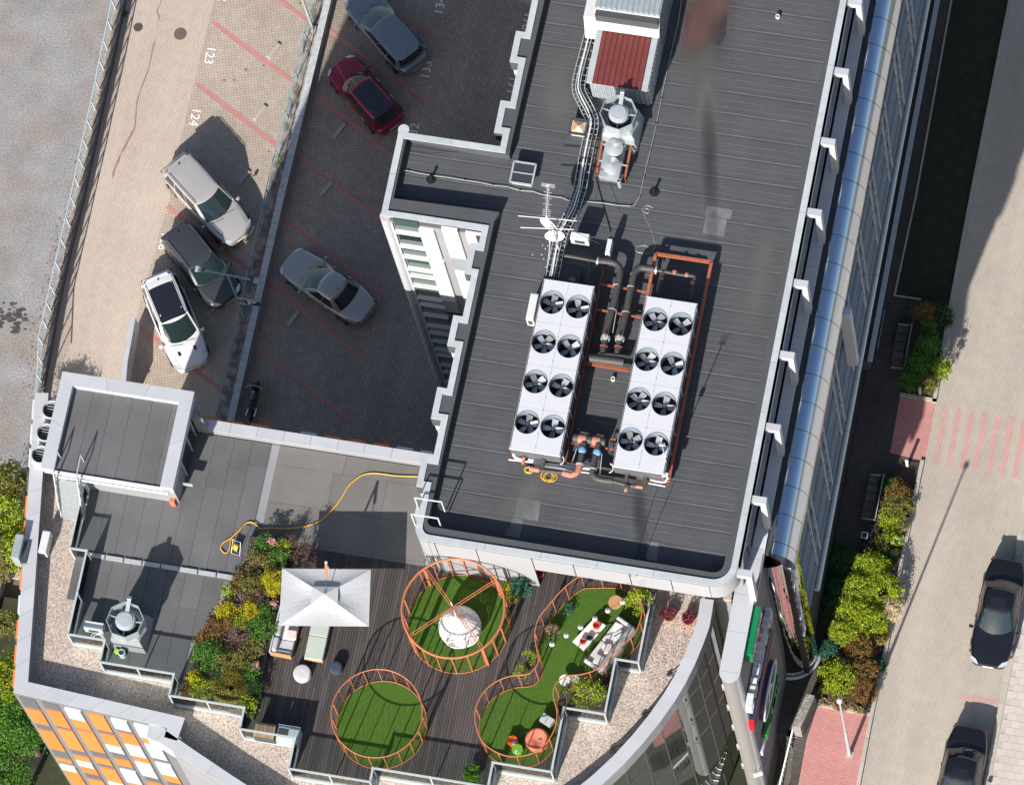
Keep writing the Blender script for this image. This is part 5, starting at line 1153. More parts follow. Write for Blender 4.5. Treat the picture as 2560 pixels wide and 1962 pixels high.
# duct with two conical cowls on an orange frame
dct = thing('duct_unit', 'sheet-metal duct with two conical cowls between orange beams', 'duct', (c3(650, 1200).x, c3(650, 1200).y, ROOF))
b0 = rectfit([(1420+540/6, 200+900/6), (1420+880/6, 200+960/6), (1420+785/6, 200+1500/6), (1420+492/6, 200+1440/6)], ROOF+.75)
MB().prism([(b0[0], b0[2]), (b0[1]-.05, b0[2]), (b0[1]-.05, b0[3]+.5), (b0[0], b0[3]+.5)], ROOF+.3, ROOF+.75).build('duct', M_sheet, dct, bevel=.01)
M_cowl = mat('spun_cowl', (.55, .56, .56), .35, .5, var=.03)
for (x, y) in ((690, 1000), (640, 1255)):
    c = c3(x, y, ROOF+1.35); cw = MB().lathe((c.x, c.y, ROOF+1.15), [(.375, 0), (.375, .03), (.01, .17)], 32).build('cowl', M_cowl, dct, smooth=True)
    MB().cyl((c.x, c.y, ROOF+.75), (c.x, c.y, ROOF+1.14), .24, n=20).build('cowl_neck', M_sheet, dct, smooth=True)
for a, b in (((515, 925), (435, 1375)), ((950, 985), (860, 1445))): MB().bar(c3(*a, ROOF+.6), c3(*b, ROOF+.6), .1, .14).build('beam', M_ost, dct)
for (x, y) in ((450, 1400), (855, 1480), (520, 960), (945, 1010)): c = c3(x, y, ROOF+.3); MB().box((c.x, c.y, ROOF+.3), (.07, .07, .6)).build('leg', M_rust, dct)
for (a, b) in (((470, 1210), (530, 1222)), ((765, 1268), (890, 1288)), ((520, 965), (560, 972))): MB().bar(c3(*a, ROOF+.7), c3(*b, ROOF+.7), .05).build('bracket', M_steel, dct)
c = c3(758, 1503, ROOF+.95); MB().lathe((c.x, c.y, ROOF+.2), [(.085, 0), (.085, .72), (.06, .72), (.05, .5)], 16, cap=False).build('vent_pipe', M_cowl, dct, smooth=True)
MB().prism([tuple(c3(x, y, ROOF+1.3)[:2]) for x, y in ((520, 700), (985, 770), (990, 950), (500, 870))], ROOF+1.0, ROOF+1.06).build('drip_tray', M_cowl, dct)
# ---- plant house with corrugated roofs
H1 = ROOF+1.85; H2 = H1+1.25
ph = thing('plant_house', 'corrugated metal plant house with a dark red roof on the main roof', 'plant house', (c3(0, 0).x, c3(0, 0).y, ROOF))
x0, x1, y0, y1 = rectfit([T(2, 0, 742, 180), T(2, 0, 1255, 265), T(2, 0, 1165, 790), T(2, 0, 635, 700)], H1)
def corr(x0, x1, y0, y1, z, n, m, name, par, h=.045, along='y'):
    W_ = (x1-x0)/n
    for i in range(n):
        a = x0+i*W_; ps = [(a, z), (a+W_*.22, z), (a+W_*.34, z+h), (a+W_*.80, z+h), (a+W_*.92, z), (a+W_, z)]
        MB().add([(p, y0, q) for p, q in ps]+[(p, y1, q) for p, q in ps], [(k, k+1, k+7, k+6) for k in range(5)]+[tuple(range(5, -1, -1)), tuple(range(6, 12))]).build(name, m, par)
ri = rectfit([T(2, 0, 785, 215), T(2, 0, 1200, 285), T(2, 0, 1110, 772), T(2, 0, 685, 702)], H1+.05)
MB().prism([(x0, y0), (x1, y0), (x1, y1), (x0, y1)], H1-.08, H1).build('roof_trim', M_coping, ph)
rr_o = MB().prism([(x0+.1, y0+.1), (x1-.1, y0+.1), (x1-.1, y1), (x0+.1, y1)], H1-.2, H1-.09).build('roof_deck', M_dgrey, ph)
corr(ri[0], ri[1], y0-.02, ri[3], H1+.01, 9, M_redroof, 'roof_sheet', rr_o, .05)
MB().prism([(x0+.12, y0+.1), (x1-.02, y0+.1), (x1-.02, NY-3), (x0+.12, NY-3)], ROOF, H1-.2).build('wall_core', M_dgrey, ph)
n = 13; W_ = (x1-x0-.15)/n
for i in range(n):
    a = x0+.12+i*W_; MB().prism([(a, y0+.06), (a+W_*.5, y0+.03), (a+W_*.62, y0+.06), (a+W_-.01, y0+.06), (a+W_-.01, y0+.1), (a, y0+.1)], ROOF+.1, H1-.08).build('cladding_sheet', M_sheet, ph)
yk = y0+.1
while yk < NY-3.2:
    MB().prism([(x1-.02, yk), (x1+.04, yk+.03), (x1+.04, yk+.13), (x1-.02, yk+.16)], ROOF+.1, H1-.08 if yk < y1 else H2-.1).build('cladding_sheet', M_sheet, ph); yk += .2
u = rectfit([T(2, 0, 705, -200), T(2, 0, 1290, -110), T(2, 0, 1265, 130), T(2, 0, 710, 60)], H2)
ux0, ux1, uy0 = W(T(2, 0, 710, 60), H2).x, W(T(2, 0, 1268, 128), H2).x, (W(T(2, 0, 710, 60), H2).y+W(T(2, 0, 1265, 130), H2).y)/2
MB().prism([(ux0+.05, y1-.2), (ux1-.05, y1-.2), (ux1-.05, NY-3), (ux0+.05, NY-3)], ROOF, H2-.1).build('wall_core', M_dgrey, ph)
rr2 = MB().prism([(ux0, uy0-.05), (ux1, uy0-.05), (ux1, NY-3), (ux0, NY-3)], H2-.09, H2-.02).build('roof_deck', M_sheet, ph)
corr(ux0+.02, ux1-.02, uy0, uy0+5, H2-.01, 12, M_sheet, 'roof_sheet', rr2, .05)
hn = 14
for i in range(hn):                              # sloping front hood
    a = ux0+(ux1-ux0)*i/hn; b = ux0+(ux1-ux0)*(i+1)/hn
    MB().add([(a, uy0-.04, H2-.1), (b-.012, uy0-.04, H2-.1), (b-.012, y1-.42, H1+.12), (a, y1-.42, H1+.12), (a, uy0, H2-.14), (b-.012, uy0, H2-.14), (b-.012, y1-.36, H1+.08), (a, y1-.36, H1+.08)],
             [(0, 3, 2, 1), (4, 5, 6, 7), (0, 4, 7, 3), (1, 2, 6, 5), (3, 7, 6, 2)]).build('hood_sheet', M_sheet, ph)
MB().bar((ux0, uy0-.06, H2-.06), (ux1, uy0-.06, H2-.06), .06, .06).build('hood_trim', M_white, ph)
c = W(T(2, 0, 690, 40), H1+.2)
hb = MB().add([(c.x-.28, c.y-.95, ROOF+.5), (c.x+.3, c.y-.95, ROOF+.5), (c.x+.3, c.y+3, ROOF+.5), (c.x-.28, c.y+3, ROOF+.5), (c.x-.28, c.y-.6, H1+.2), (c.x+.3, c.y-.6, H1+.2), (c.x+.3, c.y+3, H1+.2), (c.x-.28, c.y+3, H1+.2)],
     [(3, 2, 1, 0), (4, 5, 6, 7), (0, 1, 5, 4), (1, 2, 6, 5), (2, 3, 7, 6), (3, 0, 4, 7)]).build('air_intake', M_white, ph, bevel=.02)
# ---- cable tray with pipes
ct = thing('cable_tray', 'ladder cable tray carrying white pipes down the roof to the chillers', 'cable tray', (c1(900, 400).x, c1(900, 400).y, ROOF))
cp = [T(2, 0, 690, 255), T(2, 0, 645, 430), T(2, 0, 590, 640), T(2, 0, 575, 760), T(2, 0, 610, 850), T(2, 0, 665, 960), T(2, 0, 692, 1060), T(2, 0, 665, 1200), T(2, 0, 625, 1400), T(2, 0, 590, 1600), T(2, 1, 560, 20), T(2, 1, 530, 110), T(2, 1, 480, 210), T(2, 1, 430, 310), T(2, 1, 405, 420), T(2, 1, 380, 540), T(2, 1, 350, 690)]
cpw = smooth([W(p, ROOF+.35) for p in cp], 3)
c2d = [(p.x, p.y) for p in cpw]
for o_, r_, m_ in ((-.30, .018, M_steel), (.24, .018, M_steel)):
    MB().tube([(p.x, p.y, ROOF+.33) for p in offset(c2d, o_)], r_, 5).build('side_rail', m_, ct)
for o_, r_, m_, zz_ in ((-.21, .016, M_black, .36), (-.13, .026, M_steel, .37), (-.05, .03, M_whitep, .39), (.03, .02, M_black, .36), (.07, .02, M_steel, .38), (.12, .02, M_black, .36)):
    q = offset(c2d, o_); MB().tube([(p.x+.025*math.sin(i*.31+o_*40), p.y, ROOF+zz_+.01*math.sin(i*.5+o_*9)) for i, p in enumerate(q)], r_, 7).build('pipe', m_, ct, smooth=True)
l0, l1 = offset(c2d, -.30), offset(c2d, .24)
for i in range(1, len(c2d)-1, 1): MB().bar((*l0[i], ROOF+.32), (*l1[i], ROOF+.32), .03, .02).build('rung', M_steel, ct)
for i in range(2, len(c2d)-2, 6): c = c2d[i]; MB().box((c[0], c[1], ROOF+.16), (.5, .08, .3)).build('support', M_dgrey, ct)
for seed, (a, b) in enumerate(((( 1440, 40), (1690, 960)), )):
    tag(MB().tube([c1(*a, ROOF+.03), c1(*b, ROOF+.03)], .022, 6).build('black_line', M_black), 'straight black line lying across the felt north of the chillers', 'cable')  # thin straight black tube laid flat on the felt
tag(MB().tube(smooth([S(2, 1, 1205, 100, ROOF+.015), S(2, 1, 1150, 85, ROOF+.015), S(2, 1, 1110, 120, ROOF+.015), S(2, 1, 1160, 150, ROOF+.015), S(2, 1, 1175, 120, ROOF+.015), S(2, 1, 1140, 110, ROOF+.015), S(2, 1, 1130, 170, ROOF+.015), S(2, 1, 1185, 270, ROOF+.015), S(2, 1, 1210, 360, ROOF+.015), S(2, 1, 1225, 430, ROOF+.015), S(2, 1, 1170, 490, ROOF+.015), S(2, 1, 1070, 480, ROOF+.015), S(2, 1, 1065, 440, ROOF+.015), S(2, 1, 1130, 425, ROOF+.015), S(2, 1, 1190, 450, ROOF+.015)], 4), .006, 4).build('loose_wire', M_steel), 'thin loose wire looping over the felt behind the orange gantry', 'wire')
for k, (a, b, c_) in enumerate((((1280+35/3.425, 980+1620/3.425), (1280+450/3.425, 980+1160/3.425), 0), )):
    pass
for lab, pts_ in (('left of the two thin black wires running to the south edge of the roof', [T(2, 2, 1250, 815), T(2, 2, 1180, 1010), T(2, 2, 1050, 1460), T(2, 2, 1010, 1590)]), ('right of the two thin black wires running to the south edge of the roof', [T(2, 2, 1390, 770), T(2, 2, 1250, 1100), T(2, 2, 1110, 1480), T(2, 2, 1060, 1580)])):
    tag(MB().tube([W(p, ROOF+.02) if i < 3 else W(p, TOP+.03) for i, p in enumerate(pts_)], .011, 5).build('thin_wire', M_black), lab, 'wire')
# ---- antennas and dishes
c = W((1398, 628), ROOF); mx, my = c.x, c.y
an = thing('antenna_mast', 'white antenna mast with comb-like aerial and long cross rods', 'antenna', (mx, my, ROOF))
MB().cyl((mx, my, ROOF), (mx, my, ROOF+3.2), .035, n=10).build('mast', M_steel, an)
y_ = W((1366, 540), ROOF+3.0); ya = W((1371, 463), ROOF+3.0)
bx, by = y_.x, y_.y
yg = MB(); yg.bar((mx, my, ROOF+2.9), (bx, by, ROOF+3.0), .03); yg.bar((bx, by-.1, ROOF+3.0), (ya.x, ya.y, ROOF+3.0), .035); yg.build('boom', M_white, an)
L = (ya.y-by)
el = MB()
for i in range(17):
    f = i/16; ln = .34 if i < 4 or i % 3 == 0 else .16; el.bar((lerp(bx, ya.x, f)-ln/2*1.0, by+L*f, ROOF+3.03), (lerp(bx, ya.x, f)+ln/2, by+L*f, ROOF+3.03), .014)
for dx in (-.5, .5):
    for k in (-.06, 0, .06): el.bar((ya.x+dx*.3-.14, ya.y-.03+k, ROOF+3.05), (ya.x+dx*.3+.14, ya.y-.05+k, ROOF+3.05), .016)
el.build('director', M_white, an)
for i, (a, b) in enumerate((((105, 683), (1108, 770)), ((145, 883), (1055, 918)))):
    MB().tube([c1(*a, ROOF+2.6-.3*i), c1(*b, ROOF+2.6-.3*i)], .022, 6).build('cross_rod', M_white, an)
MB().tube([c1(575, 180, ROOF+3.0), c1(640, 150, ROOF+3.02)], .05, 6).build('aerial_tip', M_white, an)
for (a, b) in (((820, 830), (1500, 1160)), ((850, 870), (1080, 960))): MB().tube([c1(*a, ROOF+2.4), c1(*b, ROOF+1.2)], .010, 5).build('guy_wire', M_dgrey, an)
for i, (cx_, cy_, rot, lab, ax) in enumerate(((645, 800, .5, 'upper white satellite dish on the antenna mast, tilted down to the right', (.15, .55)), (730, 995, -.25, 'lower white satellite dish on the antenna mast, tilted up to the right', (-.15, .62)))):
    z_ = ROOF+1.9-.35*i; c = c1(cx_, cy_, z_); d = thing('satellite_dish', lab, 'satellite dish', (c.x, c.y, z_-.3), 'satellite dishes on the mast')
    prof_ = [(.01, 0)] + [(.42*k/8, .09*(k/8)**2) for k in range(1, 9)] + [(.42, .11), (.40, .10)]+[(.42*k/8*.97, .012+.09*(k/8)**2) for k in range(7, 0, -1)]
    nv = Vector(((-.38, -.90, .16), (.20, -.95, .20))[i]).normalized()
    mb = MB(); mb.M = Matrix.Translation(c) @ Vector((0, 0, 1)).rotation_difference(nv).to_matrix().to_4x4()
    mb.lathe((0, 0, 0), prof_, 28, cap=False); mb.build('reflector', M_white, d, smooth=True)
    MB().tube([c, c+Vector((.1*(-1)**i, -.45, .15))], .014, 6).build('feed_arm', M_steel, d); q = c+Vector((.1*(-1)**i, -.45, .15)); MB().cyl(q-Vector((0, .04, 0)), q+Vector((0, .06, .02)), .035, n=10).build('receiver', M_white, d)
    MB().bar(c, (mx, my, z_-.1), .035).build('arm', M_steel, d)
tag(MB().tube(smooth([c1(655, 1050, ROOF+.06), c1(640, 1300, ROOF+.06), c1(600, 1620, ROOF+.06)]), .03, 8).build('white_conduit', M_white), 'straight white conduit running down past the dishes to the chiller', 'pipe')
for (x, y) in ((523, 1187), (570, 1250), (352, 1350), (510, 1352), (545, 1422), (616, 1195), (583, 1560)): c = c1(x, y); MB().box((c.x, c.y, ROOF+.012), (.05, .04, .02), rnd.uniform(0, 3)).build('litter', M_white)['kind'] = 'stuff'
# ladder hoops at the parapet
rl_ = thing('roof_ladder', 'pale access ladder with two curved handrails over the west parapet corner', 'ladder', (xw, YS+2, DECK))
for (a, b, c_) in (((1360, 905), (1590, 940), (1602, 992)), ((1330, 1045), (1560, 1080), (1575, 1135))):
    zt = TOP+.75; p = S(1, 2, *a, zt); q = S(1, 2, *b, zt)
    mb = MB(); yy_ = p.y; mb.bar((p.x, yy_, zt), (q.x, yy_, zt), .05); mb.bar((q.x, yy_, zt), (q.x, yy_, TOP-.5), .05); mb.bar((p.x, yy_, zt), (p.x, yy_, DECK), .05)
    mb.build('handrail', M_white, rl_)
p1_ = S(1, 2, 1360, 905, TOP+.75); p2_ = S(1, 2, 1330, 1045, TOP+.75)
for k in range(15): MB().bar((p1_.x, p1_.y, DECK+.25*k+.2), (p2_.x, p2_.y, DECK+.25*k+.2), .035).build('rung', M_white, rl_)
# ================================================================== parking side: walls, fence, lamps
mw = [W(p, LOT+.55) for p in ((861, -140), (828, 0), (711, 490), (642, 797), (603, 970), (583, 1060))]
mwt = thing('low_wall', 'low weathered concrete wall dividing the two rows of bays', 'wall', (mw[0].x, mw[2].y, LOT))
wp = [(p.x, p.y) for p in mw]; q0 = offset(wp, 0); q1 = offset(wp, -.30)
MB().prism([tuple(p) for p in q0]+[tuple(p) for p in q1][::-1], LOT, LOT+.5).build('wall_core', M_conc, mwt)
coping(wp, -.32, LOT+.5, LOT+.56, M_walltop, mwt, 2.0, .02, name='coping_stone')
MB().prism([tuple(p) for p in offset(wp, -.31)]+[tuple(p) for p in offset(wp, -.95)][::-1], LOT+.012, LOT+.12).build('dirt_strip', mat('leafy_dirt', (.17, .14, .12), .95, fine=.5, fs=25, var=.2, tint=((.30, .27, .25), 3)), mwt)
mf = thing('wire_railing', 'thin blue-grey railing running along the low wall between the bays', 'railing', (wp[0][0], wp[2][1], LOT))
rp = offset(wp, -.80); fine_ = []
for a, b in zip(rp[:-1], rp[1:]):
    n = max(1, round((b-a).length/1.9)); fine_ += [a.lerp(b, k/n) for k in range(n)]
fine_.append(rp[-1])
M_rb = mat('blue_grey_rail', (.22, .33, .37), .5, var=.1)
for a, b in zip(fine_[:-1], fine_[1:]):
    MB().bar((a.x, a.y, LOT+1.05), (b.x, b.y, LOT+1.05), .035).build('rail', M_rb, mf)
    MB().bar((a.x, a.y, LOT), (a.x, a.y, LOT+1.05), .04).build('post', M_rb, mf)
    m_ = MB(); m_.bar((a.x, a.y, LOT+.25), (b.x, b.y, LOT+.25), .015); m_.bar((a.x, a.y, LOT+1.0), (b.x, b.y, LOT+.3), .012); m_.bar((a.x, a.y, LOT+.6), (b.x, b.y, LOT+.6), .01); m_.build('wires', M_rb, mf)
# wire fence on the yard side
tf_ = [T(0, 0, 1090, -600), T(0, 0, 955, 0), T(0, 0, 780, 860), T(0, 0, 603, 1678), T(0, 1, 520, 360), T(0, 1, 430, 760), T(0, 1, 330, 1200), T(0, 1, 308, 1678)]
fz = YARD+1.25; fp2 = [W(p, fz) for p in tf_]; fw = thing('wire_fence', 'thin pale wire fence along the gravel yard above the lot', 'fence', (fp2[1].x, fp2[3].y, YARD))
fn = []
for a, b in zip(fp2[:-1], fp2[1:]):
    n = max(1, round((b-a).length/.93)); fn += [a.lerp(b, k/n) for k in range(n)]
fn.append(fp2[-1]); M_fb = mat('pale_fence_steel', (.36, .47, .52), .5)
for a, b in zip(fn[:-1], fn[1:]):
    MB().bar((a.x, a.y, YARD), (a.x, a.y, fz), .05).build('post', M_fb, fw)
for a, b in zip(fp2[:-1], fp2[1:]): MB().bar(a, b, .05, .04).build('top_rail', M_fb, fw)
ms = MB()
for a, b in zip(fn[:-1], fn[1:]):
    for k in range(1, 6): ms.bar((a.x, a.y, YARD+.2*k), (b.x, b.y, YARD+.2*k), .006)
    for k in range(1, 5): c = a.lerp(b, k/5); ms.bar((c.x, c.y, YARD), (c.x, c.y, fz), .006)
ms.build('mesh_wire', M_fb, fw)['kind'] = 'stuff'
# curved gate beside the ramp
gq = [W(p, LOT+1.5) for p in (T(0, 1, 1140, 1040), T(0, 1, 1118, 1165), T(0, 1, 1095, 1290), T(0, 1, 1072, 1420), T(0, 1, 1060, 1560), (309, 1000))]
gt = thing('panel_barrier', 'pale curved panel barrier standing left of the white SUV', 'barrier', (gq[0].x, gq[3].y, LOT))
for a, b in zip(gq[:-1], gq[1:]):
    MB().bar((a.x, a.y, LOT+.85), (b.x, b.y, LOT+.85), .22, 1.3).build('panel', M_panel, gt); 
    for zz_ in (LOT+.5, LOT+1.2): MB().box((b.x+.12, b.y, zz_), (.1, .05, .05)).build('bracket', M_steel, gt)
# fence arc whose shadow crosses the bay
gp = [W(p, LOT) for p in ((348, 820), (320, 900), (318, 970))]
# lamp with two heads beside the wall
def tubes(name, m, par, *segs):
    for a, b, r in segs: MB().cyl(a, b, r, n=10).build(name, m, par, smooth=True)
M_lamp = mat('lamp_grey', (.42, .45, .46), .5, .3)
h_ = 5.4; hl, hr = W((503, 674), LOT+h_), W((636, 701), LOT+h_)
c = hl.lerp(hr, .5); base = W((614, 806), LOT)
l1 = thing('double_lamp', 'tall grey two-headed lamp leaning over the dark SUV beside the low wall', 'lamp', (c.x, c.y, LOT))
MB().cyl((c.x, c.y, LOT), (c.x, c.y, LOT+h_), .06, .045, 12).build('pole', M_rb, l1, smooth=True)
MB().bar(hl, hr, .075, .05).build('arm', M_rb, l1)
for q, s_ in ((hl, -1), (hr, 1)):
    MB().box((q.x+s_*.12, q.y, q.z), (.30, .26, .09), -.02).build('lamp_head', M_lamp, l1, bevel=.015); MB().box((q.x-s_*.10, q.y, q.z), (.12, .1, .1)).build('joint', M_dgrey, l1)
l2 = thing('wall_lamp_pole', 'slim pale lamp pole at the top end of the low wall', 'lamp', tuple(W((783, 76), LOT)))
b = W((783, 76), LOT); MB().cyl((b.x, b.y, LOT), (b.x, b.y, LOT+5.4), .07, .05, 12).build('pole', M_lamp, l2, smooth=True); MB().box((b.x, b.y, LOT+.1), (.3, .3, .2)).build('base', M_conc, l2)
# blue parking sign
sp = W((632, 757), LOT+2.6); sg = thing('parking_sign', 'blue parking sign with a white P on two rails over the low wall', 'sign', (sp.x, sp.y, LOT))
sw, sh_ = .68, .62
MB().box((sp.x, sp.y, LOT+2.6), (sw, .03, sh_)).build('sign_plate', M_blue, sg)
me = text_mesh('P', .72, mat('sign_white', (.62, .66, .68), .5), 'letter', Matrix.Translation((sp.x-.05, sp.y-.02, LOT+2.6)) @ Matrix.Rotation(PI/2, 4, 'X') @ Matrix.Diagonal((1.25, 1, 1, 1)), .004, .012)
me.transform(Matrix.Translation(-WL[sg.name])); o = bpy.data.objects.new('letter', me); lk(o, sg)
for dz in (-.36, .36): MB().bar((sp.x-sw/2-.35, sp.y, LOT+2.6+dz), (sp.x+sw/2, sp.y, LOT+2.6+dz), .05).build('rail', M_lamp, sg)
MB().cyl((sp.x-sw/2-.38, sp.y, LOT), (sp.x-sw/2-.38, sp.y, LOT+3.0), .035, n=10).build('pole', M_rb, sg)
for i, (p, lab) in enumerate((((761, 118), 'dark sign plate on the railing beside the topmost wheel stop'), ((728, 273), 'dark sign plate on the railing between the two nearest red lines'), ((694, 436), 'dark sign plate on the railing near the green tuft'))):
    c = W(p, LOT+.9); t = thing('number_plate_sign', lab, 'sign', (c.x, c.y, LOT), 'small plates on the wall railing'); MB().box((c.x, c.y, LOT+.95), (.05, .55, .18)).build('plate', mat('plate_blue', (.08, .12, .14), .5), t); MB().box((c.x, c.y, LOT+.5), (.03, .03, .9)).build('post', M_rb, t)

# ================================================================== vehicles
def paint(name, col, metal=.3, rough=.28): return mat(name, col, rough, metal, coat=.7)
M_win = mat('car_glass', (.012, .016, .018), .03, spec=.7, coat=.5)
M_winl = mat('car_windscreen', (.012, .024, .026), .04, spec=.9, coat=.6)
M_trim = mat('car_trim', (.02, .02, .022), .4)
M_chrome = mat('chrome', (.7, .7, .7), .15, 1.0)
M_head = mat('headlamp', (.55, .58, .60), .1, .3, coat=.6)
M_tail = mat('tail_lamp', (.14, .008, .01), .25, coat=.5)
def car(name, label, nose, rear, zg, Wd, H, col, kind, group, roofm=None, mats={}, zref=.75):
    a = W(nose, zg+zref); b = W(rear, zg+zref); d = a-b; L = d.length; c = (a+b)/2; ang = math.atan2(d.y, d.x)
    t = thing(name, label, 'car', (c.x, c.y, zg), group)
    M = Matrix.Translation((c.x, c.y, zg)) @ Matrix.Rotation(ang, 4, 'Z')
    def mb(): m = MB(); m.M = M; return m
    hl = L/2; hw = Wd/2; suv = kind == 'suv'; sed = kind == 'sedan'
    belt = 1.02 if suv else .90; hoodz = .98 if suv else .80; nosez = .80 if suv else .60
    cowl = hl*.50 if not sed else hl*.42; 
    rb = -hl*.93 if not sed else -hl*.62; rf_r = -hl*.80 if not sed else -hl*.36
    deckz = belt if not sed else .93
    def halfw(u):
        v = abs(u); e = 3.6 if u > 0 else 4.6; return hw*(1-.30*max(0, (v-.45)/.55)**2.6) if v < .985 else hw*.62
    us = [-1, -.975, -.93, -.82, -.66, -.45, -.22, 0, .2, .4, .55, .7, .82, .91, .96, .985, 1]
    rings = []
    for u in us:
        x = u*hl; w_ = halfw(u)
        if u > .97: w_ = hw*(.70 if u < 1 else .52)
        if u < -.98: w_ = hw*.66
        if x > cowl: tt = (x-cowl)/(hl-cowl); zt = hoodz-(hoodz-nosez)*tt**1.7
        elif x < rb: tt = (rb-x)/(hl+rb); zt = deckz-(.10 if sed else .12)*tt**1.5
        else: zt = belt
        if abs(u) == 1: zt = min(zt, nosez-.05 if u > 0 else .80)
        zb = .28 if abs(u) < .9 else .36
        hood = x > cowl or (sed and x < rb)
        crown = .035 if hood else .0
        rings.append([(x, -w_*.93, zb), (x, -w_, .48), (x, -w_*1.0, zt*.80), (x, -w_*.955, zt-.05), (x, -w_*.88, zt), (x, -w_*.45, zt+crown*.8), (x, 0, zt+crown),
                      (x, w_*.45, zt+crown*.8), (x, w_*.88, zt), (x, w_*.955, zt-.05), (x, w_*1.0, zt*.80), (x, w_, .48), (x, w_*.93, zb)])
    m = mb(); n = 13; vs = [v for r in rings for v in r]; fs = []
    for i in range(len(rings)-1): fs += [(i*n+k, i*n+k+1, (i+1)*n+k+1, (i+1)*n+k) for k in range(n-1)] + [(i*n+n-1, i*n, (i+1)*n, (i+1)*n+n-1)]
    fs += [tuple(range(n-1, -1, -1)), tuple(range((len(rings)-1)*n, len(rings)*n))]
    m.add(vs, fs); bo = m.build('body', col, t, smooth=True); sd = bo.modifiers.new('sub', 'SUBSURF'); sd.levels = 1; sd.render_levels = 2
    # greenhouse
    wb = hw*.90; wr = hw*(.74 if suv else .66); xf = cowl+.03; xr = rb; xfr = hl*(.12 if not sed else .06); xrr = rf_r
    if kind == 'hatch': xfr = hl*.16; xrr = -hl*.72
    zr = H
    def ringpt(s, lv):
        """s in 0..4: front, right, rear, left side; lv 0 belt .. 1 roof"""
        w_ = lerp(wb, wr, lv); f = lerp(xf, xfr, lv); r = lerp(xr, xrr, lv); z = lerp(belt-.02, zr-.04, lv)
        bf = lerp(.34, .17, lv); br = lerp(.20, .10, lv); bulge = .03*math.sin(PI*lv)
        k = int(s) % 4; q = s-int(s)
        if k == 0: y = lerp(w_, -w_, q); return Vector((f-bf*(abs(y)/w_)**2.2+bulge, y, z))
        if k == 1: return Vector((lerp(f-bf, r+br, q), -(w_+bulge*.6+.03*math.sin(PI*q)), z))
        if k == 2: y = lerp(-w_, w_, q); return Vector((r+br*(abs(y)/w_)**2.2-bulge*.5, y, z))
        return Vector((lerp(r+br, f-bf, q), (w_+bulge*.6+.03*math.sin(PI*q)), z))
    m = mb(); NS = 40; LV = 5; vs = []; fs = []
    for j in range(LV+1):
        for i in range(NS): vs.append(ringpt(4*i/NS, j/LV))
    for j in range(LV):
        for i in range(NS): fs.append((j*NS+i, (j+1)*NS+i, (j+1)*NS+(i+1) % NS, j*NS+(i+1) % NS))
    base = LV*NS; cx = (xfr+xrr)/2
    for q_, (k_, dz) in enumerate(((.93, .022), (.75, .04), (.45, .055))):
        for i in range(NS): p = ringpt(4*i/NS, 1.0); vs.append(Vector((cx+(p.x-cx)*k_, p.y*k_, p.z+dz)))
        o_ = (LV+1+q_)*NS; pr = (LV+q_)*NS
        for i in range(NS): fs.append((pr+i, o_+i, o_+(i+1) % NS, pr+(i+1) % NS))
    fs.append(tuple(range((LV+3)*NS+NS-1, (LV+3)*NS-1, -1)))
    m.add(vs, fs); m.build('roof', col, t, smooth=True)
    def patch(nm, s0, s1, l0, l1, mt, off=.008, ns=8, nl=4, par=t):
        m = mb(); vs = []; 
        for j in range(nl+1):
            for i in range(ns+1):
                s_ = lerp(s0, s1, i/ns); lv = lerp(l0, l1, j/nl); p = ringpt(s_, lv); k = int(s_+1e-6) % 4
                nrm = (Vector((1, 0, .55)), Vector((0, -1, .25)), Vector((-1, 0, .5)), Vector((0, 1, .25)))[int((s0+s1)/2) % 4].normalized()
                vs.append(p+nrm*off)
        m.add(vs, [(j*(ns+1)+i, (j+1)*(ns+1)+i, (j+1)*(ns+1)+i+1, j*(ns+1)+i+1) for j in range(nl) for i in range(ns)]); return m.build(nm, mt, par, smooth=True)
    patch('windscreen', .05, .95, .05, .93, mats.get('ws', M_winl)); patch('rear_window', 2.07, 2.93, .30 if not sed else .08, .9, mats.get('rw', M_win))
    wins = ((.06, .37), (.40, .68), (.71, .94)) if not sed else ((.09, .46), (.49, .88))
    for a_, b_ in wins: patch('side_window', 1+a_, 1+b_, .12, .88, M_win); patch('side_window', 3+(1-b_), 3+(1-a_), .12, .88, M_win)
    if roofm is not None:
        m = mb(); x0_, x1_ = (xrr+.12, xfr-.14) if roofm[1] == 'full' else (lerp(xrr, xfr, roofm[1]), lerp(xrr, xfr, roofm[2])); ww = wr*(.86 if roofm[1] == 'full' or roofm[3] else .55); N = 8
        vs = []
        for i in range(N+1):
            for j in range(N+1):
                x_ = lerp(x0_, x1_, i/N); y_ = lerp(-ww, ww, j/N); vs.append((x_, y_, zr-.04+.058*(1-(y_/wr)**2*.65)*(1-((x_-cx)/((xfr-xrr)/2))**4*.5)+.006))
        m.add(vs, [(i*(N+1)+j, (i+1)*(N+1)+j, (i+1)*(N+1)+j+1, i*(N+1)+j+1) for i in range(N) for j in range(N)]); m.build('sunroof', roofm[0], t, smooth=True)
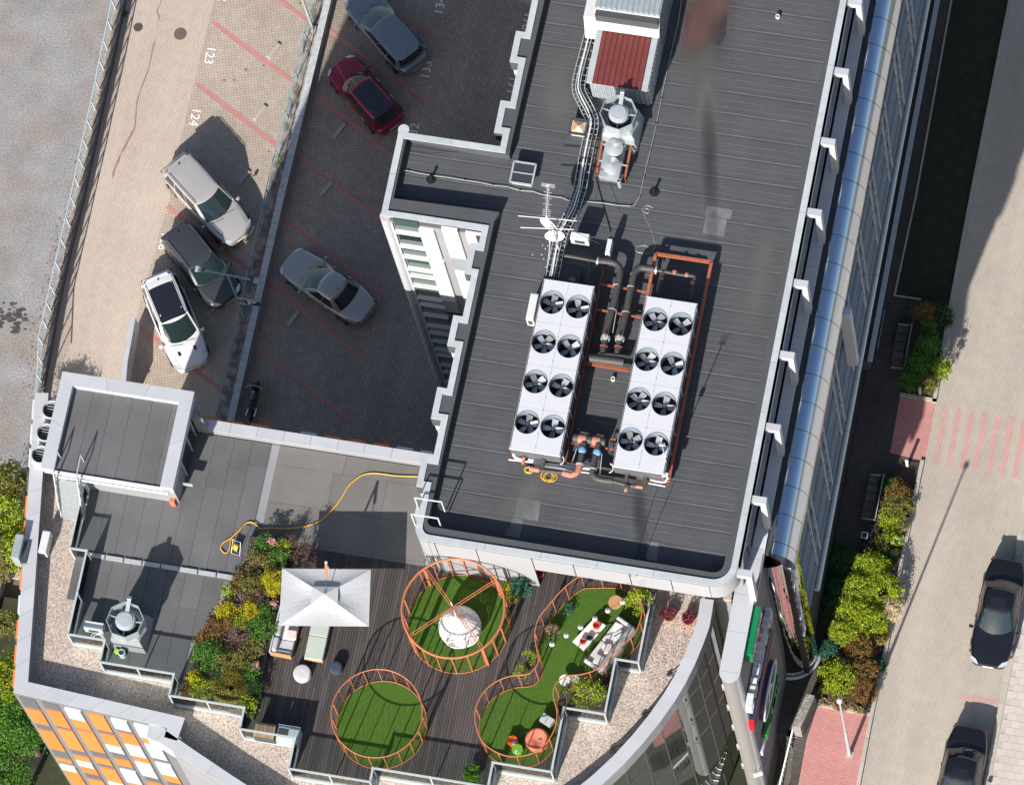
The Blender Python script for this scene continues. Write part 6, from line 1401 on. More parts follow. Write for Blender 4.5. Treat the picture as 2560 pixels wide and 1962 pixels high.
    # wheels
    for sx in (.60, -.60):
        for sy in (-1, 1):
            x_ = hl*sx; y_ = sy*(hw-.10); rr_ = .36 if suv else .32
            wv = mb().cyl((x_, y_-sy*.12, rr_), (x_, y_+sy*.10, rr_), rr_, n=22).build('tyre', M_rubber, t, smooth=True)
            mb().cyl((x_, y_+sy*.09, rr_), (x_, y_+sy*.108, rr_), rr_*.66, n=18).build('rim', M_chrome, wv)
            ar = mb(); q = [(x_+(rr_+.06)*math.cos(a_), rr_+(rr_+.06)*math.sin(a_)) for a_ in [PI*i/10 for i in range(11)]]
            ar.add([(p[0], sy*(hw+.004)*.995, p[1]) for p in q]+[(p[0], sy*(hw-.10), p[1]) for p in q], [tuple(range(11))] + [(i, i+1, 12+i, 11+i) for i in range(10)]); ar.build('wheel_arch', M_trim, t)
    for sy in (-1, 1):
        mm = mb(); mm.M = M @ Matrix.Translation((cowl-.18, sy*(hw+.09), belt+.04)) @ Matrix.Rotation(sy*.25, 4, 'Z')
        mm.add([(-.06, -.10, -.06), (.09, -.08, -.05), (.09, .08, -.05), (-.06, .10, -.06), (-.05, -.09, .07), (.05, -.07, .06), (.05, .07, .06), (-.05, .09, .07)], [(3, 2, 1, 0), (4, 5, 6, 7), (0, 1, 5, 4), (1, 2, 6, 5), (2, 3, 7, 6), (3, 0, 4, 7)])
        mr = mm.build('wing_mirror', mats.get('mirror', col), t, bevel=.02); mb().bar((cowl-.18, sy*(hw-.02), belt-.01), (cowl-.16, sy*(hw+.08), belt+.01), .04).build('mirror_arm', M_trim, mr)
        for (u0, u1, w0, w1, z_, mt, nm) in ((.86, .985, .60, .97, .0, M_head, 'headlight'),):
            q = mb(); pts_ = []
            for u_, f in ((.845, .94), (.90, .90), (.965, .74), (.992, .50), (.965, .52), (.90, .66)):
                x_ = u_*hl; tt = max(0, (x_-cowl)/(hl-cowl)); zt = hoodz-(hoodz-nosez)*tt**1.7; pts_.append((x_, sy*hw*f*.94, zt+.012-(.02 if f > .8 else 0)))
            q.add([p for p in pts_]+[(p[0], p[1], p[2]-.12) for p in pts_], [tuple(range(6)) if sy < 0 else tuple(range(5, -1, -1))]+[(i, (i+1) % 6, 6+(i+1) % 6, 6+i) for i in range(6)]); q.build(nm, mt, t)
        mb().box((-hl*.945, sy*hw*.66, .78), (.10, hw*.30, .12), sy*.42).build('tail_light', M_tail, t, bevel=.015)
        for k_ in ((.02, .36) if not suv else (.05, .40)): mb().box((lerp(xf, xr, .28+k_), sy*(hw*.985+.01), belt-.17), (.2, .03, .03)).build('door_handle', M_chrome if not suv else col, t)
        if suv: mb().tube([(xfr-.12, sy*wr*.92, zr+.00), (xfr-.25, sy*wr*.93, zr+.045), (xrr+.35, sy*wr*.93, zr+.045), (xrr+.2, sy*wr*.92, zr+.0)], .016, 6).build('roof_rail', mats.get('rail', M_chrome), t)
        mb().bar((xf-.15, sy*wb*1.005, belt+.002), (xr+.25, sy*wb*1.005, belt+.002), .02, .015).build('belt_trim', M_chrome if sed or suv else M_trim, t)
    # nose and tail
    mb().box((hl*.972, 0, nosez-.17), (.08, hw*.95, .20)).build('grille', M_trim, t, bevel=.01)
    gr = mb(); [gr.box((hl*.972+.045, 0, nosez-.24+.05*k), (.01, hw*.9, .012)) for k in range(4)]; gr.build('grille_bars', M_chrome, t)
    mb().box((hl*.985, 0, .42), (.05, hw*1.1, .1)).build('bumper', M_trim if suv else col, t, bevel=.01)
    mb().box((hl*.99+.02, 0, .50), (.02, .5, .11)).build('number_plate', M_whitep, t); mb().box((-hl*.99-.01, 0, .62), (.02, .5, .11)).build('number_plate', M_whitep, t)
    mb().box((xrr+.16, 0, zr+.03), (.10, .03, .035)).build('aerial_fin', M_trim, t)
    for sy in (-.35, .3): mb().bar((xf+.05-.1, sy-.28, belt+.012+.01), (xf+.10, sy+.28, belt+.018), .012, .008).build('wiper', M_trim, t)
    # shut lines
    sl_ = mb()
    for sy in (-1, 1): sl_.bar((cowl+.06, sy*hw*.80, hoodz+.004), (hl*.9, sy*hw*.62, nosez+.10*(1 if suv else .9)), .008, .006)
    sl_.build('bonnet_line', M_trim, t)
    if kind in ('suv', 'hatch'):
        mb().prism([(xrr+.10, -wr*.8), (xrr-.06, -wr*.72), (xrr-.06, wr*.72), (xrr+.10, wr*.8)], zr-.045, zr-.015).build('spoiler', col if not roofm or roofm[1] != 'full' else roofm[0], t, bevel=.01)
    if 'logo' in mats:
        if mats['logo'] == 'rings':
            r4 = mb()
            for k in range(4):
                yy_ = (k-1.5)*.085; r4.tube([(hl*.972+.06, yy_+.055*math.cos(a_), nosez-.15+.055*math.sin(a_)) for a_ in [2*PI*i/14 for i in range(14)]], .009, 5, closed=True)
            r4.build('emblem', M_chrome, t)
        else:
            s3 = mb(); s3.tube([(hl*.972+.06, .085*math.cos(a_), nosez-.16+.085*math.sin(a_)) for a_ in [2*PI*i/18 for i in range(18)]], .01, 5, closed=True)
            if mats['logo'] == 'star':
                for k in range(3): a_ = PI/2+2*PI*k/3; s3.bar((hl*.972+.06, 0, nosez-.16), (hl*.972+.06, .08*math.cos(a_), nosez-.16+.08*math.sin(a_)), .012)
            s3.build('emblem', M_chrome, t)
    return t, mb, dict(hl=hl, hw=hw, belt=belt, hoodz=hoodz, nosez=nosez, cowl=cowl, zr=zr, xf=xf, xr=xr, xfr=xfr, xrr=xrr, wr=wr, wb=wb)
LP = LOT+.012
G = 'cars parked in the lot'
silver = paint('silver_grey_paint', (.23, .25, .28), .6); champ = paint('champagne_paint', (.42, .38, .35), .5); beige = paint('beige_white_paint', (.44, .42, .41), .3); graph = paint('graphite_paint', (.055, .06, .068), .4)
whitec = paint('white_car_paint', (.62, .62, .63), 0.); redc = paint('wine_red_paint', (.26, .008, .035), .45); blackc = paint('black_car_paint', (.008, .009, .012), .1, .12)
glassroof = mat('glass_roof', (.012, .013, .018), .06, spec=.8, coat=.5)
car('silver_estate', 'silver-grey estate car in the shade at the top of the lot, nose out of frame', T(1, 0, 850, -45), T(1, 0, 1385, 575), LP, 1.84, 1.52, silver, 'suv', G, mats={'rail': silver})
car('red_hatchback', 'wine red hatchback with a black roof in the shaded bay', T(1, 0, 695, 525), T(1, 0, 1178, 1085), LP, 1.76, 1.48, redc, 'hatch', G, (glassroof, 'full'))
car('silver_saloon', 'champagne silver saloon alone in the shaded bays beside the glazed wing', T(1, 1, 262, 525), T(1, 1, 965, 1010), LP, 1.80, 1.44, champ, 'sedan', G)
car('beige_estate', 'pale beige estate car in the sunny bay below number 124', T(0, 1, 2065, 350), T(0, 0, 1478, 1378), LOT, 1.90, 1.60, beige, 'suv', G, mats={'logo': 'rings'})
car('dark_suv', 'dark graphite SUV under the two-headed lamp', T(0, 1, 1965, 890), T(0, 1, 1480, 280), LOT, 1.84, 1.60, graph, 'suv', G)
wc, wmb, wd = car('white_suv', 'white SUV with a black glass roof nearest the stair tower', T(0, 1, 1660, 1462), T(0, 1, 1335, 672), LOT, 1.88, 1.66, whitec, 'suv', G, (glassroof, .20, .98, 1), {'logo': 'star'})
for sy in (-.38, .38): wmb().box((wd['cowl']+.45, sy, wd['hoodz']-.035), (.22, .13, .07)).build('bonnet_vent', M_trim, wc)
G2 = 'black saloons parked along the kerb'
car('black_saloon', 'whole black saloon parked at the right kerb, nose towards the camera', (2469, 1663), (2521, 1399), ST+.004, 1.90, 1.46, blackc, 'sedan', G2, (glassroof, .42, .92, 0), {'logo': 'disc'})
car('black_saloon', 'black saloon cut off by the bottom edge, with a closed square sunroof', (2371, 2085), (2427, 1817), ST+.004, 1.88, 1.45, blackc, 'sedan', G2, (glassroof, .50, .98, 0))
# motorcycle
a = W(T(0, 0, 0, 0), 0); mfp = W((645, 957), LOT+.4); mrp = W((625, 1049), LOT+.4); d = (mfp-mrp); mL = d.length; ang = math.atan2(d.y, d.x); mc = (mfp+mrp)/2
mt_ = thing('motorcycle', 'black motorcycle standing against the terrace wall beside the low wall', 'motorcycle', (mc.x, mc.y, LP))
MM = Matrix.Translation((mc.x, mc.y, LP)) @ Matrix.Rotation(ang, 4, 'Z')
def mm(): m = MB(); m.M = MM; return m
for x_ in (mL*.38, -mL*.36):
    w_ = mm(); w_.tube([(x_+.27*math.cos(a_), 0, .31+.27*math.sin(a_)) for a_ in [2*PI*i/22 for i in range(22)]], .055, 8, closed=True); wo = w_.build('tyre', M_rubber, mt_, smooth=True)
    mm().cyl((x_, -.03, .31), (x_, .03, .31), .2, n=16).build('rim', M_dgrey, wo)
mm().add([(-.12, -.10, .72), (.32, -.15, .78), (.32, .15, .78), (-.12, .10, .72), (-.10, -.07, .88), (.26, -.11, 1.0), (.26, .11, 1.0), (-.10, .07, .88)], [(3, 2, 1, 0), (4, 5, 6, 7), (0, 1, 5, 4), (1, 2, 6, 5), (2, 3, 7, 6), (3, 0, 4, 7)]).build('fuel_tank', graph, mt_, bevel=.05)
mm().cyl((.24, 0, .98), (.24, 0, 1.01), .045, n=12).build('filler_cap', M_chrome, mt_)
mm().add([(-.72, -.10, .80), (-.12, -.13, .72), (-.12, .13, .72), (-.72, .10, .80), (-.74, -.06, .90), (-.12, -.10, .82), (-.12, .10, .82), (-.74, .06, .90)], [(3, 2, 1, 0), (4, 5, 6, 7), (0, 1, 5, 4), (1, 2, 6, 5), (2, 3, 7, 6), (3, 0, 4, 7)]).build('seat', M_black, mt_, bevel=.03)
mm().box((.05, 0, .45), (.6, .28, .4)).build('engine', M_dgrey, mt_, bevel=.04)
mm().tube([(.40, -.40, 1.04), (.50, -.22, 1.08), (.52, 0, 1.06), (.50, .22, 1.08), (.40, .40, 1.04)], .018, 8).build('handlebar', M_steel, mt_)
mm().add([(.42, -.16, .72), (.80, -.11, .70), (.80, .11, .70), (.42, .16, .72), (.46, -.13, 1.1), (.66, -.08, 1.0), (.66, .08, 1.0), (.46, .13, 1.1)], [(3, 2, 1, 0), (4, 5, 6, 7), (0, 1, 5, 4), (1, 2, 6, 5), (2, 3, 7, 6), (3, 0, 4, 7)]).build('front_fairing', M_black, mt_, bevel=.04)
for sy in (-1, 1): mm().cyl((-.35, sy*.17, .36), (-.78, sy*.19, .55), .055, n=10).build('silencer', M_chrome, mt_, smooth=True); mm().bar((.45, sy*.3, 1.1), (.42, sy*.42, 1.2), .02).build('mirror_stalk', M_black, mt_)
mm().box((-.80, 0, .72), (.2, .16, .05)).build('mudguard', M_dgrey, mt_)
# ================================================================== terrace furniture
D = DECK
def c4(x, y, z=D): return W((440+x/3.5, 1320+y/3.5), z)
def c5(x, y, z=D): return W((660+x/5.6, 1360+y/5.6), z)
def c6(x, y, z=D): return W((1000+x/5.25, 1380+y/5.25), z)
def c7(x, y, z=D): return W((1320+x/5.6, 1420+y/5.6), z)
def c8(x, y, z=D): return W((1180+x/5.564, 1660+y/5.564), z)
def c10(x, y, z=D): return W((160+x/5.6, 1440+y/5.6), z)
# ---- umbrella
zc = D+1.95; K = [c5(255, 340, zc), c5(1495, 355, zc), c5(1468, 1150, zc), c5(210, 1140, zc)]; ap = c5(850, 705, zc+.30)
um = thing('garden_parasol', 'large rectangular pale grey parasol over the sofa and daybed', 'parasol', (ap.x, ap.y-.0, D))
def canopy(A, B, apex, name, n=8, sag=.05, inset_=0.0):
    m = MB(); vs = []
    for i in range(n+1):
        for j in range(n+1):
            f = i/n; e = A.lerp(B, j/n); p = apex.lerp(e, f); p = p.copy(); p.z -= sag*math.sin(PI*f)*math.sin(PI*j/n)*1.6; p.z += .012*math.sin(j*2.3+i)*f*(1-f)
            vs.append(p)
    m.add(vs, [(i*(n+1)+j, (i+1)*(n+1)+j, (i+1)*(n+1)+j+1, i*(n+1)+j+1) for i in range(n) for j in range(n)]); o = m.build(name, M_fabw, um, smooth=False)
    s_ = o.modifiers.new('solid', 'SOLIDIFY'); s_.thickness = .008; return o
for i in range(4): canopy(K[i], K[(i+1) % 4], ap, 'canopy_panel')
vt = [ap.lerp(k, .30)+Vector((0, 0, .05)) for k in K]; va = ap+Vector((0, 0, .07))
for i in range(4):
    o = MB().add([va, vt[i], vt[(i+1) % 4]], [(0, 1, 2)]).build('vent_flap', M_fabw, um); o.modifiers.new('solid', 'SOLIDIFY').thickness = .006
MB().cyl(ap+Vector((0, 0, .05)), ap+Vector((0, 0, .14)), .03, n=8).build('finial', M_steel, um)
q0, q1 = c5(868, 262, zc+.75), c5(868, 480, zc+.62)
MB().bar(q0, q1, .10, .08).build('wooden_arm', M_wood, um); MB().cyl(q0-Vector((0, 0, .02)), q0+Vector((0, .06, .04)), .06, n=10).build('arm_cap', M_white, um)
MB().bar(q1, ap+Vector((0, .05, .15)), .03).build('hanger', M_dgrey, um); MB().cyl((q0.x, q0.y+.02, D), (q0.x, q0.y, zc+.74), .045, n=10).build('mast', M_wood, um)
MB().box((q0.x, q0.y, D+.05), (.8, .8, .1)).build('base', M_conc, um)
for k in K: MB().bar(ap-Vector((0, 0, .06)), k-Vector((0, 0, .03)), .025).build('rib', M_wood, um)
# ---- sofa and daybed under it
def obox(p0, p1, p2, z0, z1, z): pass
def frame2(a, b, c, z):                           # a corner, b along length, c along width -> matrix
    a, b, c = (c5(*q, z) for q in (a, b, c)); return a, b, c
sa, sb, sc2 = c5(80, 1530, D+.4), c5(205, 1010, D+.4), c5(370, 1620, D+.4)
ul = (sb-sa).normalized(); LL = 2.05; uw = Vector((ul.y, -ul.x, 0)); WW = .92
so_ = thing('outdoor_sofa', 'grey outdoor sofa with wooden frame and one pale pink cushion, half under the parasol', 'sofa', (sa.x, sa.y, D))
def lb_(name, m, l0, l1, w0, w1, z0, z1, par, bev=.03):
    p = [sa+ul*l0+uw*w0, sa+ul*l1+uw*w0, sa+ul*l1+uw*w1, sa+ul*l0+uw*w1]; return MB().prism([tuple(v[:2]) for v in p], D+z0, D+z1).build(name, m, par, bevel=bev)
lb_('frame', M_wood, 0, LL, 0, WW, .10, .24, so_, .01)
for l in (.04, LL-.1):
    for w_ in (.04, WW-.1): lb_('leg', M_wood, l, l+.06, w_, w_+.06, 0, .12, so_, 0)
lb_('back_rail', M_fabg, 0, LL, 0, .07, .24, .74, so_, .02); lb_('arm_rail', M_wood, 0, .05, 0, WW, .24, .58, so_, .01)
for k in range(3): lb_('seat_cushion', M_fabl if k % 2 else M_fabw, .07+k*.65, .07+(k+1)*.65-.02, .28, WW-.02, .24, .42, so_, .04); lb_('back_cushion', M_fabg, .08+k*.65, .08+(k+1)*.65-.03, .08, .30, .40, .76, so_, .07)
lb_('seat_cushion_side', M_fabl, .06, .22, .26, WW-.05, .42, .50, so_, .03)
pk = c5(385, 1265, D+.5); t = tag(MB().box((pk.x, pk.y, D+.50), (.44, .42, .13), .1, Matrix.Rotation(R(14), 3, 'Y')).build('cushion', mat('blush_cushion', (.72, .58, .54), .95), None, bevel=.05), 'blush pink cushion lying on the grey outdoor sofa', 'cushion')
sa = c5(560, 1590, D+.35); sb = c5(655, 1150, D+.35); ul = (sb-sa).normalized(); uw = Vector((ul.y, -ul.x, 0))
db = thing('daybed', 'low daybed with a sage green mattress on a wooden frame', 'daybed', (sa.x, sa.y, D))
lb_('frame', M_wood, -.03, 2.02, -.02, .80, .12, .22, db, .01); lb_('mattress', M_sage, 0, 1.02, 0, .78, .22, .36, db, .03); lb_('mattress', M_sage, 1.03, 2.0, 0, .78, .22, .37, db, .03)
for l in (.02, 1.9):
    for w_ in (.02, .70): lb_('leg', M_wood, l, l+.06, w_, w_+.06, 0, .14, db, 0)
def pouf(name, label, c, r, h, m, cat):
    o = MB().lathe((c.x, c.y, D), [(r*.86, 0), (r*1.0, h*.22), (r*1.0, h*.72), (r*.9, h*.94), (r*.55, h*1.02), (r*.12, h*.97), (.01, h*.965)], 32).build(name, m, None, smooth=True); return tag(o, label, cat)
pouf('pouf', 'round pale grey pouf in front of the daybed', T(1, 3, 388, 715) and S(1, 3, 392, 722, D+.36), .38, .40, mat('pale_pouf', (.46, .465, .48), .95, fine=.1), 'pouf')
pouf('stool', 'small navy blue drum stool on the decking', S(1, 3, 682, 672, D+.42), .275, .44, mat('navy_stool', (.03, .045, .075), .9, fine=.2), 'stool')
# ---- pergola rings
def ring_fence(name, label, path, h, rail_r, npost, closed, m, rungs=None, rail_w=.05, mesh=True):
    """path = plan of the ring at deck level"""
    P = [Vector((p[0], p[1], 0)) for p in path]; n = len(P)
    t = thing(name, label, 'pergola', (sum(p.x for p in P)/n, sum(p.y for p in P)/n, D))
    cum = [0]
    seq = P+[P[0]] if closed else P
    for a, b in zip(seq[:-1], seq[1:]): cum.append(cum[-1]+(b-a).length)
    def at(s):
        s = s % cum[-1] if closed else min(max(s, 0), cum[-1]-1e-6)
        for i in range(len(cum)-1):
            if cum[i] <= s <= cum[i+1]: return seq[i].lerp(seq[i+1], (s-cum[i])/max(1e-9, cum[i+1]-cum[i]))
        return seq[-1].copy()
    N = int(cum[-1]/.14); top = [at(cum[-1]*i/N) for i in range(N if closed else N+1)]
    MB().tube([(p.x, p.y, D+h) for p in top], rail_r, 7, closed=closed).build('top_ring', m, t, smooth=True)
    MB().tube([(p.x, p.y, D+.03) for p in top], .02, 6, closed=closed).build('base_ring', m, t, smooth=True)
    for i in range(npost):
        s = cum[-1]*(i+.3)/npost; p = at(s); q = at(s+.05); MB().bar((p.x, p.y, D), (p.x, p.y, D+h), rail_w, rail_w*.6, up=((q-p).normalized())).build('post', m, t)
    if mesh:
        mw_ = MB(); rr2 = random.Random(len(path)); k = int(cum[-1]/.24)
        for i in range(k):
            for s_ in (1, -1):
                a = at(cum[-1]*i/k+rr2.uniform(-.03, .03)); b = at(cum[-1]*i/k+s_*.75*h+rr2.uniform(-.05, .05)) if closed or 0 < cum[-1]*i/k+s_*.75*h < cum[-1] else None
                if b is None: continue
                c_ = at(cum[-1]*i/k+s_*.38*h)
                mw_.tube([(a.x, a.y, D+.02), (c_.x, c_.y, D+h*.5), (b.x, b.y, D+h*.99)], .0038, 3, caps=False)
        mw_.build('wire_mesh', mat('mesh_rope', (.10, .055, .04), .8), t)['kind'] = 'stuff'
    return t
def circ(c, r, n=64): return [(c[0]+r*math.cos(2*PI*i/n), c[1]+r*math.sin(2*PI*i/n)) for i in range(n)]
Hb = 2.25; t0 = [W((1000+x/5.25, 1380+y/5.25), D+Hb) for x, y in ((12, 738), (1385, 738), (700, 78), (700, 1398))]
cb = ((t0[0].x+t0[1].x)/2, (t0[2].y+t0[3].y)/2); rb_ = ((t0[1].x-t0[0].x)/2+(t0[2].y-t0[3].y)/2)/2
print('ring1', cb, rb_)
R1 = ring_fence('round_pergola', 'largest round orange pergola with a white hanging chair inside', circ(cb, rb_), Hb, .052, 21, True, M_cor, rail_w=.075)
for i, a in enumerate((R(31), R(31)+PI/2+R(8))):
    d = Vector((math.cos(a), math.sin(a), 0)); nn = Vector((-d.y, d.x, 0)); c0 = Vector((cb[0], cb[1], D+Hb-.03))
    if i == 0: a0_, a1_ = c6(140, 1090, D+Hb), c6(1262, 365, D+Hb)
    else: a0_, a1_ = c6(330, 215, D+Hb), c6(1085, 1265, D+Hb)
    d = (a1_-a0_).normalized(); nn = Vector((-d.y, d.x, 0)); L = (a1_-a0_).length
    mb = MB()
    for s_ in (-1, 1): mb.bar(a0_+nn*.05*s_, a1_+nn*.05*s_, .03)
    for k in range(int(L/.33)): p = a0_+d*(.33*k+.15); mb.bar(p-nn*.05, p+nn*.05, .02)
    mb.build('ladder_beam', M_cor, R1)
for s_ in ((320, 215), (1262, 370), (140, 1100), (1085, 1265)):
    p = c6(*s_, D+Hb); MB().box((p.x, p.y, D+Hb/2), (.12, .12, Hb)).build('corner_post', M_cor, R1)
def turf(name, label, pts):
    o = MB().prism(pts, D, D+.03).build(name, M_turf); o['kind'] = 'structure'; return o
turf('artificial_turf', '', circ(cb, rb_-.03))
H2_ = 1.75; t0 = [W(T(1, 3, x, y), D+H2_) for x, y in ((640, 1070), (1428, 1070), (1032, 683), (1032, 1458))]
cb2 = ((t0[0].x+t0[1].x)/2, (t0[2].y+t0[3].y)/2); rb2 = ((t0[1].x-t0[0].x)/2+(t0[2].y-t0[3].y)/2)/2; print('ring2', cb2, rb2)
ring_fence('round_pergola', 'empty round orange pergola with bare turf, left of the others', circ(cb2, rb2), H2_, .026, 19, True, M_cor, rail_w=.05)
turf('artificial_turf', '', circ(cb2, rb2-.02))
zt = D+H2_
p3 = [c7(820, 105, zt), c7(690, 130, zt), c7(480, 300, zt), c7(270, 540, zt), c7(150, 700, zt), c7(95, 900, zt), c7(118, 1100, zt), c7(150, 1290, zt), c7(90, 1400, zt), c8(770, 138, zt), c8(550, 160, zt), c8(350, 232, zt), c8(180, 365, zt), c8(65, 560, zt), c8(42, 740, zt), c8(80, 950, zt), c8(160, 1090, zt), c8(300, 1200, zt), c8(500, 1275, zt),
      c8(700, 1272, zt), c8(870, 1220, zt), c8(1000, 1120, zt), c8(1110, 980, zt), c8(1175, 800, zt), c8(1180, 640, zt), c8(1145, 500, zt), c8(1130, 390, zt), c8(1160, 290, zt), c8(1230, 210, zt), c8(1350, 155, zt), c8(1520, 140, zt), c8(1680, 95, zt), c7(900, 1440, zt), c7(1050, 1350, zt), c7(1200, 1190, zt), c7(1430, 980, zt), c7(1530, 850, zt), c7(1590, 650, zt), c7(1590, 500, zt), c7(1550, 380, zt), c7(1440, 230, zt), c7(1230, 110, zt)]
p3s = smooth(p3+[p3[0]], 4)[:-1]; p3s = [(p.x, p.y) for p in p3s if p.y < YJ-.4]
ring_fence('curved_pergola', 'winding orange pergola of two lobes round the seating corner', p3s, H2_, .026, 30, True, M_cor, rail_w=.05)
turf('artificial_turf', '', p3s)
# ---- hanging chair
hc = c6(780, 960, D+.95); hr_ = .90
hch = thing('hanging_chair', 'white wicker teardrop hanging chair in the largest ring', 'hanging chair', (hc.x, hc.y, D))
hang = c6(672, 660, D+Hb-.05)
prof_ = [(.05, 2.02), (.10, 1.9), (.24, 1.72), (.50, 1.45), (.72, 1.15), (.86, .85), (.895, .6), (.86, .38), (.72, .2), (.45, .08), (.1, .04)]
wk = MB()
def pr(z):
    for (r0, z0), (r1, z1) in zip(prof_[:-1], prof_[1:]):
        if z1 <= z <= z0: return lerp(r1, r0, (z-z1)/(z0-z1))
    return .05
opening = lambda a, z: (-1.05 < ((a+PI) % (2*PI)-PI+.95) < .62) and .30 < z < 1.12
for k in range(42):
    z = .06+1.94*k/42; r = pr(z)*.98; pts_ = []
    for i in range(61):
        a = 2*PI*i/60
        if opening(a, z):
            if len(pts_) > 1: wk.tube(pts_, .016, 4, caps=False)
            pts_ = []; continue
        pts_.append((hc.x+r*math.cos(a), hc.y+r*math.sin(a), D+.12+z))
    if len(pts_) > 1: wk.tube(pts_, .016, 4, caps=False)
for i in range(32):
    a = 2*PI*i/32; pts_ = [(hc.x+pr(z)*1.0*math.cos(a), hc.y+pr(z)*1.0*math.sin(a), D+.12+z) for z in [2.0-.1*k for k in range(20)] if not opening(a, z)]
    wk.tube(pts_, .011, 4, caps=False)
wk.build('wicker_shell', M_wicker, hch)
MB().lathe((hc.x, hc.y, D+.14), [(.1, .03), (.5, .10), (.78, .28), (.80, .34), (.5, .38), (.01, .40)], 28).build('seat_cushion', M_fabl, hch, smooth=True)
MB().cyl((hc.x, hc.y, D+2.1), (hang.x, hang.y, D+Hb), .03, n=8).build('rope', M_whitep, hch)
rim = [(hc.x+pr(z_)*1.01*math.cos(a_-.95), hc.y+pr(z_)*1.01*math.sin(a_-.95), D+.12+z_) for a_, z_ in [(-.22+.83*math.cos(u), .71+.41*math.sin(u)) for u in [2*PI*i/30 for i in range(30)]]]
MB().tube(rim, .03, 7, closed=True).build('opening_rim', M_wicker, hch, smooth=True)
# ---- lounge corner
ct_ = [c7(935, 690, D+.35), c7(1090, 800, D+.35), c7(780, 1155, D+.35), c7(620, 1025, D+.35)]
tb = thing('coffee_table', 'low white rectangular coffee table beside the patterned sofa', 'table', (ct_[0].x, ct_[2].y, D))
MB().prism([tuple(p[:2]) for p in ct_], D+.31, D+.35).build('tabletop', M_fabl, tb, bevel=.005)
for p in ct_: q = p.lerp((ct_[0]+ct_[2])/2, .1); MB().box((q.x, q.y, D+.155), (.04, .04, .31)).build('leg', M_dgrey, tb)
M_redp = mat('red_pot', (.62, .07, .03), .45); M_pnk = mat('coral_pot', (.62, .10, .06), .45); M_teal = mat('teal_pot', (.02, .07, .075), .4)
def pot(name, label, c, r, h, m, z0, cat='pot', grp=None):
    return tag(MB().lathe((c.x, c.y, z0), [(r*.7, 0), (r, h*.4), (r*.92, h), (r*.78, h), (r*.7, h*.35), (.01, h*.3)], 24).build(name, m, None, smooth=True), label, cat, grp)
pot('plant_pot', 'large red lantern pot at the far end of the coffee table', c7(958, 800, D+.5), .165, .24, M_redp, D+.352)
pot('plant_pot', 'dark teal pot between the two red ones on the coffee table', c7(858, 965, D+.5), .13, .16, M_teal, D+.352)
pot('plant_pot', 'smaller coral pot at the near end of the coffee table', c7(767, 1020, D+.5), .14, .20, M_pnk, D+.352)
c = c7(1225, 475, D+.45); rt_ = thing('round_table', 'round wooden table near the top of the winding ring', 'table', (c.x, c.y, D)); MB().cyl((c.x, c.y, D+.42), (c.x, c.y, D+.45), .30, n=36).build('tabletop', M_wood, rt_); MB().cyl((c.x, c.y, D), (c.x, c.y, D+.42), .03, n=8).build('leg', M_dgrey, rt_); MB().cyl((c.x, c.y, D+.03), (c.x, c.y, D+.05), .18, n=20).build('foot', M_dgrey, rt_)
for i, ((x, y), r) in enumerate((((515, 1560), .24), ((655, 1545), .18))):
    c = c7(x, y, D+.45); o = thing('side_table', ('larger' if i == 0 else 'smaller')+' of the two round white side tables by the rail of the winding ring', 'side table', (c.x, c.y, D), 'round white side tables')
    MB().lathe((c.x, c.y, D+.40-.06*i), [(r, 0), (r, .03), (r*.3, .035)], 32).build('tabletop', M_whitep, o); MB().cyl((c.x, c.y, D), (c.x, c.y, D+.4-.06*i), .03, n=8).build('stem', M_steel, o); MB().cyl((c.x, c.y, D+.03), (c.x, c.y, D+.05), r*.6, n=20).build('foot', M_steel, o)
# patterned sofa
M_marb = mat('marbled_fabric', (.36, .355, .355), .9, var=.35, vs=7, tint=((.17, .17, .175), 3.5)); M_marbl = mat('pale_marbled_fabric', (.50, .48, .47), .9, var=.10, vs=9)
sa = c7(790, 1300, D+.4); sb = c7(1260, 690, D+.4); ul = (sb-sa).normalized(); uw = Vector((ul.y, -ul.x, 0)); LL = (sb-sa).length
s2 = thing('patterned_sofa', 'long sofa with marbled grey cover and rumpled cushions', 'sofa', (sa.x, sa.y, D))
lb_('base', M_marb, 0, LL, 0, .95, .06, .30, s2, .04)
for k in range(2): lb_('seat_cushion', M_marbl, .12+k*(LL-.24)/2, .12+(k+1)*(LL-.24)/2-.02, .02, .70, .30, .45, s2, .05)
lb_('backrest', M_marb, .0, LL, .68, .98, .30, .80, s2, .09); lb_('arm', M_marbl, -.04, .12, 0, .95, .30, .60, s2, .05); lb_('arm', M_marbl, LL-.12, LL+.04, .0, .95, .30, .60, s2, .05)
for i, (lo, wo, m_, rz, lab) in enumerate(((LL-.40, .30, M_fabl, .3, 'pale cushion at the far end of the marbled sofa'), (LL-.62, .52, M_fabw, -.5, 'folded grey cushion leaning on the back of the marbled sofa'), (LL*.42, .50, mat('blush_cushion', (.7, .6, .58), .95), .8, 'pinkish cushion in the middle of the marbled sofa'), (.36, .48, M_marbl, .2, 'round pale cushion at the near end of the marbled sofa'))):
    p = sa+ul*lo+uw*wo; tag(MB().box((p.x, p.y, D+.54), (.44, .38, .14), math.atan2(ul.y, ul.x)+rz, Matrix.Rotation(R(18), 3, 'X')).build('cushion', m_, None, bevel=.05), lab, 'cushion')
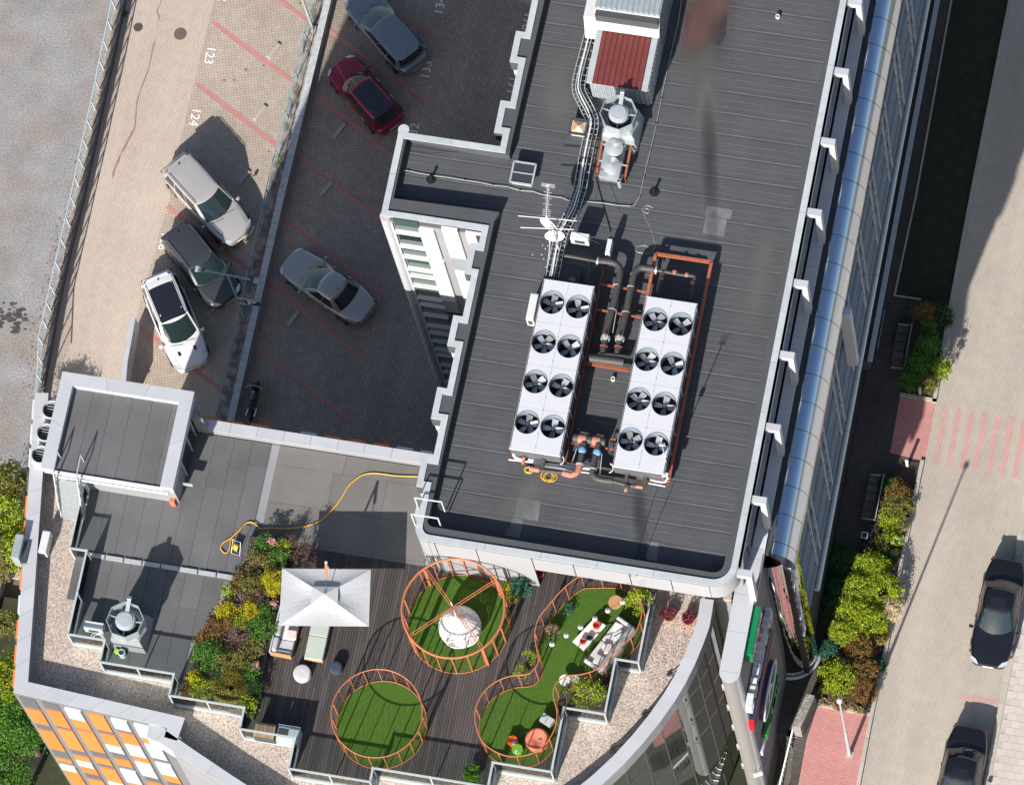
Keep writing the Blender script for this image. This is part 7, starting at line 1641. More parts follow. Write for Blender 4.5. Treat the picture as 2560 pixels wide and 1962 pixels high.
# beanbag, stools, crate, cards
c = c8(908, 1045, D+.35); bbg = thing('beanbag', 'big round coral beanbag with a dip in the middle', 'beanbag', (c.x, c.y, D))
M_bean = mat('coral_fabric', (.68, .18, .11), .9, fine=.08)
MB().lathe((c.x, c.y, D), [(.40, 0), (.50, .12), (.515, .26), (.49, .40), (.42, .50), (.33, .51), (.2, .44), (.01, .40)], 36).build('seat', M_bean, bbg, smooth=True)
tag(MB().box((c.x+.12, c.y-.05, D+.46), (.16, .10, .03), .4).build('phone', mat('slate_blue', (.2, .27, .36), .3), None, bevel=.005), 'small slate-blue phone lying in the coral beanbag', 'phone')
def stool(label, c, m, r=.24):
    t = thing('round_stool', label, 'stool', (c.x, c.y, D)); MB().lathe((c.x, c.y, D), [(r*.8, .0), (r*.95, .2), (r, .36), (r*.9, .40), (.01, .41)], 8).build('seat', m, t, smooth=True); return t
stool('orange eight-sided stool in the near lobe of the winding ring', c8(562, 1055, D+.4), mat('orange_fabric', (.75, .10, .005), .8)); stool('lime green stool beside the orange one', c8(632, 1172, D+.4), mat('lime_fabric', (.20, .40, .02), .8))
for (x, y, lab, rz) in ((580, 1090, 'light blue card on the orange stool', .2), (615, 1212, 'light blue card on the lime green stool', -.1)):
    c = c8(x, y, D+.42); tag(MB().box((c.x, c.y, D+.425), (.11, .17, .012), rz).build('card', mat('pale_blue_card', (.42, .60, .68), .5), None), lab, 'card')
c = c8(1040, 770, D+.4); cr = thing('planter_crate', 'pale grey cube crate behind the coral beanbag', 'crate', (c.x, c.y, D)); MB().box((c.x, c.y, D+.21), (.56, .40, .42), -.42).build('box', M_conc, cr, bevel=.01); MB().box((c.x, c.y, D+.425), (.50, .34, .02), -.42).build('lid', M_fabw, cr); MB().box((c.x, c.y, D+.44), (.02, .2, .02), -.42).build('handle', M_dgrey, cr)
# globe string lights
G_ = [(1325, 470), (1118, 590), (937, 703), (737, 822), (537, 937), (337, 1060)]
gz = D+2.25; gw = [c7(x, y, gz) for x, y in G_]
sl2 = thing('string_light', 'string of white globe lamps sagging over the lounge corner', 'string light', tuple(gw[0]))
for p in gw: gg = MB().lathe((p.x, p.y, gz-.12), [(.01, 0), (.07, .02), (.105, .07), (.12, .12), (.105, .17), (.07, .22), (.03, .24)], 20).build('globe', M_white, sl2, smooth=True); MB().cyl((p.x, p.y, gz+.11), (p.x, p.y, gz+.17), .03, n=8).build('socket', M_black, gg)
anc = c7(1440, 75, TOP-1.2)
ws = MB(); ws.tube([anc, (gw[0].x, gw[0].y, gz+.17)], .008, 4)
for a, b in zip(gw[:-1], gw[1:]): m_ = (a+b)/2; ws.tube([(a.x, a.y, gz+.17), (m_.x, m_.y, gz+.06), (b.x, b.y, gz+.17)], .008, 4)
ws.tube([(gw[-1].x, gw[-1].y, gz+.17), (gw[-1].x-1.5, gw[-1].y-.5, gz+.3)], .008, 4); ws.build('wire', M_black, sl2)
# kitchen corner
x0 = S(1, 3, 0, 1140, D+.85); x1 = S(1, 3, 175, 1165, D+.85); kb = thing('grill_cabinet', 'wooden slatted cabinet against the near balustrade', 'cabinet', (x0.x, x0.y-.5, D))
MB().prism([(x0.x-.0, x0.y-.62), (x1.x, x0.y-.62), (x1.x, x0.y), (x0.x, x0.y)], D+.1, D+.82).build('body', M_dgrey, kb)
for k in range(7): MB().box((lerp(x0.x, x1.x, (k+.5)/7), x0.y-.31, D+.835), ((x1.x-x0.x)/7-.012, .62, .03)).build('slat', mat('weathered_slat', (.26, .17, .10), .75, rand=.12), kb)
x2 = S(1, 3, 195, 1168, D+.85); x3 = S(1, 3, 380, 1195, D+.85); kb2 = thing('steel_grill', 'stainless steel outdoor sink unit beside the slatted cabinet', 'sink unit', (x2.x, x2.y-.5, D))
MB().prism([(x2.x, x2.y-.66), (x3.x, x2.y-.66), (x3.x, x2.y), (x2.x, x2.y)], D+.05, D+.82).build('body', M_steel, kb2, bevel=.01); MB().prism([(x2.x+.02, x2.y-.5), ((x2.x+x3.x)/2, x2.y-.5), ((x2.x+x3.x)/2, x2.y-.1), (x2.x+.02, x2.y-.1)], D+.815, D+.826).build('basin', M_dgrey, kb2); MB().prism([((x2.x+x3.x)/2+.02, x2.y-.62), (x3.x-.02, x2.y-.62), (x3.x-.02, x2.y-.06), ((x2.x+x3.x)/2+.02, x2.y-.06)], D+.82, D+.84).build('cover', M_panel, kb2)
MB().bar((x2.x-.02, x2.y+.02, D+.86), (x3.x+.02, x2.y+.02, D+.86), .03).build('rail', M_white, kb2)
# ---- yellow hose and reel
hp = [T(1, 2, 1385, 722), T(1, 2, 1200, 716), T(1, 2, 1080, 700), T(1, 2, 980, 695), T(1, 2, 900, 715), T(1, 2, 830, 765), T(1, 2, 780, 820), T(1, 2, 735, 900), T(1, 2, 680, 975), T(1, 2, 610, 1050), T(1, 2, 530, 1110), T(1, 2, 400, 1152), T(1, 2, 240, 1168), T(1, 2, 110, 1162), T(1, 2, 40, 1168), T(1, 2, 0, 1135),
      T(0, 2, 2160, 1115), T(0, 2, 2110, 1120), T(0, 2, 2050, 1180), T(0, 2, 1980, 1245), T(0, 2, 1910, 1290), T(0, 2, 1890, 1340), T(0, 2, 1930, 1378), T(0, 2, 1965, 1340), T(0, 2, 1975, 1270), T(0, 2, 2000, 1255)]
tag(MB().tube(smooth([W(p, D+.03) for p in hp], 4), .022, 7).build('garden_hose', mat('yellow_hose', (.80, .42, .01), .5), None, smooth=True), 'yellow hose snaking across the grey mats to its reel', 'hose')
hp2 = [(625.5, 1385), (612, 1398), (595, 1425), (580, 1460), (560, 1490), (540, 1520), (520, 1550), (508, 1580), (492, 1610), (480, 1640), (467, 1680), (462, 1692)]
tag(MB().tube(smooth([W(p, D+.14) for p in hp2], 3), .016, 6).build('planter_hose', mat('pale_yellow_hose', (.62, .55, .08), .5), None, smooth=True), 'thin yellow hose along the edge of the big planting bed', 'hose')
c = S(0, 2, 2020, 1330, D+.2); hrl = thing('hose_reel', 'yellow cable reel on a small metal stand', 'reel', (c.x, c.y, D))
MB().cyl((c.x-.1, c.y+.05, D+.2), (c.x+.12, c.y-.02, D+.2), .15, n=20).build('drum', M_yel, hrl, smooth=True)
for s_ in (-1, 1): MB().cyl((c.x+.01+s_*.12, c.y+.015, D+.2), (c.x+.01+s_*.14, c.y+.01, D+.2), .19, n=20).build('flange', M_black, hrl)
fr = MB(); fr.bar((c.x-.18, c.y-.22, D+.02), (c.x+.2, c.y-.28, D+.02), .02); fr.bar((c.x-.18, c.y-.22, D+.02), (c.x-.12, c.y+.2, D+.55), .02); fr.bar((c.x+.2, c.y-.28, D+.02), (c.x+.22, c.y+.15, D+.55), .02); fr.bar((c.x-.12, c.y+.2, D+.55), (c.x+.22, c.y+.15, D+.55), .02); fr.build('stand', M_steel, hrl)
# ---- things by the exhaust and on the gravel
cabinet('condenser_unit', 'white condenser unit with coiled pipes behind the near balustrade corner', (160+415/5.6, 1440+690/5.6), (.82, .34, .55), D+.75, M_white, 'air conditioner')
c = c10(480, 890, TER+.3); coil('cable_coil', 'white pipe coil hanging by the condenser at the balustrade', Vector((c.x, c.y, 0)), .22, 3, M_whitep, .018, D+.35, 3)
c = c10(800, 1058, D+.5); rv = thing('round_vent', 'small white round vent beside a lime green case below the exhaust fan', 'vent', (c.x, c.y, D)); MB().lathe((c.x, c.y, D), [(.15, 0), (.15, .42), (.16, .45), (.12, .47), (.11, .42)], 24, cap=False).build('collar', M_white, rv, smooth=True); MB().cyl((c.x, c.y, D+.3), (c.x, c.y, D+.40), .11, n=18).build('louvre', M_dgrey, rv)
c = c10(735, 1040, D+.3); tag(MB().box((c.x, c.y, D+.18), (.18, .16, .35)).build('green_case', mat('lime_plastic', (.35, .62, .02), .4), None, bevel=.02), 'lime green plastic case next to the small round vent', 'case')
cabinet('condenser_unit', 'white condenser unit standing on the gravel by the west parapet', (620/5.6, 1200+860/5.6), (.34, .98, .62), TER+.75, M_white, 'air conditioner')
c = W((240/5.6, 1200+920/5.6), PAR+.5); wc_ = thing('wall_cabinet', 'tall grey cabinet hung on the outside of the west parapet', 'cabinet', (c.x, c.y, PAR-1)); MB().box((c.x, c.y, PAR-.1), (.34, 1.05, 1.2)).build('case', M_sheet, wc_, bevel=.01); MB().box((c.x+.3, c.y-.1, PAR+.05), (.26, .95, .08)).build('bracket', M_dgrey, wc_)
tag(MB().tube(smooth([S(0, 2, 370, 760, TER+.03), S(0, 2, 362, 900, TER+.03), S(0, 2, 352, 1050, TER+.03), S(0, 2, 340, 1200, TER+.03)]), .012, 5).build('blue_wire', M_rb), 'thin blue wire along the inside of the west parapet', 'wire')
for i, (x, y, lab) in enumerate(((1345, 230, 'terracotta bowl of dark red leaves, left of the two on the gravel'), (1510, 262, 'terracotta bowl of dark red leaves, right of the two on the gravel'))):
    c = S(2, 3, x, y, TER+.35); t = thing('plant_bowl', lab, 'potted plant', (c.x, c.y, TER), 'bowls of red plants on the gravel'); MB().lathe((c.x, c.y, TER), [(.18, 0), (.27, .3), (.275, .33), (.24, .33), (.2, .24), (.01, .23)], 26).build('bowl', M_terra, t, smooth=True); MB.bowls = getattr(MB, 'bowls', [])+[(t, c)]
# antenna-like spikes on the gravel
for i, ((x, y), (x2, y2), (x3, y3)) in enumerate((((1335, 740), (1465, 680), (1420, 768)), ((1120, 1080), (1255, 1022), (1195, 1130)), ((850, 1370), (985, 1320), (905, 1420)))):
    a = S(2, 3, x, y, TER+.05); b = S(2, 3, x2, y2, TER+.35); c_ = S(2, 3, x3, y3, TER+.05); t = thing('gravel_spotlight', ('upper', 'middle', 'lowest')[i]+' of three small black spotlights standing on the curved gravel strip', 'spotlight', tuple(a), 'black spotlights on the gravel')
    MB().bar(a, b, .03).build('arm', M_black, t); MB().bar(a, c_, .025).build('foot', M_black, t); MB().cyl(a+Vector((-.03, 0, .0)), a+Vector((.06, -.04, .10)), .06, n=10).build('head', M_dgrey, t)
# ================================================================== planting
def leafmat(name, col, col2, isl=.35):
    m = mat(name, col, .6, island=isl, tint=(col2, 'island'), spec=.25)
    b = m.node_tree.nodes['Principled BSDF']
    b.inputs['Subsurface Weight'].default_value = 0
    n = m.node_tree; tr = n.nodes.new('ShaderNodeBsdfTranslucent'); mx = n.nodes.new('ShaderNodeMixShader'); mx.inputs[0].default_value = .28
    out = [x for x in n.nodes if x.type == 'OUTPUT_MATERIAL'][0]
    src = b.inputs['Base Color'].links[0].from_socket; n.links.new(src, tr.inputs[0])
    n.links.new(b.outputs[0], mx.inputs[1]); n.links.new(tr.outputs[0], mx.inputs[2]); n.links.new(mx.outputs[0], out.inputs['Surface']); return m
F_yg = leafmat('yellow_green_leaf', (.17, .27, .012), (.33, .36, .02)); F_g = leafmat('green_leaf', (.045, .14, .018), (.10, .22, .02)); F_dg = leafmat('dark_green_leaf', (.02, .065, .015), (.04, .11, .03))
F_ol = leafmat('olive_leaf', (.13, .15, .03), (.22, .19, .05)); F_y = leafmat('golden_leaf', (.50, .42, .01), (.34, .34, .01)); F_pu = leafmat('bronze_leaf', (.10, .045, .045), (.19, .11, .09)); F_br = leafmat('rusty_olive_leaf', (.17, .13, .03), (.20, .08, .03))
F_pk = leafmat('pink_flower', (.50, .24, .22), (.62, .36, .33), .15); F_cr = leafmat('cream_flower', (.62, .46, .33), (.60, .55, .30), .15); F_te = leafmat('blue_green_leaf', (.03, .12, .075), (.06, .17, .10)); F_gold = leafmat('dry_grass', (.32, .25, .06), (.18, .19, .03)); F_red = leafmat('wine_leaf', (.11, .015, .03), (.2, .05, .06)); F_tan = leafmat('tan_grass', (.38, .29, .17), (.26, .20, .10))
M_twig = mat('twig', (.20, .15, .12), .9, rand=.2); M_bark = mat('bark', (.11, .08, .06), .95, var=.3, vs=8)
def shrub(name, label, c, rx, ry, h, n, leaf, m, base=None, cat='shrub', group=None, stems=7, sharp=0., seed=None, gaps=.0, flowers=None, nclump=None, z0f=.0):
    r = random.Random(seed if seed is not None else int(c.x*977+c.y*131)); z0 = base if base is not None else c.z
    t = thing(name, label, cat, (c.x, c.y, z0), group)
    K = nclump or max(7, int(22*rx*ry/.15)); K = min(K, 90); cl = []
    for i in range(K):
        a = r.uniform(0, 2*PI); rr = math.sqrt(r.random())*.88; z = h*(1-.72*rr**2.2)*r.uniform(.72, 1.02)
        cl.append((c.x+rx*rr*math.cos(a), c.y+ry*rr*math.sin(a), z0+z, r.uniform(.6, 1.15)))
    mb = MB(); cs_ = math.sqrt(rx*ry/K)*1.35; VS = []; FS = []
    for i in range(n):
        q = cl[r.randrange(K)]; s_ = cs_*q[3]
        x = q[0]+r.gauss(0, s_*.72); y = q[1]+r.gauss(0, s_*.72); z = q[2]+r.gauss(0, s_*.38)
        if r.random() < .22: z = z0+h*r.uniform(z0f+.1, .75); 
        z = max(z, z0+.02); L = leaf*r.uniform(.6, 1.3); wd = L*r.uniform(.42, .62)
        a = r.uniform(0, 2*PI); tl = r.uniform(-.7, .7); tl2 = r.uniform(-.7, .7)
        ux = Vector((math.cos(a)*math.cos(tl), math.sin(a)*math.cos(tl), math.sin(tl))); up = Vector((-math.sin(a), math.cos(a), tl2)).normalized()
        p = Vector((x, y, z)); k = len(VS); VS += [p-ux*L*.5, p+up*wd*.5, p+ux*L*.5, p-up*wd*.5]; FS.append((k, k+1, k+2, k+3))
    mb.add(VS, FS); mb.build('foliage', m, t)
    if flowers:
        fm, nf, fr = flowers; fb = MB()
        for i in range(nf):
            q = cl[r.randrange(K)]; p = (q[0]+r.gauss(0, s_*.4), q[1]+r.gauss(0, s_*.4), q[2]+fr*.4); 
            for k in range(9): a = r.uniform(0, 6.28); b = r.uniform(.2, 1); fb.box((p[0]+fr*.6*math.cos(a)*b, p[1]+fr*.6*math.sin(a)*b, p[2]+r.uniform(-.3, .4)*fr), (fr*.6, fr*.5, fr*.25), a)
        fb.build('flower_heads', fm, t)
    if stems:
        sb_ = MB()
        for i in range(stems):
            q = cl[r.randrange(K)]; sb_.tube([(c.x+r.uniform(-.1, .1)*rx, c.y+r.uniform(-.1, .1)*ry, z0), ((c.x+q[0])/2+r.uniform(-.05, .05), (c.y+q[1])/2, z0+(q[2]-z0)*.55), (q[0], q[1], q[2]+leaf*.4)], [.016, .011, .005], 4)
        sb_.build('stems', M_twig, t)
    return t
def grass(name, label, c, r0, h, n, m, base, cat='grass tuft', group=None):
    r = random.Random(int(c.x*571+c.y*99)); t = MB(); VS = []; FS = []
    for i in range(n):
        a = r.uniform(0, 6.28); rr = r0*math.sqrt(r.random())*.85; ln = r0*r.uniform(.15, .45); p0 = Vector((c.x+rr*math.cos(a), c.y+rr*math.sin(a), base)); d = Vector((math.cos(a), math.sin(a), 0)); s_ = Vector((-d.y, d.x, 0))*.011
        p1 = p0+d*ln*.35+Vector((0, 0, h*r.uniform(.6, .95))); p2 = p0+d*ln+Vector((0, 0, h*r.uniform(.35, .8)))
        k = len(VS); VS += [p0-s_, p0+s_, p1+s_, p1-s_, p2]; FS += [(k, k+1, k+2, k+3), (k+3, k+2, k+4)]
    t.add(VS, FS); o = t.build(name, m, None); return tag(o, label, cat, group)
# raised planting bed on the terrace
BZ = D+.42
bed = [c4(640, 60, BZ), c4(980, 60, BZ), c4(955, 400, BZ), c4(880, 800, BZ), c4(790, 1100, BZ), c4(720, 1440, BZ), c4(675, 1660, BZ), c4(560, 1610, BZ), c4(30, 1480, BZ), c4(75, 1290, BZ), c4(160, 1090, BZ), c4(290, 830, BZ), c4(440, 600, BZ), c4(540, 410, BZ), c4(620, 230, BZ)]
pb = thing('planting_trough', 'long raised dark planting bed between the grey felt and the decking', 'planter', (bed[3].x, bed[3].y, D))
MB().prism([tuple(p[:2]) for p in bed], D-.06, BZ-.06).build('trough', M_dgrey, pb); bi = [(p.x, p.y) for p in bed]
MB().prism(inset(bi, .05), BZ-.06, BZ-.02).build('soil', M_mulch, pb)
hx = .55/1.0
spec = [(760, 115, 80, F_g, 'dark green leafy shrub at the far tip of the planting bed'), (945, 160, 62, F_yg, 'spiky yellow-green shrub at the far right corner of the planting bed'), (905, 255, 75, F_g, 'glossy green shrub below the spiky yellow one'),
        (715, 310, 115, F_ol, 'pale olive shrub with bare silvery branches near the far end of the bed'), (860, 470, 115, F_y, 'brightest yellow shrub, beside the parasol corner'), (640, 490, 100, F_ol, 'olive shrub left of the bright yellow one'), (560, 440, 70, F_br, 'rusty shrub on the left edge of the bed near the metal channel'),
        (440, 730, 90, F_y, 'golden shrub overhanging the thin yellow hose'), (650, 715, 85, F_y, 'golden shrub in the middle of the bed'), (560, 620, 95, F_pu, 'bronze twiggy shrub between the two golden ones'), (795, 720, 75, F_g, 'green shrub beside the pink flowers under the parasol'), (750, 890, 120, F_g, 'large fresh green shrub next to the sofa'),
        (540, 950, 135, F_pu, 'widest purple-brown shrub, all bare twigs, mid bed'), (350, 870, 95, F_br, 'olive-brown shrub at the left edge mid bed'), (670, 1040, 85, F_ol, 'yellowish olive shrub below the large green one'), (280, 1100, 135, F_g, 'spreading green shrub on the left where the bed widens'), (430, 1190, 110, F_ol, 'grey-green shrub right of the spreading one'),
        (570, 1160, 95, F_ol, 'pale shrub with white stems beside the pink flower head'), (640, 1270, 90, F_g, 'green shrub below the pink flower head'), (150, 1310, 65, F_y, 'small golden shrub at the left corner of the bed'), (225, 1410, 90, F_yg, 'yellow-green shrub behind the near balustrade'), (650, 1400, 95, F_dg, 'dark green shrub at the right edge near the deck'),
        (620, 1540, 85, F_yg, 'yellowish shrub at the near right corner of the bed'), (65, 1400, 50, F_br, 'orange-brown seedling at the near left corner of the bed'), (250, 985, 85, F_br, 'brown-green shrub leaning over the hose'), (460, 545, 55, F_yg, 'thin pale yellow-green plant poking past the yellow hose'), (720, 590, 70, F_pu, 'dusky twiggy plant between olive and yellow shrubs'), (470, 800, 80, F_br, 'rusty shrub just below the golden one at the hose'),
        (380, 1290, 85, F_dg, 'dark green shrub behind the golden grass'), (560, 820, 55, F_yg, 'yellow-green sprig right of the rusty shrub')]
for i, (x, y, r_, m_, lab) in enumerate(spec):
    c = c4(x, y, BZ+.3); rr = r_/3.5/59.; tw_ = 34 if m_ in (F_pu,) else (16 if m_ is F_ol else 6)
    nn_ = int(1500*(rr/.5)**2) if m_ is not F_pu else int(750*(rr/.5)**2)
    shrub('shrub', lab, c, rr*1.22, rr*1.22, .40+.35*rr+(i % 3)*.06, max(350, nn_), .075 if m_ is not F_pu else .05, m_, BZ-.03, group='shrubs in the raised bed', stems=tw_)
for (x, y, lab) in ((842, 655, 'pink flower head under the parasol edge'), (690, 1190, 'pink flower head near the deck side of the bed'), (830, 110, 'pinkish flower head at the far tip of the bed')):
    c = c4(x, y, BZ+.5); shrub('flower_clump', lab, c, .16, .16, .62, 260, .07, F_pk, BZ, 'flowers', 'pink flowers in the raised bed', stems=3)
c = c4(470, 1390, BZ+.4); grass('ornamental_grass', 'big golden-green grass mound behind the near balustrade', c, .72, .62, 2600, F_gold, BZ-.03, group=None)
c = c4(1140, 240, D+.8); shrub('shrub', 'tall wispy bronze shrub standing beside the parasol top', c, .68, .62, 1.5, 1500, .06, F_pu, D, stems=26, nclump=40)
c = c4(1010, 130, D+.5); shrub('shrub', 'dark bronze twiggy shrub between bed and shadow', c, .3, .4, 1.1, 400, .05, F_pu, D, stems=18)
# pots and shrubs round the rings
def potted(lab, c, r, h, m, n, leaf, pm=M_terra, pr_=.16, base=D, fl=None, stems=8, cat='potted plant'):
    t = shrub('potted_plant', lab, c, r, r, h, n, leaf, m, base+.28, cat, stems=stems, flowers=fl); 
    MB().lathe((c.x, c.y, base), [(pr_*.75, 0), (pr_, .3), (pr_*.98, .34), (pr_*.8, .34), (pr_*.75, .28), (.01, .27)], 20).build('pot', pm, t, smooth=True); return t
potted('large dark green potted shrub right of the hanging chair ring', c6(1590, 440, D+.7), .52, .85, F_te, 1500, .085, M_dgrey, .24)
potted('yellow flowering plant in an orange pot against the ring', c6(1395, 470, D+.6), .24, .6, F_y, 450, .06, M_terra, .17); potted('yellow flowering plant in the terracotta pot lower down', c6(1470, 590, D+.55), .24, .55, F_yg, 450, .06, M_terra, .17)
potted('bright green bush on the deck behind the near balustrade', S(1, 3, 1862, 1590, D+.5), .40, .6, F_g, 1500, .08, M_dgrey, .22)
potted('thin yellow plant by the waist of the winding ring, upper one', c6(1720, 1350, D+.9), .34, 1.0, F_yg, 420, .06, M_dgrey, .16, stems=14); potted('thin yellow plant by the waist of the winding ring, lower one', c6(1590, 1560, D+.8), .34, .9, F_yg, 380, .06, M_dgrey, .16, stems=14)
potted('orange lantern pot plant under the white fascia', S(2, 2, 235, 1540, D+.4), .1, .1, F_red, 40, .03, mat('orange_pot', (.65, .10, .04), .5), .2)
potted('dry tan bush in a round brown pot inside the winding ring', c7(320, 860, D+.5), .28, .35, F_tan, 500, .06, mat('brown_pot', (.12, .075, .055), .7), .3, stems=30)
t = shrub('small_tree', 'slim yellow-leaved tree at the far corner of the lounge', c7(1540, 440, D+1.6), .62, .60, 1.9, 1500, .085, F_yg, D+.1, 'tree', stems=14, z0f=.5); 
wb = [c8(x, y, D+.5) for x, y in ((1290, 250), (1870, 290), (1850, 650), (1310, 590))]
pw_ = thing('planter_box', 'brown planter box holding a wiry bush between balustrade and ring', 'planter', (wb[0].x, wb[3].y, D)); MB().prism([tuple(p[:2]) for p in wb], D, D+.42).build('box', mat('brown_planter', (.09, .055, .05), .7), pw_); MB().prism(inset([tuple(p[:2]) for p in wb], .04), D+.42, D+.44).build('soil', M_mulch, pw_)
shrub('shrub', 'wiry yellow-green bush filling the brown planter box', c8(1580, 400, D+.8), 1.02, .72, .85, 1500, .07, F_yg, D+.43, stems=60, nclump=60)
shrub('shrub', 'low dark fern in the shadow beside the winding ring', c7(560, 560, D+.3), .22, .3, .35, 300, .08, F_te, D+.03)
for i, (t_, c_) in enumerate(MB.bowls):
    r = random.Random(i); vb = MB(); VS = []; FS = []
    for k in range(420):
        a = r.uniform(0, 6.28); rr = .27*math.sqrt(r.random()); p = Vector((c_.x-.05*(1-i)+rr*math.cos(a)*(1.25-.3*i), c_.y+rr*math.sin(a)+.06, TER+.33+r.uniform(0, .22))); u = Vector((r.uniform(-1, 1), r.uniform(-1, 1), r.uniform(-.3, .6))).normalized()*.045; v = Vector((-u.y, u.x, .01))*.45; kk = len(VS); VS += [p-u, p+v, p+u, p-v]; FS.append((kk, kk+1, kk+2, kk+3))
    vb.add(VS, FS).build('foliage', F_red, t_)
lv = MB(); r = random.Random(5); VS = []; FS = []
poly_c = [S(2, 3, x, y, TER+.01) for x, y in ((1330, 330), (1500, 330), (1560, 420), (1480, 600), (1380, 800), (1300, 500), (1300, 950), (1200, 620))]
for k in range(420):
    q = poly_c[r.randrange(8)]; p = Vector((q.x+r.gauss(0, .35), q.y+r.gauss(0, .5), TER+.012)); a = r.uniform(0, 6.28); u = Vector((math.cos(a), math.sin(a), .2))*.028; v = Vector((-u.y, u.x, 0))*.5; kk = len(VS); VS += [p-u, p+v, p+u, p-v]; FS.append((kk, kk+1, kk+2, kk+3))
lv.add(VS, FS); lv.build('fallen_leaves', F_red)['kind'] = 'stuff'
shrub('shrub', 'small yellow shrub squeezed between the main roof corner and the balcony', S(2, 2, 1940, 1500, PAR+.2), .22, .3, .4, 350, .06, F_yg, PAR-.1); shrub('shrub', 'creeping green plant in the narrow balcony gap', S(2, 2, 2000, 1170, PAR+.1), .16, .85, .25, 500, .05, F_dg, PAR-.15)
# ---- street side planting
def cS(x, y, z=ST): return W((2060+x/2.8, 1200+y/2.8), z)
def cU(x, y, z=ST): return W((2040+x/5.25, 700+y/5.25), z)
SG = 'shrubs along the street'
for (x, y, r1, r2, h, m_, lab, fl) in ((510, 70, 80, 80, .8, F_br, 'rusty olive hedge end nearest the crossing', None), (510, 165, 95, 110, .8, F_ol, 'dense yellow-olive hedge bush below the crossing', None), (470, 265, 75, 70, .7, F_yg, 'yellow-olive hedge bush above the cream flowers', None), (460, 425, 78, 88, .75, F_yg, 'bush covered with cream flower heads beside the kerb', (F_cr, 46, .075)),
        (325, 585, 115, 100, 1.5, F_yg, 'yellow-green bush just below the square bin', None), (240, 740, 100, 110, 1.6, F_yg, 'tall yellow-green bush against the shaded walk', None), (400, 740, 120, 105, 1.5, F_yg, 'widest yellow-green bush, mid bed', None), (465, 880, 70, 80, 1.0, F_cr, 'bush with cream leaves spilling over the kerb', None), (200, 890, 110, 100, 1.5, F_yg, 'lime bush left of centre of the long bed', None), (320, 960, 105, 100, 1.4, F_yg, 'lime bush in the middle of the long bed', None),
        (140, 1040, 95, 85, 1.3, F_yg, 'lime bush at the left edge where the bed narrows', None), (245, 1160, 90, 85, 1.0, F_br, 'round bush with golden-brown leaves', (F_y, 20, .05)), (30, 1185, 60, 70, .7, F_te, 'blue-green bush at the shaded edge', None), (90, 1370, 115, 115, 1.3, F_yg, 'bright yellow-green bush above the lamp post', None), (270, 1320, 95, 85, 1.0, F_br, 'russet bush right of the bright one', None), (265, 1450, 90, 90, .9, F_br, 'russet bush nearest the red forecourt', None), (385, 1285, 38, 38, .4, F_te, 'small blue-green plant beside the kerb', None),
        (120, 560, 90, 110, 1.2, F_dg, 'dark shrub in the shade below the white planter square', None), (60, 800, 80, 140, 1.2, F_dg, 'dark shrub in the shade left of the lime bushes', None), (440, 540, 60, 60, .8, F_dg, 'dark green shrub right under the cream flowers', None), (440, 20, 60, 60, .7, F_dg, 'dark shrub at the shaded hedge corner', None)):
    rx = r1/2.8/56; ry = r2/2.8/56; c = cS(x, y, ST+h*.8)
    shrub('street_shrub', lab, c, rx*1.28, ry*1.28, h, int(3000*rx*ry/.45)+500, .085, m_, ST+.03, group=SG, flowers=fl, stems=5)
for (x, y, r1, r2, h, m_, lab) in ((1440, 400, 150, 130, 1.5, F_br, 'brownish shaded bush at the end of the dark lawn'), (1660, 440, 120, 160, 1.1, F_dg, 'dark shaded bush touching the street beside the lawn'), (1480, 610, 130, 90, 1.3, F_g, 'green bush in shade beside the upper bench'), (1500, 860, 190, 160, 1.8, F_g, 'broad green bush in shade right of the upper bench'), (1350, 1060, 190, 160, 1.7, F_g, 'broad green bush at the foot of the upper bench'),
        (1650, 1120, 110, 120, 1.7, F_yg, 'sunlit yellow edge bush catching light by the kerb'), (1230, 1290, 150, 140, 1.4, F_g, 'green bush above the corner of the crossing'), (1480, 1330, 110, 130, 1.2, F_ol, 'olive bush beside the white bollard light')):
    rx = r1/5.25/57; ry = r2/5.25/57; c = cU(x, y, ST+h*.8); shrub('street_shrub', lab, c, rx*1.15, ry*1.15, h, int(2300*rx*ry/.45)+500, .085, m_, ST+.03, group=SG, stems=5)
for (x, y, r_, m_, lab) in ((395, 1085, .42, F_gold, 'upright green grass tuft in the bark beside the kerb'), (550, 305, .35, F_tan, 'tan grass tuft above the cream flower bush'), (20, 1510, .5, F_tan, 'dry tan grass at the left of the lamp post'), (120, 1540, .55, F_tan, 'dry tan grass just right of the lamp post top'), (250, 1570, .45, F_tan, 'dry tan grass near the red forecourt corner')):
    c = cS(x, y, ST+.3); grass('grass_tuft', lab, c, r_, .5, 700, m_, ST+.02, group='grass tufts in the street bed')
c = W(T(3, 3, 420, 955), ST+.3); shrub('street_shrub', 'small blue-green plant at the end of the stone wall', c, .3, .35, .4, 400, .08, F_te, ST+.03, group=SG)
for (p, r_, lab) in ((T(1, 0, 182, 1385), .16, 'green weed tuft beside the low wall railing'), (T(0, 0, 1065, 125), .14, 'green weed at the top of the retaining wall')):
    c = W(p, LOT+.15); shrub('weed_tuft', lab, c, r_, r_*2, .25, 260, .05, F_g, LOT, 'weed', stems=0)
lt_ = MB(); r = random.Random(11); VS = []; FS = []
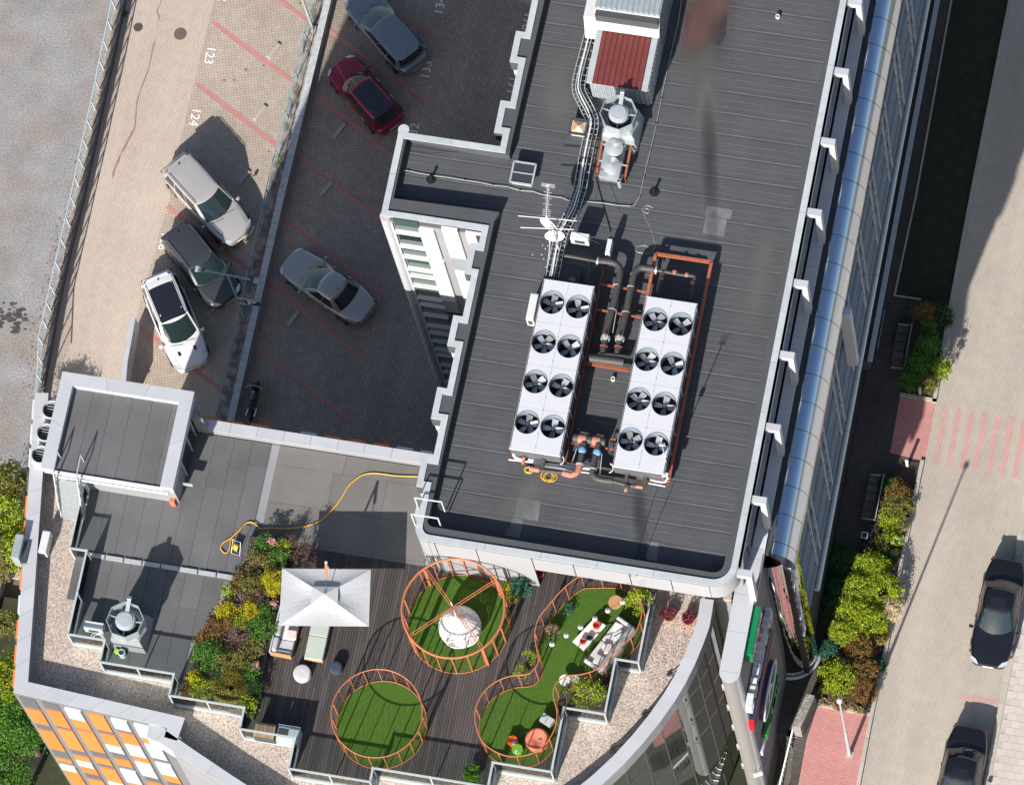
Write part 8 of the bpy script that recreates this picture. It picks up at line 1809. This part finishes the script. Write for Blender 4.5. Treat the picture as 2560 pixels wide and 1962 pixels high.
for k in range(1500):
    i = r.randrange(1, 7); a = Vector(fp2[i]); b = Vector(fp2[min(i+1, 7)]); p = a.lerp(b, r.random()); p = Vector((p.x-abs(r.gauss(0, .35))*(1.0+.3*i)*.5+.15, p.y, YARD+.03)); an = r.uniform(0, 6.28); L = r.uniform(.02, .05); u = Vector((math.cos(an)*L, math.sin(an)*L, .01)); v = Vector((-u.y*.6, u.x*.6, .0)); kk = len(VS); VS += [p-u, p+v, p+u, p-v]; FS.append((kk, kk+1, kk+2, kk+3))
lt_.add(VS, FS).build('leaf_litter', leafmat('dead_leaf', (.42, .22, .15), (.5, .36, .27)))['kind'] = 'stuff'
# ---- trees on the left
def tree(lab, c, r, zt, n, leaf, m, zb=-.9, group=None, squash=.75):
    r_ = random.Random(int(c.x*37+c.y*11)); t = thing('garden_tree', lab, 'tree', (c.x, c.y, zb), group); H = zt-zb
    MB().tube([(c.x, c.y, zb), (c.x+.1, c.y+.05, zb+H*.4), (c.x-.05, c.y, zb+H*.7), (c.x, c.y, zt-.4)], [.14, .11, .07, .03], 8).build('trunk', M_bark, t, smooth=True)
    lb2 = MB(); VS = []; FS = []; cl = []
    for i in range(38):
        a = r_.uniform(0, 6.28); ph_ = r_.uniform(-.5, 1.0); rr = r*r_.uniform(.55, .95); q = Vector((c.x+rr*math.cos(a)*math.cos(ph_*1.2), c.y+rr*math.sin(a)*math.cos(ph_*1.2), zt-r*squash+rr*squash*math.sin(ph_*1.2))); cl.append(q)
        lb2.tube([(c.x, c.y, zt-r*1.1), (c.x*.4+q.x*.6, c.y*.4+q.y*.6, q.z*.5+(zt-r)*.5), q], [.03, .02, .008], 4)
    lb2.build('limbs', M_bark, t)
    for i in range(n):
        q = cl[r_.randrange(38)]; p = q+Vector((r_.gauss(0, r*.17), r_.gauss(0, r*.17), r_.gauss(0, r*.12))); a = r_.uniform(0, 6.28); tl = r_.uniform(-.6, .6); L = leaf*r_.uniform(.6, 1.3)
        u = Vector((math.cos(a), math.sin(a), tl)).normalized()*L*.5; v = Vector((-math.sin(a), math.cos(a), r_.uniform(-.6, .6))).normalized()*L*.28; k = len(VS); VS += [p-u, p+v, p+u, p-v]; FS.append((k, k+1, k+2, k+3))
    MB().add(VS, FS).build('crown', m, t); return t
TG = 'trees below the west parapet'
for (p, z, r, m_, lab) in (((22, 1200), 3.2, 1.05, F_ol, 'yellowing tree crown nearest the tower corner'), ((10, 1290), 3.4, 1.2, F_yg, 'yellow tree crown beside the grey wall cabinet'), ((48, 1370), 3.5, .95, F_yg, 'small yellow-green crown below the grey wall cabinet'), ((-15, 1385), 3.5, 1.1, F_ol, 'olive tree crown at the left picture edge'),
        ((5, 1700), 5.5, 1.2, F_yg, 'yellow-green crown above the orange facade corner'), ((42, 1800), 5.2, 1.45, F_g, 'full green crown at the orange facade edge'), ((-20, 1830), 4.5, 1.2, F_g, 'green crown at the bottom left edge'), ((15, 1945), 4, 1.1, F_g, 'darker green crown in the bottom left corner'), ((20, 1560), 2.5, .7, F_ol, 'low bush in the dark strip beside the white fins')):
    c = W(p, z-.6); tree(lab, c, r, z, int(3600*r*r), .11, m_, group=TG)
for (x, y, lab) in ((1560, 1920, 'green shrub below the curved glass wall, left'), (1640, 1975, 'green shrub below the curved glass wall, middle'), (1480, 2010, 'green shrub below the curved glass wall, lowest'), (1705, 1940, 'green shrub under the grating balcony')):
    c = W((x, y), -.3); shrub('garden_shrub', lab, c, .9, 1.1, 1.0, 1200, .12, F_g if x % 2 else F_ol, -.85, group='shrubs below the curved glass')
# ================================================================== street furniture, signs, stair
def bench(lab, p0, p1):
    a = W(p0, ST+.45); b = W(p1, ST+.45); d = (b-a); L = d.length; d.normalize(); n = Vector((-d.y, d.x, 0)); n = n if n.x > 0 else -n
    t = thing('street_bench', lab, 'bench', (a.x, a.y, ST), 'benches on the shaded walk')
    for k in range(5):
        q = a+d*(L*(k+.5)/5); MB().box((q.x, q.y, ST+.44), (.48, L/5-.04, .05), math.atan2(d.y, d.x)+PI/2).build('seat', mat('bench_slat', (.075, .07, .07), .6, rand=.15), t, bevel=.01)
    for q in (a, b): MB().bar(q-n*.22, q+n*.42+Vector((0, 0, .1)), .04).build('arm', M_steel, t); MB().box((q.x, q.y, ST+.2), (.4, .05, .4)).build('leg', M_dgrey, t)
    MB().bar(a+n*.42+Vector((0, 0, .38)), b+n*.42+Vector((0, 0, .38)), .035).build('back_rail', M_copd, t); MB().box(((a+b)/2+n*.36+Vector((0, 0, .18)))[:], (.04, L, .34), math.atan2(d.y, d.x)+PI/2).build('backrest', M_black, t)
bench('upper of the two dark benches on the shaded walk, beside the green bushes', (2258, 812), (2239, 920)); bench('lower of the two dark benches on the shaded walk, beside the olive hedge', (2188, 1187), (2166, 1297))
c = W((2270, 774), ST+.5); tb_ = thing('litter_bin', 'small dark square bin above the upper bench', 'bin', (c.x, c.y, ST)); MB().prism([(c.x-.17, c.y-.17), (c.x+.17, c.y-.17), (c.x+.17, c.y+.17), (c.x-.17, c.y+.17)], ST, ST+.7).build('body', M_dgrey, tb_, bevel=.01); MB().box((c.x, c.y, ST+.705), (.26, .26, .012)).build('opening', M_black, tb_)
c = W(T(3, 2, 828, 1230), ST+.5); t = thing('square_bin', 'open-topped bin with a pale square rim below the lower bench', 'bin', (c.x, c.y, ST))
m_ = MB()
for (a, b) in (((-.13, -.13), (.13, -.13)), ((.13, -.13), (.13, .13)), ((.13, .13), (-.13, .13)), ((-.13, .13), (-.13, -.13))): m_.bar((c.x+a[0], c.y+a[1], ST+.6), (c.x+b[0], c.y+b[1], ST+.6), .045)
m_.build('rim', M_steel, t); MB().box((c.x, c.y, ST+.28), (.24, .24, .56)).build('body', M_black, t)
for (p, lab) in (((2299, 972), 'white bollard light in the planting above the crossing'), ((2267, 1153), 'white bollard light at the hedge end below the crossing')):
    c = W(p, ST+.7); t = thing('bollard_light', lab, 'bollard', (c.x, c.y, ST), 'white bollard lights'); MB().cyl((c.x, c.y, ST), (c.x, c.y, ST+.72), .075, n=18).build('post', M_white, t, smooth=True); MB().lathe((c.x, c.y, ST+.72), [(.085, 0), (.085, .06), (.04, .09), (.01, .095)], 18).build('cap', M_white, t, smooth=True)
b = W((2124, 1885), ST); t = thing('street_lamp', 'tall slim pale street lamp standing on the red forecourt', 'lamp', (b.x, b.y, ST))
MB().cyl((b.x, b.y, ST), (b.x, b.y, ST+3.4), .085, .07, 14).build('lower_pole', M_lamp, t, smooth=True); MB().cyl((b.x, b.y, ST+3.4), (b.x, b.y, ST+8.3), .055, .04, 14).build('upper_pole', M_lamp, t, smooth=True); MB().lathe((b.x, b.y, ST+8.25), [(.05, 0), (.13, .08), (.11, .16), (.02, .2)], 14).build('lamp_head', M_white, t, smooth=True); MB().box((b.x, b.y, ST+.02), (.34, .3, .03)).build('base_plate', M_conc, t)
# handrails at the foot of the glazed facade
ga = W(T(3, 1, 1000, 975), ST+.9); gb = W(T(3, 1, 935, 1325), ST+.9); t = thing('ramp_railing', 'pale ramp handrail on the shaded walk beside the facade', 'railing', tuple(ga))
for k in range(14): a = ga.lerp(gb, k/14); b = ga.lerp(gb, (k+.6)/14); MB().bar(a, b, .04).build('rail', M_steel, t)
for k in range(5): a = ga.lerp(gb, k/4); MB().bar((a.x, a.y, ST), (a.x, a.y, ST+.9), .04).build('post', M_dgrey, t)
# retaining wall and stair at the bottom right
w0, w1, w2, w3 = W(T(3, 3, 205, 1180), ST+1.5), W(T(3, 3, 278, 1190), ST+1.5), W(T(3, 3, 398, 930), ST+1.5), W(T(3, 3, 330, 905), ST+1.5)
sw_ = thing('stone_wall', 'stone-clad wall with a slatted side between stair and red forecourt', 'wall', (w0.x, w0.y, ST))
MB().prism([tuple(p[:2]) for p in (w0, w1, w2, w3)], -.5, ST+1.46).build('core', M_stone, sw_)
r = random.Random(3); d1 = (w3-w0); n1 = (w1-w0)
for i in range(13):
    for j in range(3):
        a = w0+d1*(i/13)+n1*(j/3); b = w0+d1*((i+.94)/13)+n1*((j+.92)/3); cc = (a+b)/2; MB().box((cc.x, cc.y, ST+1.48+r.uniform(-.01, .01)), (abs(n1.x)/3*.9, abs(d1.y)/13*.92, .06), r.uniform(-.05, .05)+math.atan2(-d1.x, d1.y)).build('stone', M_stone, sw_)
dd = (w2-w1).normalized(); nn = Vector((dd.y, -dd.x, 0))
for k in range(9): z_ = ST+.15+.15*k; a = w1+nn*.05; b = w2+nn*.05; MB().bar((a.x, a.y, z_), (b.x, b.y, z_), .04, .06).build('slat', M_dgrey, sw_)
t = thing('outdoor_stair', 'dark outdoor stair with pale nosings going down beside the sign wall', 'stair', tuple(W(T(3, 3, 120, 1250), ST)))
p0 = W(T(3, 3, 190, 1240), ST); 
for k in range(16):
    z_ = ST-.165*k; y_ = p0.y-.30*k; xl_, xr_ = XS1+.5, p0.x+.12-.02*k*1.0; s_ = MB().box(((xl_+xr_)/2, y_, z_-.08), (xr_-xl_, .31, .16)).build('step', M_dgrey, t); MB().box(((xl_+xr_)/2+(.25 if k < 4 else 0), y_-.14, z_+.006), ((xr_-xl_)*(.55 if k < 4 else .9), .03, .014)).build('nosing', M_steel, s_)
hr_ = MB(); q0 = Vector((p0.x+.2, p0.y+.2, ST+.95)); q1 = Vector((p0.x-.35, p0.y-4.6, ST-1.6)); 
MB().bar(q0, q1, .06).build('handrail', M_white, t)
for k in range(26): a = q0.lerp(q1, k/25); MB().bar(a-Vector((0, 0, .9)), a, .03).build('baluster', M_steel, t)
# grating platform behind the sign wall
gp_ = thing('grating_platform', 'steel grating platform with white railings between glass wall and round wall end', 'platform', tuple(W((1770, 1900), 3)))
for k in range(12):
    a = W((1768-4*k+8, 1868+14*k), 3.0); MB().box((a.x+.2, a.y, 3.0), (1.1, .24, .05)).build('grating', M_grate, gp_); MB().box((a.x+.2, a.y+.13, 3.03), (1.15, .04, .06)).build('crossbar', M_white, gp_)
a = W((1756, 1812), 4.2); b = W((1728, 1962), 4.2); c_ = W((1715, 2080), 4.2); MB().bar(a, b, .06).build('handrail', M_white, gp_); MB().bar(b, c_, .06).build('handrail', M_white, gp_)
for k in range(22): q = a.lerp(c_, k/21); MB().bar((q.x, q.y, 3.0), (q.x, q.y, 4.2), .025).build('baluster', M_white, gp_)
t = thing('wall_floodlight', 'small white floodlight bracketed to the foot of the round wall end', 'floodlight', (XS1, YSG, 4)); q = W((1895, 1935), 5.0); MB().bar((XS1+.02, YSG+.1, 5.0), (q.x-.1, q.y, 5.0), .05).build('bracket', M_steel, t); MB().box(q[:], (.42, .16, .14), .5).build('lamp_head', M_white, t, bevel=.01)
# ---- signs on the east face
def sg_(x, y): return (1740+x/3.348, 1460+y/3.348)
XW_ = XS1
def signbox(name, lab, pts, hh, th, m, parent=None, cat='sign', bevel=.01, grp=None):
    a = WX(sg_(*pts[0]), XW_+th); b = WX(sg_(*pts[1]), XW_+th); zc_ = (a.z+b.z)/2; o = MB().prism([(XW_+.012, b.y), (XW_+th, b.y), (XW_+th, a.y), (XW_+.012, a.y)], zc_-hh/2, zc_+hh/2).build(name, m, parent, bevel=bevel)
    if parent is None: tag(o, lab, cat, grp)
    return o, a, b, zc_
g0, a, b, zc_ = signbox('green_sign', 'long green sign box with white lettering, topmost on the sign wall', ((548, 215), (475, 630)), 1.15, .34, M_green)
for k in range(6):
    f = (k+.6)/6.4; y_ = lerp(a.y, b.y, f); MB().box((XW_+.35, y_, zc_+.1), (.03, .34, .12 if k % 2 else .5)).build('letter', M_white, g0); MB().box((XW_+.35, y_+.14, zc_), (.03, .07, .6)).build('letter', M_white, g0)
o0, a, b, zc_ = signbox('orange_sign', 'orange sign strip just below the green box', ((562, 375), (505, 705)), .62, .16, mat('sign_orange', (.60, .16, .03), .5)); 
for k in range(5): y_ = lerp(a.y, b.y, (k+.6)/5.2); MB().box((XW_+.17, y_, zc_), (.02, .3, .10), 0, Matrix.Rotation(.8 if k % 2 else -.8, 3, 'X')).build('letter', M_white, o0)
lt = [(622, 290), (604, 365), (588, 432), (572, 505), (558, 572), (545, 640), (533, 705), (519, 780), (500, 872), (487, 938), (472, 1003)]
wl_ = thing('block_letters', 'row of chunky white block letters along the sign wall', 'sign', (XW_, WX(sg_(*lt[5]), XW_).y, 8))
for i, q in enumerate(lt):
    c = WX(sg_(*q), XW_+.3); hh = 1.0; ln = .62; o = MB().box((XW_+.2, c.y, c.z), (.28, ln, .16)).box((XW_+.2, c.y, c.z+.36), (.28, ln*.9, .14)) 
    o.box((XW_+.2, c.y+ln*.42, c.z+.05), (.28, .13, .85)); 
    if i % 2: o.box((XW_+.2, c.y-ln*.42, c.z+.05), (.28, .13, .85))
    else: o.box((XW_+.2, c.y, c.z-.36), (.28, ln*.9, .14))
    o.build('letter', M_white, wl_)
nv, a, b, zc_ = signbox('navy_sign', 'long navy sign strip with a red end under the white letters', ((640, 370), (485, 1150)), .8, .2, M_blue); MB().box((XW_+.12, b.y-.12, zc_), (.2, .26, .8)).build('red_end', mat('sign_red', (.7, .01, .02), .5), nv); MB().bar((XW_+.21, a.y, zc_-.42), (XW_+.21, b.y, zc_-.42), .04).build('red_line', MC['sign_red'], nv)
c = WX(sg_(605, 885), XW_+.15); ov = thing('oval_sign', 'oval navy sign with a white rim and a white letter', 'sign', (XW_, c.y, c.z))
pts_ = [(c.y+1.35*math.cos(u), c.z+.85*math.sin(u)) for u in [2*PI*i/36 for i in range(36)]]
MB().add([(XW_+.02, y_, z_) for y_, z_ in pts_]+[(XW_+.22, y_, z_) for y_, z_ in pts_], [tuple(range(36, 72))]+[(i, (i+1) % 36, 36+(i+1) % 36, 36+i) for i in range(36)]).build('plate', M_blue, ov)
MB().tube([(XW_+.23, y_, z_) for y_, z_ in pts_], .05, 6, closed=True).build('rim', M_white, ov); 
me = text_mesh('A', 1.5, M_white, 'letter', Matrix.Translation((XW_+.235, c.y, c.z)) @ Matrix.Rotation(PI/2, 4, 'Z') @ Matrix.Rotation(PI/2, 4, 'X'), .01, .02); me.transform(Matrix.Translation(-WL[ov.name])); o = bpy.data.objects.new('letter', me); lk(o, ov)
gl = thing('green_letters', 'row of green block letters low on the sign wall', 'sign', (XW_, c.y, 6))
for q, ln in (((680, 815), .5), ((668, 865), .6), ((655, 918), .55), ((643, 985), .55), ((628, 1060), 1.1), ((608, 1180), 1.1)):
    c = WX(sg_(*q), XW_+.2); MB().box((XW_+.15, c.y, c.z), (.22, ln, .7)).build('letter', mat('letter_green', (.03, .20, .035), .5), gl, bevel=.02)
wp_, a, b, zc_ = signbox('white_sign', 'plain white sign panel lowest on the sign wall', ((588, 1270), (560, 1420)), .55, .14, M_white)
# faint horizontal cladding joints on the sign wall
for k in range(26): z_ = PAR-.35-.6*k; MB().box((XW_+.004, (YSG+YC)/2, z_), (.012, YC-YSG, .018)).build('cladding_joint', M_dgrey, bld)
